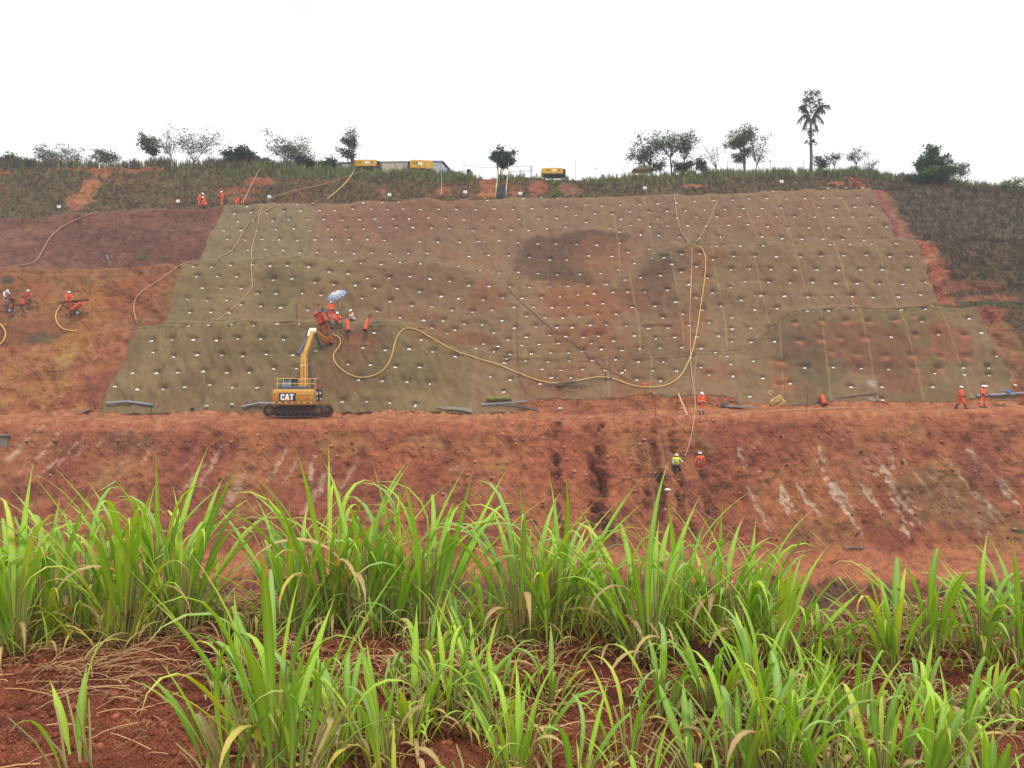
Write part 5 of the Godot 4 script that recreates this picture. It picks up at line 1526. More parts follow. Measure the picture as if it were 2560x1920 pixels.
func rod(called: String, label: String, category: String, a: Vector3, b: Vector3, r: float, m: Material, group := "") -> Node3D:
	var o := thing(called, label, category, a, 0.0, group)
	part("shaft", tube_mesh([Vector3.ZERO, b - a], r, 6), m, o)
	part("end_cap", tube_mesh([b - a, (b - a) * (1.0 + 0.04 / (b - a).length())], r * 1.25, 6), m, o)
	return o

func build_site() -> void:
	M.hose_yellow = mat(206, 166, 92, 0.75)
	M.hose_tan = mat(180, 142, 106, 0.8)
	M.rope = mat(204, 158, 128, 0.85)
	M.cable = mat(92, 70, 62, 0.85)
	M.pipe_grey = mat(128, 134, 146, 0.5)
	M.pipe_dark = mat(84, 80, 80, 0.6)
	M.olive = grimy(142, 132, 76, 0.95, 0.0, 0.8)
	M.pale = mat(226, 224, 218, 0.8)
	# the long yellow hose
	var y := zoomed(640, 680, [655,548, 700,552, 740,580, 750,620, 735,650, 700,690, 670,715, 660,745, 670,785, 710,840, 780,890, 860,920, 920,930, 1000,922, 1070,895, 1130,850, 1165,790, 1185,720, 1195,640, 1210,570, 1240,510, 1290,478, 1340,480, 1420,520, 1500,575, 1580,625, 1680,675, 1780,715, 1900,755, 2000,778, 2100,810, 2212,865])
	y += zoomed(1280, 680, [100,905, 200,945, 290,968, 360,978, 430,977, 540,965, 640,935, 730,915, 800,910, 860,922, 920,950, 1000,985, 1080,1005, 1180,1013, 1260,1010, 1350,998, 1420,965, 1470,910, 1530,780, 1570,650, 1610,440, 1640,230, 1665,50])
	y += zoomed(1280, 280, [1675,1300, 1670,1230, 1650,1185, 1615,1160, 1575,1170])
	hose("yellow_hose", "long bright yellow hose looping from the drill across the matting to the ledge", "hose", y, 0.046, M.hose_yellow, 0.06, 4.0)
	hose("hose", "tan hose hanging in a curve from the crest to the knot on the ledge", "hose", zoomed(1280, 280, [1401,728, 1405,780, 1415,850, 1430,950, 1460,1060, 1510,1135, 1560,1166]), 0.039, M.hose_tan, 0.05, 7.5)
	hose("hose", "tan hose running up right from the knot on the ledge to the crest", "hose", zoomed(1280, 280, [1565,1163, 1620,1110, 1700,960, 1760,810, 1800,716]), 0.035, M.hose_tan, 0.05, 7.5)
	hose("rope", "thin pink rope dropping from the ledge to the climber in the yellow vest", "rope", zoomed(1280, 280, [1555,1180, 1550,1350, 1542,1650]) + zoomed(1280, 680, [1545,0, 1537,300, 1535,620, 1540,740, 1545,850, 1560,980, 1583,1080, 1580,1250]), 0.026, M.rope, 0.06, 3.9)
	hose("rope", "lower end of the pink rope over the red bank", "rope", zoomed(1280, 680, [1580,1254, 1570,1320, 1555,1400, 1530,1520, 1500,1600]), 0.026, M.rope, 0.12, 1.9)
	hose("cable", "dark cable slanting down across the slumped hollow", "cable", zoomed(1280, 680, [-40,150, 20,210, 200,380, 400,550, 530,620, 620,690, 720,780, 820,850, 950,920, 1120,995]), 0.03, M.cable, 0.05, 4.0)
	hose("cable", "dark cable falling straight down and curling onto the rubble", "cable", zoomed(1280, 680, [42,240, 45,450, 46,850, 60,960, 120,1060, 180,1110, 270,1115, 380,1090]), 0.026, M.cable, 0.05, 4.0)
	hose("cable", "dark line down the upper matting left of the damp patch", "cable", zoomed(1280, 280, [120,740, 95,900, 70,1060, 56,1220]), 0.024, M.cable, 0.05, 7.0)
	hose("cable", "thin dark line with white tags on the upper matting", "cable", zoomed(640, 280, [1858,900, 1880,1040, 1930,1140, 2010,1260, 2085,1390]), 0.02, M.cable, 0.05, 5.2)
	hose("hose", "pale hose curving across the bare upper left cut", "hose", zoomed(0, 280, [855,868, 760,893, 650,938, 540,990, 450,1060, 395,1130, 370,1200, 340,1290, 300,1322, 200,1330, 100,1332]), 0.043, M.hose_tan, 0.05, 7.0)
	hose("hose", "short loop of pale hose over the rim of the upper left cut", "hose", zoomed(0, 280, [1300,845, 1330,860, 1380,858, 1450,842]), 0.035, M.hose_tan, 0.05, 8.0)
	hose("hose", "pale hose from the crest over the top left matting to the ledge", "hose", zoomed(640, 280, [205,806, 160,822, 90,862, 0,920]) + zoomed(0, 280, [2130,985, 2090,1050, 2050,1150, 1990,1230, 1890,1268]), 0.047, M.hose_tan, 0.05, 7.2)
	hose("hose", "pale hose down the bare soil left of the middle matting", "hose", zoomed(0, 280, [1700,1292, 1620,1288, 1560,1300, 1500,1350, 1430,1420]) + zoomed(0, 680, [1390,70, 1290,130, 1200,190, 1150,240, 1133,300, 1150,370, 1180,420, 1190,450]), 0.043, M.hose_tan, 0.06, 5.2)
	hose("rope", "thin pale rope wandering down the matting right of the hose", "rope", zoomed(640, 280, [70,805, 35,900, 10,1030]) + zoomed(0, 280, [2165,1200, 2175,1280]), 0.024, M.rope, 0.05, 7.0)
	hose("rope", "thin pale rope on the middle matting ending above the olive sheets", "rope", zoomed(0, 280, [2176,1300, 2170,1400, 2185,1500, 2180,1540]) + zoomed(0, 680, [2180,130, 2150,190, 2060,290, 1960,370, 1870,436]), 0.024, M.rope, 0.05, 5.2)
	hose("hose", "yellow air hose curling below the second wagon drill", "hose", zoomed(0, 680, [530,295, 490,330, 468,390, 480,460, 520,510, 590,525, 665,518]), 0.05, M.hose_yellow, 0.06, 4.0)
	hose("hose", "bend of yellow hose at the left edge below the first wagon drill", "hose", zoomed(0, 680, [-60,420, 0,450, 45,490, 65,540, 50,590, 0,635, -60,660]), 0.055, M.hose_yellow, 0.06, 4.0)
	hose("hose", "pale hose sloping through the brush towards the first compressor", "hose", zoomed(640, 280, [100,790, 160,755, 250,725, 400,690, 590,655, 720,610, 850,565, 935,532]), 0.035, M.hose_tan, 0.4, 9.2)
	hose("hose", "yellowish hose dropping from the first compressor to the rim", "hose", zoomed(640, 280, [630,776, 700,720, 800,630, 845,572, 854,535]), 0.055, M.hose_yellow, 0.4, 9.2)
	hose("hose", "pale hose hanging below the shed gable", "hose", zoomed(640, 280, [1600,752, 1615,680, 1608,600, 1602,552]), 0.039, M.hose_tan, 0.4, 9.2)
	hose("rope", "rope from the orange scrape down to the bending worker", "rope", zoomed(640, 280, [45,512, 0,590]) + zoomed(0, 280, [2150,700, 2110,800]), 0.035, M.rope, 0.3, 9.2)
	hose("hose", "short brown hose in the brush below the second compressor", "hose", zoomed(640, 280, [960,600, 1050,588, 1150,574]), 0.045, M.cable, 0.4, 9.2)
	hose("hose", "orange hose arched over the rim right of the stairs", "hose", zoomed(1280, 280, [250,747, 290,737, 345,742]), 0.039, M.hose_tan, 0.15, 8.5)
	hose("cable", "dark hose snaking down the bank past the two climbers", "cable", zoomed(1280, 1060, [1280,30, 1295,110, 1312,180, 1340,280, 1340,350, 1280,430, 1215,500, 1198,580, 1230,605, 1310,592, 1370,575, 1440,600, 1530,680, 1680,790, 1740,900]), 0.035, M.cable, 0.05)
	hose("cable", "thin dark cable from the left to the yellow-vested climber", "cable", zoomed(1280, 1060, [905,520, 960,475, 1080,455, 1200,455, 1400,450]), 0.022, M.cable, 0.05)
	hose("cable", "thin dark cable curving below the yellow-vested climber", "cable", zoomed(1280, 1060, [1250,530, 1290,500, 1380,475, 1420,480]), 0.022, M.cable, 0.05)
	var sk := part("sack", clod_heap(Vector3(0.24, 0.1, 0.14), 9, lin(214, 206, 196), 16, 10), M.vc, self)
	sk.position = spot(1280 + 1350 / 3.456, 1060 + 578 / 3.456, 0.12)
	tag(sk, "white sack tied round the dark hose on the red bank", "sack")
	# pipes and rods lying about
	rod("grey_pipe", "grey plastic pipe lying on the foot of the olive matting at the left", "pipe", spot(270, 1012, 0.16, 4.0), spot(321, 1008, 0.2, 4.0), 0.1, M.pipe_grey)
	rod("grey_pipe", "right half of the bent grey pipe at the foot of the olive matting", "pipe", spot(322, 1008, 0.2, 4.0), spot(382, 1017, 0.16, 4.0), 0.1, M.pipe_grey)
	rod("grey_pipe", "grey pipe end sticking out left of the excavator tracks", "pipe", spot(607, 1021, 0.16, 3.9), spot(650, 1014, 0.2, 4.0), 0.1, M.pipe_grey)
	rod("grey_pipe", "grey pipe lying behind the excavator tracks", "pipe", spot(648, 1014, 0.25, 4.0), spot(712, 1015, 0.2, 4.0), 0.1, M.pipe_grey)
	rod("grey_pipe", "thin grey pipe under the rolled matting", "pipe", spot(1203, 1018, 0.16, 3.95), spot(1318, 1008, 0.16, 3.95), 0.07, M.pipe_grey)
	rod("grey_pipe", "dark grey pipe behind the walking pair", "pipe", spot(2434, 993, 0.16, 3.9), spot(2560, 986, 0.2, 3.9), 0.1, M.pipe_grey)
	rod("steel_rod", "long dark rod lying against the soil-covered matting", "rod", spot(1994, 1012, 0.12, 3.9), spot(2188, 986, 0.12, 3.9), 0.04, M.pipe_dark)
	rod("steel_rod", "long tan rod lying along the bench edge", "rod", spot(1920, 1029, 0.05, 3.3), spot(2120, 1022, 0.05, 3.3), 0.04, M.hose_tan)
	rod("steel_rod", "tan pole slanting over the rubble beside the pink rope", "rod", spot(1695, 987, 0.15, 3.9), spot(1718, 1043, 0.15, 3.1), 0.06, M.rope)
	rod("steel_rod", "black rod bundle on the rubble under the yellow hose", "rod", spot(1360, 966, 0.12, 3.9), spot(1530, 949, 0.12, 3.9), 0.05, M.pipe_dark)
	rod("steel_rod", "steel bar with a white end on the lowest bench", "rod", spot(2105, 1377, 0.1), spot(2199, 1374, 0.1), 0.05, M.pipe_dark)
	rod("steel_rod", "short dark bar on the bench right of the walking pair", "rod", spot(2490, 1015, 0.08, 3.3), spot(2512, 1014, 0.08, 3.3), 0.05, M.pipe_dark)
	rod("steel_rod", "twig-like stick on the lowest bench left of the steel bar", "rod", spot(1990, 1383, 0.05), spot(2032, 1376, 0.05), 0.03, M.hose_tan)
	# survey stakes
	for q in [[377, 1000, 380, 1048, "thin rusty stake at the left end of the bench"], [740, 760, 744, 800, "thin stake left of the drilling crew"], [972, 758, 974, 798, "thin stake right of the drilling crew"], [1239, 992, 1249, 1052, "leaning stake beside the rolled matting"], [1513, 926, 1513, 952, "short stake above the rubble below the yellow hose"], [1534, 1018, 1535, 1052, "stake at the edge of the rubble, left of the eroded gully"], [1639, 1004, 1640, 1052, "stake at the edge of the rubble, right of the eroded gully"], [2019, 985, 2016, 1030, "stake in front of the orange casing on the bench"], [988, 1020, 994, 1045, "short stake at the foot of the matting right of the excavator"], [1978, 738, 1974, 770, "thin stake above the ridge of the right-hand terrace"], [1060, 606, 1066, 634, "thin rod beside the tiny plant on the upper ledge"], [1768, 570, 1764, 610, "thin dark rod left of the grassy ledge"]]:
		var foot := spot(q[2], q[3], -0.1, 2.9 if q[3] > 1000 else 4.0)
		rod("survey_stake", q[4], "stake", foot, at(q[0], q[1], -foot.z - 0.05), 0.022, M.rust, "survey stakes on the terraces")
	# orange casings
	for q in [[868, 800, 871, 828, 866, 785, 66.6, "orange drill casing standing beside the seated worker"], [920, 798, 912, 826, 926, 786, 66.6, "orange drill casing lying right of the squatting worker"], [2050, 994, 2062, 1018, 2050, 992, 61.0, "orange drill casing on the bench behind the long tan rod"]]:
		var a := at(q[0], q[1], q[6])
		var b := at(q[2], q[3], q[6] - 0.6)
		if q[6] < 62:
			a = spot(q[0], q[1], 0.22, 3.9)
			b = spot(q[2], q[3], 0.2, 3.6)
		var o := thing("drill_casing", q[7], "casing", b)
		part("tube", tube_mesh([a - b, Vector3.ZERO], [0.19, 0.2], 14, false), M.orange, o)
		part("mouth", tube_mesh([(a - b).normalized() * 0.06, (a - b).normalized() * 0.04], 0.17, 12), M.dark, o)
		part("collar", tube_mesh([(a - b).normalized() * 0.12, (a - b).normalized() * 0.02], 0.215, 14, false), M.orange2, o)
		part("top_cap", tube_mesh([(a - b) * 0.98, (a - b) * 1.02], [0.19, 0.12], 12), M.orange2, o)
		if q[6] > 62:
			for s in [-0.06, 0.06]: part("rod", tube_mesh([a - b + Vector3(s, 0, 0), at(q[4], q[5], q[6] + 0.2) - b + Vector3(s, 0, 0)], 0.04, 6), M.rust, o)
	# rolled matting, plastic sheet, boards
	var r0 := spot(1216, 1008, 0.3, 3.95)
	var r1 := spot(1278, 1004, 0.3, 3.95)
	var roll := thing("matting_roll", "olive roll of spare matting at the foot of the slope", "roll", r0)
	var pts := []
	var rads := []
	for i in 12:
		pts.append((r1 - r0) * (i / 11.0) + Vector3(0, sin(i * 1.7) * 0.03, 0))
		rads.append(0.2 + 0.03 * sin(i * 2.3))
	part("rolled_sheet", tube_mesh(pts, rads, 12), M.olive, roll)
	part("loose_flap", prism_mesh([Vector2(0, 0.05), Vector2(1.1, 0.08), Vector2(2.0, 0.0), Vector2(1.4, -0.3), Vector2(0.2, -0.28)], (r1 - r0).normalized(), Vector3(0, 0.75, 0.6).normalized(), Vector3(0, -0.1, 0.2), Vector3(0, 0.02, 0.02)), M.olive, roll)
	for q in [[1090, 1022, 1180, 1036, "dark plastic sheet lying on the foot of the matting", 104, 94, 74, 0.01], [1245, 1018, 1318, 1026, "grey drain trough below the rolled matting", 96, 92, 88, 0.06], [1318, 1022, 1345, 1034, "grey tarpaulin rag at the end of the drain trough", 104, 92, 84, 0.05]]:
		var a := spot(q[0], q[1], 0.1, 3.9)
		var b := spot(q[2], q[1] + 3, 0.1, 3.9)
		var c := spot(q[2], q[3], 0.1, 3.9)
		var e := (c - b)
		var o := part("sheet", prism_mesh([Vector2(0, 0), Vector2(0.4, 0.16), Vector2(0.75, 0.05), Vector2(1, -0.1), Vector2(1.02, -0.95), Vector2(0.8, -0.6), Vector2(0.5, -0.45), Vector2(0.2, -0.4)], b - a, -e, Vector3.ZERO, Vector3(0, 0.0, q[8]) + Vector3(0, q[8], 0)), mat(q[5], q[6], q[7], 0.6), self)
		o.position = a
		tag(o, q[4], "sheet")
	var bd := part("board", prism_mesh([Vector2(0, 0), Vector2(0.5, 0.32), Vector2(1.5, 0.55), Vector2(1.0, 0.1), Vector2(0.5, -0.35)], Vector3(1, 0, 0), Vector3(0, 0.7, -0.7), Vector3.ZERO, Vector3(0, 0.03, 0.03)), grimy(150, 104, 86, 0.9), self)
	bd.position = spot(188, 1032, 0.1, 3.9)
	tag(bd, "flat brown board lying on the soil left of the olive matting", "board")
	# steel drill slide on the bench
	var f0 := spot(1805, 1020, 0.15, 3.5)
	var f1 := spot(1886, 1025, 0.15, 3.4)
	var sl := thing("drill_slide", "grey steel drill slide lying on the bench right of the standing worker", "drill slide", f0)
	for dz in [-0.16, 0.16]: part("rail", beam_mesh(Vector3(0.2, 0.02, dz), f1 - f0 + Vector3(0, 0.02, dz), 0.09, 0.1), M.pipe_grey, sl)
	part("web", beam_mesh(Vector3(0.3, -0.02, 0), f1 - f0 + Vector3(-0.1, -0.02, 0), 0.06, 0.3), M.pipe_dark, sl)
	part("motor_block", box_mesh(Vector3(0.15, 0.16, 0), Vector3(0.42, 0.34, 0.4), Basis(), 0.04), M.pipe_dark, sl)
	for fx in [0.3, 0.9]: part("lug", box_mesh((f1 - f0) * fx + Vector3(0, 0.14, 0), Vector3(0.1, 0.2, 0.1)), M.hose_tan, sl)
	# coil of yellow hose
	var k0 := spot(1935, 1018, 0.05, 3.6)
	var coil := thing("hose_coil", "loose coil of pale yellow hose standing on the bench", "hose coil", k0)
	for i in 5:
		var loop := []
		for a in 21:
			var t := TAU * a / 20.0
			loop.append(Vector3([0.3, 0.22, 0.36, 0.1, 0.28][i] + cos(t) * [0.62, 0.5, 0.55, 0.46, 0.36][i], [0.34, 0.4, 0.3, 0.62, 0.5][i] + sin(t + 0.4 * i) * [0.3, 0.36, 0.26, 0.3, 0.42][i], -0.05 * i + 0.16 * cos(t * 2.0 + i)))
		part("loop", tube_mesh(loop, 0.035, 6), M.hose_yellow, coil)
	part("end_piece", tube_mesh(curve_through([Vector3(-0.1, 0.9, -0.2), Vector3(-0.35, 1.15, -0.3), Vector3(-0.15, 1.3, -0.35), Vector3(0.1, 1.1, -0.3)], 6), 0.035, 6), M.hose_yellow, coil)
	# dark coil of cable on the rubble
	var dk := thing("cable_coil", "dark tangle of cable on the rubble under the yellow hose", "cable coil", spot(1418, 974, 0.06, 3.9))
	for i in 4:
		var loop := []
		for a in 17:
			var t := TAU * a / 16.0
			loop.append(Vector3(cos(t) * (0.9 + 0.2 * i) + 0.15 * i, 0.05 + 0.1 * sin(t) + 0.03 * i, sin(t) * 0.3 + 0.05 * i))
		part("loop", tube_mesh(loop, 0.022, 5), M.cable, dk)
	# blue jug, white bundles, orange lashing, white probe
	var jug := thing("jug", "small blue jug on the grey pipe behind the walkers", "jug", spot(2513, 988, 0.2, 3.9))
	part("body", box_mesh(Vector3(0, 0.12, 0), Vector3(0.36, 0.24, 0.24), Basis(), 0.05), mat(58, 116, 196, 0.5), jug)
	part("neck", tube_mesh([Vector3(-0.02, 0.22, 0), Vector3(-0.02, 0.33, 0)], 0.05, 8), mat(58, 116, 196, 0.5), jug)
	for q in [[518, 1022, "white plate bundle at the foot of the olive matting, nearer the pipe"], [581, 1018, "white plate bundle just left of the excavator"], [1400, 1026, "white bucket-like bundle on the rubble"], [480, 1027, "dark bundle of bars at the foot of the olive matting"]]:
		var bn := thing("bundle", q[2], "bundle", spot(q[0], q[1], 0.05, 3.9))
		for i in 6:
			var a := TAU * i / 6.0
			part("bundled_plate", box_mesh(Vector3(cos(a) * 0.1, 0.12 + 0.1 * sin(a * 2.0) * 0.5, sin(a) * 0.08), Vector3(0.16, 0.13, 0.03), Basis.from_euler(Vector3(a, a * 1.7, a * 0.6))), M.plate if q[0] != 480 else M.pipe_dark, bn)
		part("tie", tube_mesh([Vector3(-0.12, 0.05, 0.1), Vector3(0.0, 0.2, 0.14), Vector3(0.12, 0.05, 0.1)], 0.012, 5), M.dark, bn)
	var lash := thing("lashing", "orange lashing where the dark cable meets the yellow hose", "lashing", spot(1612, 966, 0.12, 3.9))
	for q in [[-0.22, 0.12, 0.25, 0.0], [-0.1, 0.0, 0.28, 0.14], [0.0, -0.1, -0.2, 0.16], [0.05, 0.0, 0.1, -0.3]]:
		part("band", tube_mesh([Vector3(q[0], q[1], 0.05), Vector3(q[2], q[3], 0.08)], 0.045, 5), M.red_mark, lash)
	var pr := thing("survey_probe", "blue-grey probe with a thin shaft on the ledge of the upper left cut", "probe", spot(275, 664, 0.0, 6.5))
	var tip := at(266, 638, -pr.position.z - 0.1) - pr.position
	part("shaft", tube_mesh([Vector3.ZERO, tip], 0.03, 6), M.grey_metal, pr)
	part("head", tube_mesh([tip * 0.5, tip * 0.95, tip * 1.05], [0.08, 0.11, 0.04], 8), mat(108, 118, 142, 0.6), pr)
	var cb := thing("concrete_slab", "edge of a grey concrete slab at the left edge of the lower bank", "slab", spot(5, 1110, 0.0))
	part("slab", box_mesh(Vector3(-0.6, 0.1, 0), Vector3(2.0, 0.9, 0.4), Basis(Vector3.BACK, 0.1), 0.05), grimy(150, 140, 128, 0.95), cb)
	part("coping", box_mesh(Vector3(-0.6, 0.62, 0.05), Vector3(2.2, 0.16, 0.55), Basis(Vector3.BACK, 0.03), 0.03), grimy(160, 138, 122, 0.95), cb)
	# loose stones and clods on the rubble and the red banks
	var xf := []
	var cs := []
	for i in 900:
		var px := rng.randf_range(0, 2560)
		var py := rng.randf_range(1050, 1350)
		if i % 3 == 0:
			px = rng.randf_range(1330, 1840); py = rng.randf_range(975, 1060)
		elif i % 3 == 1: px = rng.randf_range(1250, 1900)
		var h := hit(px, py, 1.9)
		if under_mat(h.x, h.y) > -0.1: continue
		var s := 0.025 + 0.11 * pow(rng.randf(), 5.0)
		var p := ground(h.x, h.y)
		xf.append(Transform3D(Basis.from_euler(Vector3(rng.randf() * 6.0, rng.randf() * 6.0, 0)).scaled(Vector3(s * 1.3, s, s)), p + Vector3(0, s * 0.2, s * 0.2)))
		cs.append(soil_color(h.x, h.y, p).lerp(lin(190, 160, 140), 0.5 * pow(rng.randf(), 3.0)) * rng.randf_range(0.7, 1.15))
	var stones := multi("loose_stones", clod_mesh(3), M.vc, xf, cs)
	tag(stones, "loose stones and clods on the red banks and the rubble", "stones")
	# drain holes: short dark pipes set in the lowest cut
	for q in [[1967, 1165, 1], [1990, 1163, 0], [2129, 1287, 0], [2208, 1288, 0], [2287, 1287, 0], [2374, 1283, 0], [2452, 1282, 0], [2545, 1280, 0], [2143, 1335, 0], [2022, 1354, 0], [2281, 1351, 0], [2371, 1350, 0], [2434, 1350, 0], [2519, 1345, 0], [1942, 1350, 0], [1950, 1093, 1], [2048, 1092, 0], [2155, 1130, 1], [2256, 1157, 1], [2325, 1083, 0], [2418, 1085, 0], [1497, 1075, 1], [880, 1108, 0], [884, 1125, 0], [790, 1105, 0], [966, 1122, 1], [1057, 1119, 1], [1138, 1132, 1], [1232, 1127, 0], [1228, 1198, 0], [952, 1180, 0], [645, 1112, 0], [540, 1110, 0], [463, 1105, 0], [382, 1107, 0], [295, 1105, 0], [215, 1110, 0], [140, 1108, 0], [66, 1105, 0]]:
		var h := hit(q[0], q[1], 1.9)
		var n := wall_normal(h.x, h.y)
		var p := ground(h.x, h.y)
		var dh := thing("drill_hole", "dark drain stub in the lowest cut, " + ("above the left-hand grass" if q[0] < 700 else ("below the excavator and the rubble" if q[0] < 1600 else ("in the lower rows on the right" if q[1] > 1200 else "in the upper row on the right"))), "pipe stub", p, 0.0, "dark drain holes in the lowest cut")
		var dir := (n + Vector3(0, -0.3, 0.4)).normalized()
		var r := 0.09 if q[2] else 0.06
		part("tube", tube_mesh([-dir * 0.3, dir * 0.1], r, 8, false), M.rust, dh)
		part("dark_bore", tube_mesh([dir * 0.02, dir * 0.03], r * 0.92, 8), M.dark, dh)
	umbrella()

func umbrella() -> void:
	var top := at(838, 730, 69.3)
	var foot := at(852, 796, 69.0)
	foot.y = ground(foot.x, 5.5).y
	var o := thing("umbrella", "blue and white printed umbrella shading the drilling crew", "umbrella", foot)
	part("pole", tube_mesh([Vector3.ZERO, top - foot], 0.03, 6), M.rust, o)
	var ax := (top - foot).normalized()
	ax = (ax + Vector3(-0.1, 0, 0.75)).normalized()
	var xa := ax.cross(Vector3.BACK).normalized()
	var za := xa.cross(ax)
	var rings := [0.0, 0.16, 0.3, 0.4, 0.55, 0.7, 0.8, 0.9, 1.0]
	var ccs := [lin(90, 84, 100), lin(228, 96, 116), lin(238, 230, 232), lin(150, 164, 170), lin(140, 158, 162), lin(206, 208, 206), lin(96, 108, 146), lin(198, 202, 214), lin(78, 88, 132)]
	for k in 8:
		var verts := PackedVector3Array()
		var cols := PackedColorArray()
		for i in rings.size():
			for j in 5:
				var a := TAU * (k + j / 4.0) / 8.0
				var sag: float = 1.0 - 0.07 * sin(PI * j / 4.0) * rings[i]
				var r: float = rings[i] * 0.98 * sag
				verts.append(top - foot + (xa * cos(a) + za * sin(a)) * r - ax * 0.36 * rings[i] * rings[i])
				var c: Color = ccs[i]
				if i in [5, 7] and (j % 2) == 1: c = ccs[8]
				cols.append(c)
		part("canopy_panel", grid_mesh(verts, cols, 5, rings.size()), M.vc, o)
		var aa := TAU * k / 8.0
		part("rib", tube_mesh([top - foot - ax * 0.02, top - foot + (xa * cos(aa) + za * sin(aa)) * 0.97 - ax * 0.36], 0.008, 4), M.grey_metal, o)
	part("tip", tube_mesh([top - foot, top - foot + ax * 0.1], [0.02, 0.01], 6), M.dark, o)

# ---------------------------------------------------------------- people: one smooth body each, swept round a posed skeleton
func blob(bones: Array, cell: float, k: float) -> Array:
	# smooth union of tapered capsules [a, b, ra, rb], meshed as surface nets
	var lo := Vector3.ONE * 1e9
	var hi := -lo
	for b in bones:
		var m: float = maxf(b[2], b[3]) + cell * 4.0
		lo = lo.min(b[0].min(b[1]) - Vector3.ONE * m)
		hi = hi.max(b[0].max(b[1]) + Vector3.ONE * m)
	var n := Vector3i(((hi - lo) / cell).ceil()) + Vector3i.ONE
	var f := PackedFloat32Array()
	f.resize(n.x * n.y * n.z)
	for b in bones:
		var a: Vector3 = b[0]
		var ab: Vector3 = b[1] - a
		var l2 := maxf(ab.length_squared(), 1e-9)
		var m: float = maxf(b[2], b[3]) + cell * 3.0 + 1.0 / k
		var i0 := Vector3i(((b[0].min(b[1]) - Vector3.ONE * m - lo) / cell).floor()).max(Vector3i.ZERO)
		var i1 := Vector3i(((b[0].max(b[1]) + Vector3.ONE * m - lo) / cell).ceil()).min(n - Vector3i.ONE)
		for z in range(i0.z, i1.z + 1):
			for y in range(i0.y, i1.y + 1):
				var row := (z * n.y + y) * n.x
				for x in range(i0.x, i1.x + 1):
					var p := lo + Vector3(x, y, z) * cell
					var t := clampf((p - a).dot(ab) / l2, 0.0, 1.0)
					var d: float = p.distance_to(a + ab * t) - lerpf(b[2], b[3], t)
					if d < m: f[row + x] += exp(-k * d)
	var verts := PackedVector3Array()
	var ids := {}
	var idx := PackedInt32Array()
	var sy := n.x
	var sz := n.x * n.y
	for z in n.z - 1:
		for y in n.y - 1:
			for x in n.x - 1:
				var c := z * sz + y * sy + x
				var inside := 0
				for q in 8:
					if f[c + (q & 1) + ((q >> 1) & 1) * sy + (q >> 2) * sz] > 1.0: inside += 1
				if inside == 0 or inside == 8: continue
				var s := Vector3.ZERO
				var cnt := 0
				for e in [[0, 1], [2, 3], [4, 5], [6, 7], [0, 2], [1, 3], [4, 6], [5, 7], [0, 4], [1, 5], [2, 6], [3, 7]]:
					var qa: int = e[0]
					var qb: int = e[1]
					var fa := f[c + (qa & 1) + ((qa >> 1) & 1) * sy + (qa >> 2) * sz]
					var fb := f[c + (qb & 1) + ((qb >> 1) & 1) * sy + (qb >> 2) * sz]
					if (fa > 1.0) == (fb > 1.0): continue
					var da := log(maxf(fa, 1e-6))
					var db := log(maxf(fb, 1e-6))
					var t := clampf(da / (da - db), 0.0, 1.0)
					s += Vector3(qa & 1, (qa >> 1) & 1, qa >> 2).lerp(Vector3(qb & 1, (qb >> 1) & 1, qb >> 2), t)
					cnt += 1
				ids[c] = verts.size()
				verts.append(lo + (Vector3(x, y, z) + s / cnt) * cell)
	for c in ids:
		# one quad round each crossed edge that starts at this cell's corner
		for ax in 3:
			var st: int = [1, sy, sz][ax]
			var u: int = [sy, sz, 1][ax]
			var w: int = [sz, 1, sy][ax]
			var a: bool = f[c] > 1.0
			if a == (f[c + st] > 1.0): continue
			if not (ids.has(c - u) and ids.has(c - w) and ids.has(c - u - w)): continue
			var q := [ids[c], ids[c - u], ids[c - u - w], ids[c - w]]
			if a: idx.append_array([q[0], q[1], q[2], q[0], q[2], q[3]])
			else: idx.append_array([q[0], q[2], q[1], q[0], q[3], q[2]])
	return [verts, idx]

func nearest_bone(bones: Array, p: Vector3) -> int:
	var best := 1e9
	var at_ := 0
	for i in bones.size():
		var b: Array = bones[i]
		var ab: Vector3 = b[1] - b[0]
		var t := clampf((p - b[0]).dot(ab) / maxf(ab.length_squared(), 1e-9), 0.0, 1.0)
		var d: float = p.distance_to(b[0] + ab * t) - lerpf(b[2], b[3], t)
		if d < best:
			best = d; at_ = i
	return at_

var hand_shape := []
var head_shape := []

func make_hand() -> void:
	# right hand hanging along -y, palm towards -x, thumb towards +z
	var b := [[Vector3(0, 0, 0), Vector3(0, -0.03, 0), 0.026, 0.026], [Vector3(0, -0.03, 0.018), Vector3(0, -0.085, 0.026), 0.017, 0.014], [Vector3(0, -0.03, 0.0), Vector3(0, -0.09, 0.008), 0.017, 0.014], [Vector3(0, -0.03, -0.014), Vector3(0, -0.088, -0.01), 0.017, 0.014], [Vector3(0, -0.03, -0.022), Vector3(0, -0.08, -0.028), 0.015, 0.013]]
	var tips := [[0.028, 0.085, 0.075], [0.009, 0.09, 0.084], [-0.011, 0.088, 0.078], [-0.03, 0.08, 0.06]]
	for t in tips:
		var a := Vector3(0, -t[1], t[0])
		var m := a + Vector3(-0.012, -t[2] * 0.55, t[0] * 0.08)
		var e := m + Vector3(-0.026, -t[2] * 0.42, 0)
		b.append([a, m, 0.010, 0.0092]); b.append([m, e, 0.0092, 0.008])
	b.append([Vector3(0, -0.025, 0.022), Vector3(-0.014, -0.055, 0.05), 0.014, 0.0115])
	b.append([Vector3(-0.014, -0.055, 0.05), Vector3(-0.03, -0.085, 0.052), 0.011, 0.009])
	hand_shape = blob(b, 0.006, 260.0)

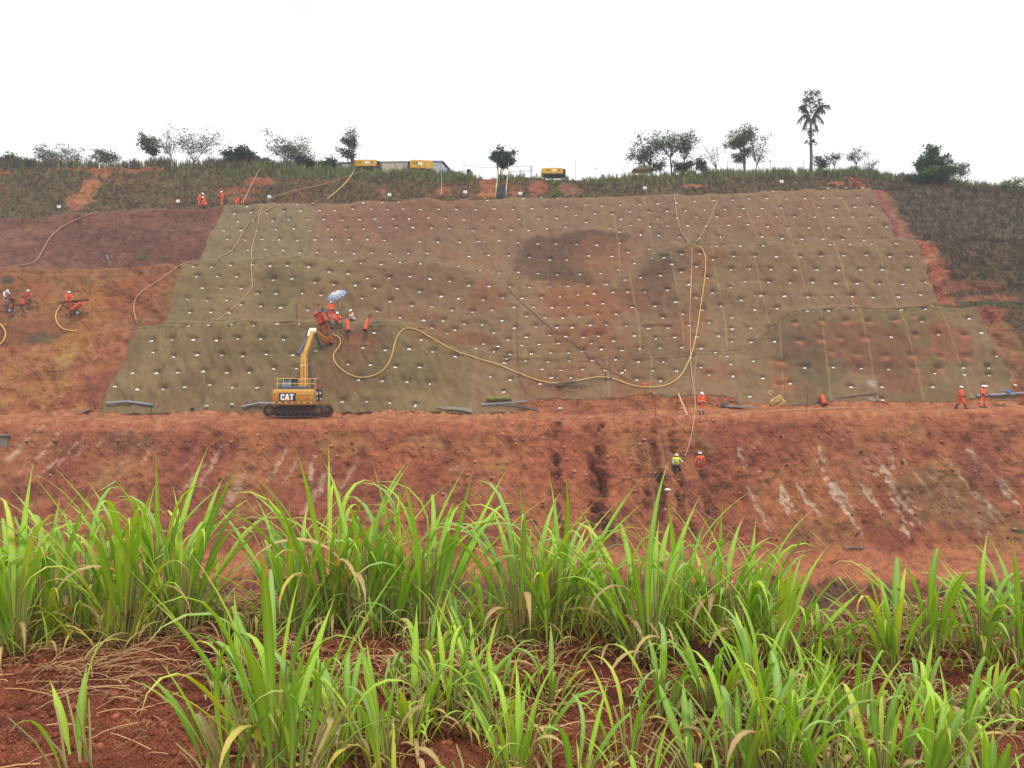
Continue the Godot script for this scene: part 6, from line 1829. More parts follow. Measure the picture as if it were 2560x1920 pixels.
func make_head() -> void:
	# skull, jaw, nose, ears, brow; faces +z, origin at the middle of the head
	var b := [[Vector3(0, 0.03, -0.015), Vector3(0, 0.03, 0.01), 0.088, 0.084], [Vector3(0, -0.045, 0.022), Vector3(0, -0.07, 0.045), 0.062, 0.045], [Vector3(0, 0.0, 0.078), Vector3(0, -0.026, 0.104), 0.011, 0.016], [Vector3(0.084, 0.012, -0.01), Vector3(0.088, -0.022, -0.006), 0.014, 0.011], [Vector3(-0.084, 0.012, -0.01), Vector3(-0.088, -0.022, -0.006), 0.014, 0.011], [Vector3(-0.03, 0.022, 0.078), Vector3(0.03, 0.022, 0.078), 0.014, 0.014], [Vector3(-0.018, -0.058, 0.088), Vector3(0.018, -0.058, 0.088), 0.012, 0.012], [Vector3(0, -0.08, -0.01), Vector3(0, -0.13, -0.015), 0.056, 0.058]]
	head_shape = blob(b, 0.012, 90.0)

func add_shape(verts: PackedVector3Array, cols: PackedColorArray, idx: PackedInt32Array, shape: Array, xf: Transform3D, paint: Callable) -> void:
	var off := verts.size()
	for p in shape[0]:
		verts.append(xf * p)
		cols.append(paint.call(p))
	var flip := xf.basis.determinant() < 0.0
	for i in range(0, shape[1].size(), 3):
		idx.append(off + shape[1][i])
		idx.append(off + shape[1][i + (2 if flip else 1)])
		idx.append(off + shape[1][i + (1 if flip else 2)])

const STAND := {"pelvis": [0, 0.95, 0], "chest": [0, 1.28, 0.0], "neck": [0, 1.48, 0.01], "head": [0, 1.61, 0.03], "shl": [-0.19, 1.41, 0], "shr": [0.19, 1.41, 0], "ell": [-0.27, 1.13, -0.02], "elr": [0.27, 1.13, -0.02], "wrl": [-0.25, 0.89, 0.12], "wrr": [0.25, 0.89, 0.12], "hil": [-0.1, 0.9, 0], "hir": [0.1, 0.9, 0], "knl": [-0.12, 0.5, 0.03], "knr": [0.12, 0.5, 0.03], "anl": [-0.13, 0.09, -0.02], "anr": [0.13, 0.09, -0.02], "look": [0, 0, 1]}

func posed(over: Dictionary) -> Dictionary:
	var d := STAND.duplicate()
	for k in over: d[k] = over[k]
	var out := {}
	for k in d: out[k] = Vector3(d[k][0], d[k][1], d[k][2])
	return out

func person(label: String, foot: Vector3, turn: float, pose: Dictionary, wear: Dictionary) -> void:
	var j := posed(pose)
	var bones := [
		[j.pelvis, j.chest, 0.145, 0.15], [j.chest, j.neck, 0.13, 0.07], [j.shl, j.shr, 0.085, 0.085], [j.hil, j.hir, 0.115, 0.115],
		[j.shl, j.ell, 0.075, 0.06], [j.shr, j.elr, 0.075, 0.06], [j.ell, j.wrl, 0.057, 0.044], [j.elr, j.wrr, 0.057, 0.044],
		[j.hil, j.knl, 0.1, 0.075], [j.hir, j.knr, 0.1, 0.075], [j.knl, j.anl, 0.073, 0.06], [j.knr, j.anr, 0.073, 0.06]]
	for s in ["l", "r"]:
		var an: Vector3 = j["an" + s]
		var sh: Vector3 = an - j["kn" + s]
		var fwd: Vector3 = Vector3(0, 0, 1) if not pose.has("toe" + s) else j["toe" + s]
		bones.append([an + Vector3(0, -0.045, -0.03), an + fwd.normalized() * 0.17 + Vector3(0, -0.05, 0), 0.052, 0.042])
	bones.append([j.neck, j.head, 0.06, 0.05])
	var body := blob(bones, 0.03, 42.0)
	var verts := PackedVector3Array()
	var cols := PackedColorArray()
	var idx := PackedInt32Array()
	var skin := lin(92, 66, 54)
	var paint := func(p: Vector3) -> Color:
		var b := nearest_bone(bones, p)
		var c: Color = wear.top
		if b in [4, 5, 6, 7]:
			c = wear.sleeve
			var w: Vector3 = j.wrl if b in [4, 6] else j.wrr
			if p.distance_to(w) < 0.06: c = skin
		elif b in [3, 8, 9]: c = wear.legs
		elif b in [10, 11]:
			var an: Vector3 = j.anl if b == 10 else j.anr
			var kn: Vector3 = j.knl if b == 10 else j.knr
			var t: float = clampf((p - an).dot(kn - an) / (kn - an).length_squared(), 0.0, 1.0)
			c = wear.boots if t < wear.boot_top else wear.legs
			if wear.has("bands") and absf(t - 0.8) < 0.14: c = wear.bands
		elif b in [12, 13]: c = wear.boots
		elif b == 14: c = wear.scarf
		if b == 0:
			var t: float = clampf((p - j.pelvis).dot(j.chest - j.pelvis) / (j.chest - j.pelvis).length_squared(), -0.3, 1.2)
			if t < 0.12: c = wear.legs
			if wear.has("bands") and absf(t - 0.42) < 0.1: c = wear.bands
		return c
	add_shape(verts, cols, idx, body, Transform3D(), paint)
	var flat_skin := func(_p: Vector3) -> Color: return wear.hands
	for s in [-1, 1]:
		var w: Vector3 = j.wrl if s < 0 else j.wrr
		var e: Vector3 = j.ell if s < 0 else j.elr
		var down := (w - e).normalized()
		var out := Vector3(s, 0, 0)
		out = (out - down * out.dot(down)).normalized()
		var fw: Vector3 = out.cross(-down) * s
		add_shape(verts, cols, idx, hand_shape, Transform3D(Basis(out, -down, fw), w), flat_skin)
	var look: Vector3 = j.look.normalized()
	var hx := Vector3.UP.cross(look).normalized()
	var hb := Basis(hx, look.cross(hx), look)
	var face := func(p: Vector3) -> Color:
		if p.y < -0.075 or p.z < -0.02: return wear.scarf
		if Vector2(absf(p.x) - 0.032, p.y + 0.002).length() < 0.014 and p.z > 0.05: return Color(0.01, 0.01, 0.01)
		if absf(p.y + 0.058) < 0.008 and absf(p.x) < 0.024 and p.z > 0.06: return lin(80, 40, 38)
		return skin
	add_shape(verts, cols, idx, head_shape, Transform3D(hb, j.head), face)
	var o := thing("person", label, "person", foot, turn)
	part("body", indexed(verts, cols, idx), M.vc, o)
	# helmet: dome, rim and peak
	var st := stool()
	st.set_smooth_group(1)
	var prof := [Vector2(0.118, 0.0), Vector2(0.12, 0.03), Vector2(0.108, 0.075), Vector2(0.078, 0.112), Vector2(0.035, 0.132), Vector2(0.001, 0.136)]
	for k in prof.size() - 1:
		for i in 14:
			var a0 := TAU * i / 14.0
			var a1 := TAU * (i + 1) / 14.0
			quad(st, Vector3(cos(a0) * prof[k].x, prof[k].y, sin(a0) * prof[k].x * 1.12), Vector3(cos(a0) * prof[k + 1].x, prof[k + 1].y, sin(a0) * prof[k + 1].x * 1.12), Vector3(cos(a1) * prof[k + 1].x, prof[k + 1].y, sin(a1) * prof[k + 1].x * 1.12), Vector3(cos(a1) * prof[k].x, prof[k].y, sin(a1) * prof[k].x * 1.12))
	if wear.get("helmet", true):
		var hm := part("helmet", done(st), M.white, o, Transform3D(hb, j.head + hb * Vector3(0, 0.025, -0.005)))
		part("peak", prism_mesh([Vector2(-0.1, 0.08), Vector2(0.1, 0.08), Vector2(0.07, 0.175), Vector2(-0.07, 0.175)], Vector3.RIGHT, Vector3.BACK, Vector3(0, 0.0, 0), Vector3(0, 0.012, 0)), M.white, hm)
		part("chin_band", tube_mesh([Vector3(-0.1, 0.0, 0), Vector3(-0.09, -0.09, 0.03), Vector3(0, -0.125, 0.06), Vector3(0.09, -0.09, 0.03), Vector3(0.1, 0.0, 0)], 0.006, 4), M.dark, hm)
	if wear.get("belt", false):
		var mid: Vector3 = j.pelvis.lerp(j.chest, 0.12)
		var ax: Vector3 = (j.chest - j.pelvis).normalized()
		var bt := part("belt", tube_mesh([mid - ax * 0.035, mid + ax * 0.035], [0.178, 0.172], 14), M.dark, o)
		part("pouch", box_mesh(mid + Vector3(0.15, -0.06, 0.1), Vector3(0.1, 0.15, 0.08), Basis(), 0.01), M.dark, bt)
		part("pouch", box_mesh(mid + Vector3(-0.15, -0.07, 0.08), Vector3(0.1, 0.16, 0.08), Basis(), 0.01), M.dark, bt)
	if wear.get("harness", false):
		var back := Vector3(0, 0, -0.165)
		for s in [-1, 1]:
			part("harness_strap", tube_mesh([j.chest + Vector3(s * 0.12, 0.19, -0.02), j.chest + Vector3(s * 0.1, 0.08, -0.16), j.chest.lerp(j.pelvis, 0.5) + back, j.pelvis + Vector3(-s * 0.14, 0.06, -0.12)], 0.018, 5), M.dark, o)
			part("leg_loop", tube_mesh([j.pelvis + Vector3(s * 0.05, -0.06, -0.16), j.pelvis + Vector3(s * 0.19, -0.08, -0.1), j.pelvis + Vector3(s * 0.22, -0.05, 0.04)], 0.016, 5), M.dark, o)

func build_people() -> void:
	make_hand()
	make_head()
	var or_ := lin(238, 100, 62)
	var orange := {"top": or_, "sleeve": or_, "legs": lin(228, 92, 62), "boots": lin(72, 62, 62), "boot_top": 0.06, "scarf": lin(66, 60, 62), "hands": lin(92, 66, 54), "bands": lin(206, 190, 176)}
	var booted := orange.duplicate(); booted.boot_top = 0.75; booted.belt = true; booted.erase("bands"); booted.top = lin(240, 104, 56)
	var harn := orange.duplicate(); harn.harness = true; harn.belt = true
	var bench := orange.duplicate(); bench.belt = true
	var up := func(px: float, d: float, v: float) -> Vector3: return ground((px - CX) / F * d, v)
	# walkers on the bench
	person("person in orange and dark boots walking right along the bench, left one of the pair", up.call(2402, 59.3, 3.46), 1.35, {"anl": [-0.09, 0.09, 0.3], "knl": [-0.1, 0.5, 0.2], "anr": [0.09, 0.11, -0.34], "knr": [0.1, 0.48, -0.1], "wrl": [-0.2, 0.98, 0.24], "wrr": [0.2, 0.98, 0.24], "ell": [-0.27, 1.14, -0.06], "elr": [0.27, 1.14, -0.06], "look": [0, -0.25, 1]}, booted)
	person("person in orange with pale leg bands striding at the right end of the bench", up.call(2457, 60.3, 3.66), 0.5, {"anl": [-0.32, 0.09, 0.02], "knl": [-0.22, 0.5, 0.05], "anr": [0.3, 0.09, -0.04], "knr": [0.2, 0.5, 0.04], "wrl": [-0.02, 1.12, 0.26], "ell": [-0.28, 1.14, 0.1], "wrr": [0.36, 1.0, 0.3], "elr": [0.3, 1.14, 0.06], "look": [0.5, -0.1, 1]}, harn)
	var mid := orange.duplicate(); mid.belt = true; mid.boot_top = 0.8; mid.boots = lin(74, 78, 92); mid.scarf = lin(40, 40, 44)
	person("person in orange vest and dark leggings standing on the bench by the pink rope", up.call(1754, 58.3, 3.26), 0.3, {"anl": [-0.15, 0.09, 0.02], "anr": [0.15, 0.09, 0.0], "look": [-0.2, -0.5, 1]}, mid)
	# climbers on the lower bank
	var vest := {"top": lin(206, 226, 84), "sleeve": lin(206, 208, 212), "legs": lin(52, 50, 58), "boots": lin(86, 84, 88), "boot_top": 0.45, "scarf": lin(92, 66, 54), "hands": lin(42, 40, 42), "harness": true, "belt": true}
	person("person in a yellow vest and dark trousers holding the pink rope on the red bank", spot(1694, 1197, 0.0), PI - 0.2, {"anr": [0.1, 0.09, 0.05], "knr": [0.12, 0.5, 0.1], "anl": [-0.3, 0.2, 0.2], "knl": [-0.26, 0.6, 0.28], "elr": [0.26, 1.15, 0.0], "wrr": [0.2, 0.95, 0.14], "ell": [-0.36, 1.22, 0.14], "wrl": [-0.5, 1.2, 0.36], "look": [-0.3, -0.1, 1]}, vest)
	person("person in orange with a harness seen from behind on the red bank", spot(1756, 1192, 0.0), PI + 0.1, {"anr": [0.16, 0.1, 0.0], "knr": [0.14, 0.5, 0.14], "anl": [-0.36, 0.28, 0.2], "knl": [-0.28, 0.66, 0.3], "ell": [-0.32, 1.12, 0.05], "wrl": [-0.36, 0.86, 0.14], "elr": [0.32, 1.12, 0.05], "wrr": [0.34, 0.86, 0.1], "look": [0, -0.3, 1]}, harn)
	# drilling crew on the middle ledge
	person("person in faded orange standing under the umbrella", up.call(828, 69.0, 5.46), 0.15, {"ell": [-0.3, 1.16, 0.02], "elr": [0.3, 1.16, 0.02], "wrl": [-0.24, 0.95, 0.12], "wrr": [0.24, 0.95, 0.12], "look": [0.1, -0.3, 1]}, bench)
	person("person in orange sitting below the umbrella with one leg stretched out", at(842, 809, 67.3), 0.5, {"pelvis": [0, 0.2, 0], "chest": [0, 0.55, 0.08], "neck": [0, 0.74, 0.14], "head": [0, 0.87, 0.19], "shl": [-0.19, 0.67, 0.1], "shr": [0.19, 0.67, 0.1], "ell": [-0.3, 0.44, 0.2], "elr": [0.3, 0.44, 0.2], "wrl": [-0.08, 0.46, 0.38], "wrr": [0.1, 0.44, 0.38], "hil": [-0.1, 0.18, 0], "hir": [0.1, 0.18, 0], "knl": [-0.16, 0.4, 0.36], "knr": [0.16, 0.1, 0.42], "anl": [-0.16, 0.0, 0.5], "anr": [0.26, -0.28, 0.66], "look": [-0.3, -0.5, 1]}, booted)
	var pale := booted.duplicate(); pale.sleeve = lin(214, 200, 190); pale.legs = lin(196, 196, 196); pale.boot_top = 0.5; pale.belt = false
	person("person in orange squatting right of the umbrella pole", up.call(880, 68.4, 5.3) + Vector3(0, -0.05, 0), -0.8, {"pelvis": [0, 0.3, -0.12], "chest": [0, 0.66, 0.04], "neck": [0, 0.85, 0.1], "head": [0, 0.98, 0.15], "shl": [-0.19, 0.78, 0.06], "shr": [0.19, 0.78, 0.06], "ell": [-0.28, 0.56, 0.2], "elr": [0.28, 0.56, 0.2], "wrl": [-0.14, 0.52, 0.4], "wrr": [0.14, 0.52, 0.4], "hil": [-0.1, 0.3, -0.1], "hir": [0.1, 0.3, -0.1], "knl": [-0.18, 0.52, 0.26], "knr": [0.18, 0.52, 0.26], "anl": [-0.17, 0.09, 0.06], "anr": [0.17, 0.09, 0.06], "look": [0, -0.5, 1]}, pale)
	# crew at the top terrace
	var bent := {"pelvis": [0, 0.92, -0.12], "chest": [0, 1.18, 0.1], "neck": [0, 1.3, 0.26], "head": [0, 1.36, 0.4], "shl": [-0.19, 1.24, 0.2], "shr": [0.19, 1.24, 0.2], "ell": [-0.24, 0.98, 0.3], "elr": [0.24, 0.98, 0.3], "wrl": [-0.14, 0.78, 0.42], "wrr": [0.14, 0.78, 0.42], "hil": [-0.1, 0.88, -0.1], "hir": [0.1, 0.88, -0.1], "knl": [-0.13, 0.5, 0.04], "knr": [0.13, 0.5, 0.04], "look": [0, -0.7, 1]}
	person("person in orange leaning forward on the top terrace, leftmost of the crew", up.call(500, 84.6, 9.17) + Vector3(0, 0, 0), 1.1, bent, orange)
	person("person in orange crouching at the knees of the leaning one on the top terrace", up.call(513, 84.2, 9.03), -0.9, {"pelvis": [0, 0.32, -0.1], "chest": [0, 0.66, 0.06], "neck": [0, 0.84, 0.12], "head": [0, 0.96, 0.18], "shl": [-0.19, 0.78, 0.08], "shr": [0.19, 0.78, 0.08], "ell": [-0.28, 0.56, 0.2], "elr": [0.28, 0.56, 0.2], "wrl": [-0.14, 0.5, 0.4], "wrr": [0.14, 0.5, 0.4], "hil": [-0.1, 0.3, -0.1], "hir": [0.1, 0.3, -0.1], "knl": [-0.18, 0.5, 0.28], "knr": [0.18, 0.5, 0.28], "anl": [-0.16, 0.09, 0.06], "anr": [0.16, 0.09, 0.06], "look": [0, -0.6, 1]}, orange)
	person("person in orange standing at the left corner of the top matting", up.call(556, 84.8, 9.2), -1.2, {"wrl": [-0.12, 1.02, 0.28], "wrr": [0.12, 1.02, 0.28], "look": [0, -0.4, 1]}, orange)
	var nohat := orange.duplicate(); nohat.helmet = false
	person("person in orange doubled over behind the rim of the top matting", up.call(595, 86.0, 9.6) + Vector3(0, -0.35, 0), 1.1, {"pelvis": [0, 0.9, -0.15], "chest": [0, 1.15, 0.12], "neck": [0, 1.16, 0.33], "head": [0, 1.1, 0.46], "shl": [-0.19, 1.14, 0.26], "shr": [0.19, 1.14, 0.26], "ell": [-0.22, 0.88, 0.34], "elr": [0.22, 0.88, 0.34], "wrl": [-0.14, 0.64, 0.4], "wrr": [0.14, 0.64, 0.4], "hil": [-0.1, 0.86, -0.13], "hir": [0.1, 0.86, -0.13], "look": [0, -1.5, 1]}, nohat)
	# crew at the wagon drills
	var white := {"top": lin(214, 214, 216), "sleeve": lin(220, 220, 222), "legs": lin(168, 132, 112), "boots": lin(80, 66, 60), "boot_top": 0.2, "scarf": lin(70, 56, 50), "hands": lin(92, 66, 54)}
	person("person in a white shirt at the drill on the left edge of the photo", spot(13, 766, 0.0, 4.0), 0.9, bent, white)
	var red := orange.duplicate(); red.top = lin(196, 80, 60); red.sleeve = lin(196, 80, 60); red.legs = lin(120, 84, 76); red.erase("bands")
	person("person in dull orange behind the drill at the left edge", spot(70, 772, 0.0, 4.0), -1.1, {"ell": [-0.26, 1.16, 0.16], "elr": [0.26, 1.16, 0.16], "wrl": [-0.18, 1.05, 0.38], "wrr": [0.18, 1.05, 0.38], "look": [0, -0.4, 1]}, red)
	person("person in orange bending over the second drill rig", spot(172, 770, 0.0, 4.0), 0.7, {"pelvis": [0, 0.8, -0.1], "chest": [0, 1.1, 0.06], "neck": [0, 1.28, 0.12], "head": [0, 1.4, 0.16], "shl": [-0.19, 1.21, 0.1], "shr": [0.19, 1.21, 0.1], "ell": [-0.28, 1.0, 0.2], "elr": [0.28, 1.0, 0.2], "wrl": [-0.16, 0.86, 0.4], "wrr": [0.24, 0.9, 0.42], "hil": [-0.1, 0.78, -0.08], "hir": [0.1, 0.78, -0.08], "knl": [-0.16, 0.46, 0.2], "knr": [0.2, 0.46, 0.22], "look": [-0.3, -0.2, 1]}, orange)

# ---------------------------------------------------------------- tall grass clumps on the near ridge
# [px, py of the foot, py of the tallest tip, spread, leaves, fine leaves, lean, tint]
const CLUMPS := [
	[-40, 1600, 1210, 0.28, 22, 30, 0.1], [40, 1625, 1190, 0.22, 24, 40, 0.0], [115, 1580, 1160, 0.24, 26, 40, 0.0], [205, 1570, 1130, 0.24, 26, 50, 0.0], [310, 1590, 1150, 0.26, 34, 50, 0.05], [400, 1575, 1140, 0.2, 22, 40, 0.0], [455, 1590, 1180, 0.22, 30, 30, 0.12],
	[545, 1575, 1430, 0.18, 8, 30, 0.0], [640, 1600, 1450, 0.22, 8, 50, 0.0],
	[735, 1590, 1235, 0.26, 26, 50, -0.12], [830, 1580, 1130, 0.22, 30, 50, -0.05], [900, 1590, 1150, 0.24, 30, 50, 0.0], [985, 1580, 1170, 0.24, 30, 50, 0.1], [1070, 1590, 1130, 0.24, 30, 40, 0.14], [1150, 1610, 1370, 0.18, 10, 40, 0.0],
	[1225, 1610, 1390, 0.18, 10, 30, 0.0], [1305, 1610, 1160, 0.24, 28, 40, 0.05], [1385, 1605, 1170, 0.24, 26, 40, 0.12], [1475, 1610, 1390, 0.18, 10, 30, 0.0], [1545, 1610, 1270, 0.2, 18, 40, -0.1], [1620, 1650, 1180, 0.28, 26, 40, -0.05], [1700, 1610, 1260, 0.22, 22, 40, 0.0],
	[1790, 1600, 1240, 0.24, 24, 40, 0.05], [1860, 1640, 1210, 0.24, 24, 40, 0.0], [1950, 1660, 1280, 0.26, 24, 40, 0.12], [2050, 1650, 1490, 0.2, 8, 30, 0.0], [2120, 1670, 1510, 0.2, 8, 30, 0.0],
	[2235, 1665, 1330, 0.24, 24, 30, -0.05], [2330, 1650, 1340, 0.22, 18, 30, -0.08], [2450, 1650, 1340, 0.24, 26, 30, -0.02], [2560, 1660, 1310, 0.24, 22, 30, -0.06],
	[190, 1960, 1640, 0.06, 4, 0, -0.12], [570, 1985, 1600, 0.26, 10, 4, -0.2], [690, 1960, 1330, 0.22, 22, 10, -0.05], [760, 1985, 1570, 0.2, 12, 6, 0.2], [600, 1700, 1480, 0.2, 4, 40, 0.0], [960, 1925, 1600, 0.16, 14, 16, -0.05], [1060, 1720, 1470, 0.24, 14, 40, 0.0], [1190, 1740, 1500, 0.24, 14, 40, 0.0],
	[1290, 1915, 1590, 0.22, 16, 24, 0.0], [1380, 1745, 1560, 0.16, 8, 20, 0.1], [1565, 1885, 1600, 0.1, 6, 4, 0.05], [1180, 1990, 1790, 0.14, 5, 6, 0.05], [1600, 1995, 1800, 0.12, 5, 4, 0.0], [1730, 1930, 1700, 0.2, 7, 10, -0.2], [1850, 1935, 1560, 0.2, 18, 20, 0.0], [1960, 1940, 1470, 0.2, 18, 20, 0.03], [2060, 1960, 1620, 0.24, 14, 20, -0.05],
	[870, 1890, 1600, 0.18, 12, 24, -0.1], [1030, 1830, 1560, 0.2, 14, 30, 0.1], [1120, 1800, 1530, 0.2, 14, 30, 0.0], [1250, 1820, 1560, 0.2, 12, 30, -0.1], [1440, 1970, 1690, 0.16, 9, 20, 0.1], [1650, 1800, 1560, 0.18, 10, 30, 0.1], [1790, 1800, 1520, 0.22, 16, 30, -0.05], [1900, 1790, 1460, 0.22, 18, 30, 0.0], [2030, 1800, 1520, 0.22, 16, 30, 0.08], [2130, 1850, 1560, 0.22, 16, 24, -0.08], [2390, 1900, 1600, 0.2, 14, 20, 0.12], [780, 1800, 1540, 0.2, 12, 30, 0.0],
	[2200, 1975, 1640, 0.22, 16, 10, -0.1], [2320, 1985, 1640, 0.2, 12, 10, 0.22], [2300, 1760, 1560, 0.26, 8, 30, 0.1], [2470, 1780, 1600, 0.28, 14, 50, -0.2], [2540, 1800, 1640, 0.24, 10, 30, -0.2], [2480, 1990, 1780, 0.2, 8, 8, 0.1]]
# how each clump is told from the rest, in the same order
const CLUMP_LABELS := [
	"cut by the left edge of the photo", "leftmost with its whole foot on the bare soil", "just right of the leftmost clump, between two taller ones", "dense and upright, third from the left along the ridge", "broad and bushy, right above the white straw blade", "slim, behind the bushy clump on the left", "bright and leaning right, at the right end of the left thicket",
	"thin and low, left of the gap below the excavator", "wispy and pale, in the gap between the two thickets",
	"leaning left, first of the middle thicket", "tallest and upright in the middle thicket", "dense, in the heart of the middle thicket", "with one blade arched over to the right, middle thicket", "with a broad blade leaning right, end of the middle thicket", "low and wispy, right of the middle thicket",
	"short and thin, left of the tall pair below the slumped hollow", "tall with upright tips, below the eroded gullies", "leaning right, beside the tall pair below the gullies", "low with a drooping yellow blade, centre right", "leaning left, left of the clump below the climbers", "tall and spread, right below the two climbers", "medium and upright, right of the clump below the climbers",
	"with a hooked blade, right of the climbers", "bright and tall, left of the long tan bench", "leaning right, below the pale streaks", "low tangle in front of the gap on the right", "low tangle right of the gap", "with dark blades, below the lower bench on the right", "leaning left, second from the right end of the ridge row", "bunched on a dark foot, near the right end", "cut by the right edge of the photo",
	"of a few blades only, alone on the bare soil at lower left", "arching left over the bare soil in front", "large and bright at the front, left of centre", "at the front, leaning right out of the large bright one", "low wispy cluster behind the large bright one", "slender with a broad striped leaf, front centre", "short and pale behind the slender front one", "short, in the middle ground behind the straw", 
	"with a hooked leaf, front centre right", "short with a tan blade, behind the front centre right one", "single sprout with one broad leaf, alone in the soil", "cut by the bottom edge, front centre", "cut by the bottom edge, right of the sprout", "sprawling left with a yellow tip, front right", "tall front one left of the long upright stalk", "with a very long upright stalk, front right", "with a leaf folded over, front right",
	"slender, between the large bright one and the striped leaf", "leaning right behind the striped leaf", "short and dense in the centre of the foreground", "leaning left behind the hooked leaf", "small, low at the bottom between hooked leaf and sprout", "small, behind the sprout and left of the dirt mound", "dense, in front of the dirt mound", "tall and dense right of the dirt mound", "leaning right, behind the folded leaf", "left of the broad glossy one at lower right", "leaning right, left of the straw patch at lower right", "behind the large bright front one, to its right",
	"broad and glossy at the bottom right", "leaning right over the straw at the bottom right", "drooping over the straw patch on the right", "greyish and flattened, right edge of the straw patch", "greyish, pressed against the right edge", "low at the bottom right corner"]

func leaf_mesh(kind: int) -> ArrayMesh:
	# one blade, a metre long, rising along y and bending towards +z; a shallow V with a paler midrib
	var verts := PackedVector3Array()
	var cols := PackedColorArray()
	var idx := PackedInt32Array()
	var r := RandomNumberGenerator.new()
	r.seed = 100 + kind
	var n := 11
	var style := kind % 8
	var base := [lin(124, 164, 38), lin(142, 182, 42), lin(112, 154, 44), lin(154, 186, 50), lin(122, 160, 76), lin(176, 184, 58), lin(104, 144, 40), lin(132, 172, 42)]
	var col: Color = base[(kind * 5 + kind / 8) % 8]
	if kind >= 16: col = [lin(186, 152, 108), lin(168, 132, 92), lin(198, 172, 84), lin(150, 116, 84)][kind % 4]
	var p := Vector3.ZERO
	var ang := 0.0
	var width := r.randf_range(0.019, 0.027)
	var twist := r.randf_range(-0.5, 0.5)
	for i in n:
		var t := float(i) / (n - 1)
		var bend := 0.0
		if style < 4: bend = 0.04 + 0.14 * t * style / 3.0                     # upright
		elif style < 6: bend = 0.06 + 0.55 * smoothstep(0.3, 0.85, t)             # arching
		elif style == 6: bend = 0.04 + (1.5 if i == 7 else 0.14 * t)             # kinked
		else: bend = 0.42 * smoothstep(0.1, 0.6, t)
		if kind >= 16: bend = 0.22 + 0.25 * t
		var w := width * (0.32 + 0.68 * smoothstep(0.05, 0.4, t)) * (1.0 - pow(smoothstep(0.45, 1.0, t), 1.5) * 0.985)
		var dir := Vector3(0, cos(ang), sin(ang))
		var side := Vector3(cos(twist * t), 0, 0) + Vector3(0, -sin(ang), cos(ang)) * sin(twist * t)
		var nrm := side.cross(dir).normalized()
		for q in [-1.0, 0.0, 1.0]:
			verts.append(p + side * w * q - nrm * w * 0.35 * (1.0 if q == 0.0 else 0.0))
			var c := col
			if kind < 16:
				c = c.lerp(lin(176, 178, 92), 0.55 * smoothstep(0.16, 0.0, t))
				c = c.lerp(lin(196, 168, 96), 0.8 * smoothstep(0.72, 1.0, t) * (1.0 if kind % 3 == 0 else 0.3))
			if q == 0.0: c = c.lerp(lin(200, 214, 140), 0.3)
			cols.append(c * (1.12 + 0.1 * r.randf()))
		if i < n - 1:
			var a := i * 3
			for k in 2:
				idx.append_array([a + k, a + k + 3, a + k + 1, a + k + 1, a + k + 3, a + k + 4])
		p += dir / float(n - 1)
		ang += bend
	return indexed(verts, cols, idx)

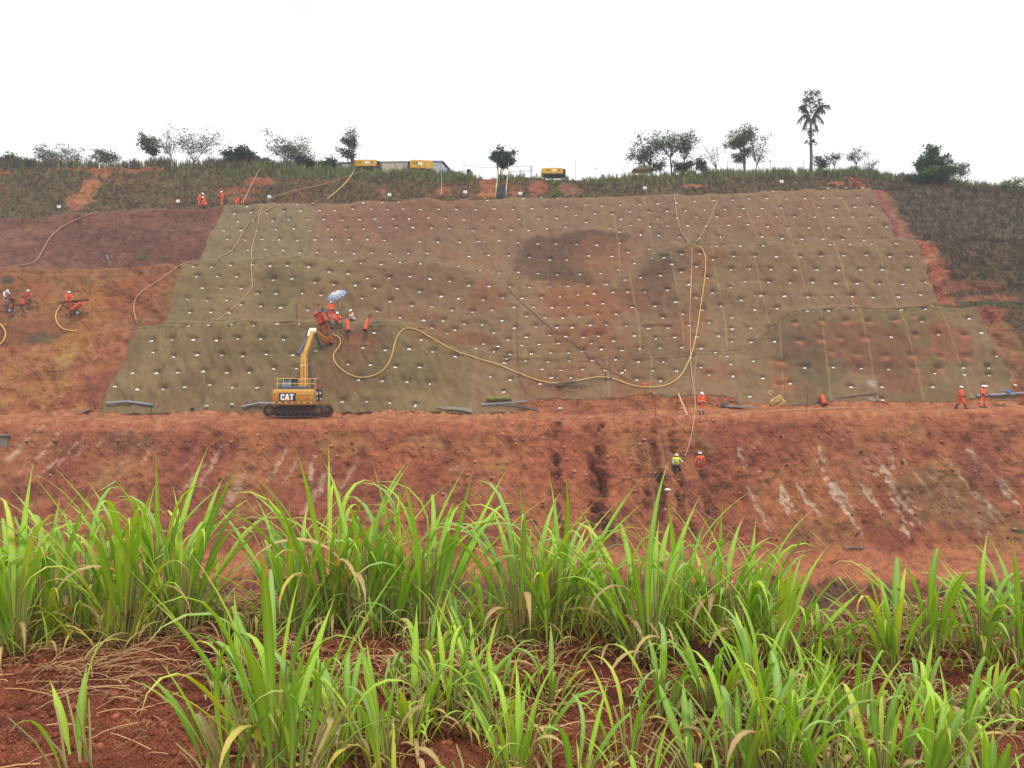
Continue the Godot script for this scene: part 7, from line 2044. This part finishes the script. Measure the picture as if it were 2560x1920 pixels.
func build_grass() -> void:
	M.leaf = StandardMaterial3D.new()
	M.leaf.vertex_color_use_as_albedo = true
	M.leaf.roughness = 0.5
	M.leaf.metallic_specular = 0.35
	M.leaf.cull_mode = BaseMaterial3D.CULL_DISABLED
	M.leaf.backlight_enabled = true
	M.leaf.backlight = Color(0.85, 0.88, 0.3)
	var leaves := []
	for k in 20: leaves.append(leaf_mesh(k))
	var r := RandomNumberGenerator.new()
	for ci in CLUMPS.size():
		var c: Array = CLUMPS[ci]
		r.seed = 500 + ci
		var foot := fg_at(c[0], c[1])
		var tall: float = (c[1] - c[2]) / F * -foot.z * (1.12 if c[0] < 1750.0 else 1.04)
		var o := thing("grass_clump", "green grass clump " + CLUMP_LABELS[ci], "grass clump", foot, 0.0, "tall grass clumps on the near ridge")
		# stalks
		var st := stool()
		for k in int(5 + c[4] * 0.5):
			var a := r.randf() * TAU
			var q := Vector3(cos(a), 0, sin(a)) * r.randf_range(0.0, 0.09)
			var tip := q * 2.2 + Vector3(c[6] * 0.4 + r.randf_range(-0.08, 0.08), tall * r.randf_range(0.25, 0.5), r.randf_range(-0.06, 0.06))
			tube(st, [q + Vector3(0, -0.03, 0), q.lerp(tip, 0.5) + Vector3(0, 0.02, 0), tip], [0.007, 0.006, 0.004], 4, false)
		part("stalks", done(st), M.stalk, o).set_meta("kind", "stuff")
		for k in c[4]:
			var dead := r.randf() < 0.11
			var m: Mesh = leaves[r.randi_range(0, 15)] if not dead else leaves[r.randi_range(16, 19)]
			var a := r.randf() * TAU
			var out := pow(r.randf(), 0.8)
			var tilt: float = out * c[3] * 2.2
			var l: float = tall * r.randf_range(0.55, 1.0) * (0.75 if dead else 1.0)
			if k == 0: l = tall; tilt *= 0.3
			var b := Basis(Vector3.UP, a) * Basis(Vector3.RIGHT, tilt)
			b = Basis(Vector3.BACK, -c[6] * r.randf_range(0.5, 1.6) + r.randf_range(-0.09, 0.09)) * b
			var q := Vector3(sin(a), 0, cos(a)) * r.randf_range(0.01, 0.09)
			var up: float = r.randf_range(0.0, 0.22 if c[4] > 8 else 0.05) * tall
			q += b * Vector3(0, up, 0)
			l -= up * 0.8
			var wide: float = r.randf_range(0.58, 1.08) * clampf(0.5 + tall * 0.5, 0.6, 1.0)
			part("leaf", m, M.leaf, o, Transform3D(b * Basis.from_scale(Vector3(wide, l, l)), q))
		if c[5] > 0:
			var xf := []
			var two := []
			for k in int(c[5] * (0.6 if c[1] < 1680 else 1.0)):
				var a := r.randf() * TAU
				var l: float = tall * r.randf_range(0.2, 0.55)
				var b := Basis(Vector3.UP, a) * Basis(Vector3.RIGHT, r.randf_range(0.05, 0.75))
				var q := Vector3(r.randf_range(-1, 1) * c[3] * 0.9, 0, r.randf_range(-1, 1) * 0.2)
				q.y = fg_y(foot.x + q.x, foot.z + q.z) - foot.y - 0.01
				var t := Transform3D(b * Basis.from_scale(Vector3(r.randf_range(0.25, 0.5), l, l)), q)
				if r.randf() < 0.3: two.append(t)
				else: xf.append(t)
			multi("fine_leaves", leaves[r.randi_range(0, 7)], M.leaf, xf, [], o)
			if two.size(): multi("dry_leaves", leaves[r.randi_range(16, 19)], M.leaf, two, [], o)
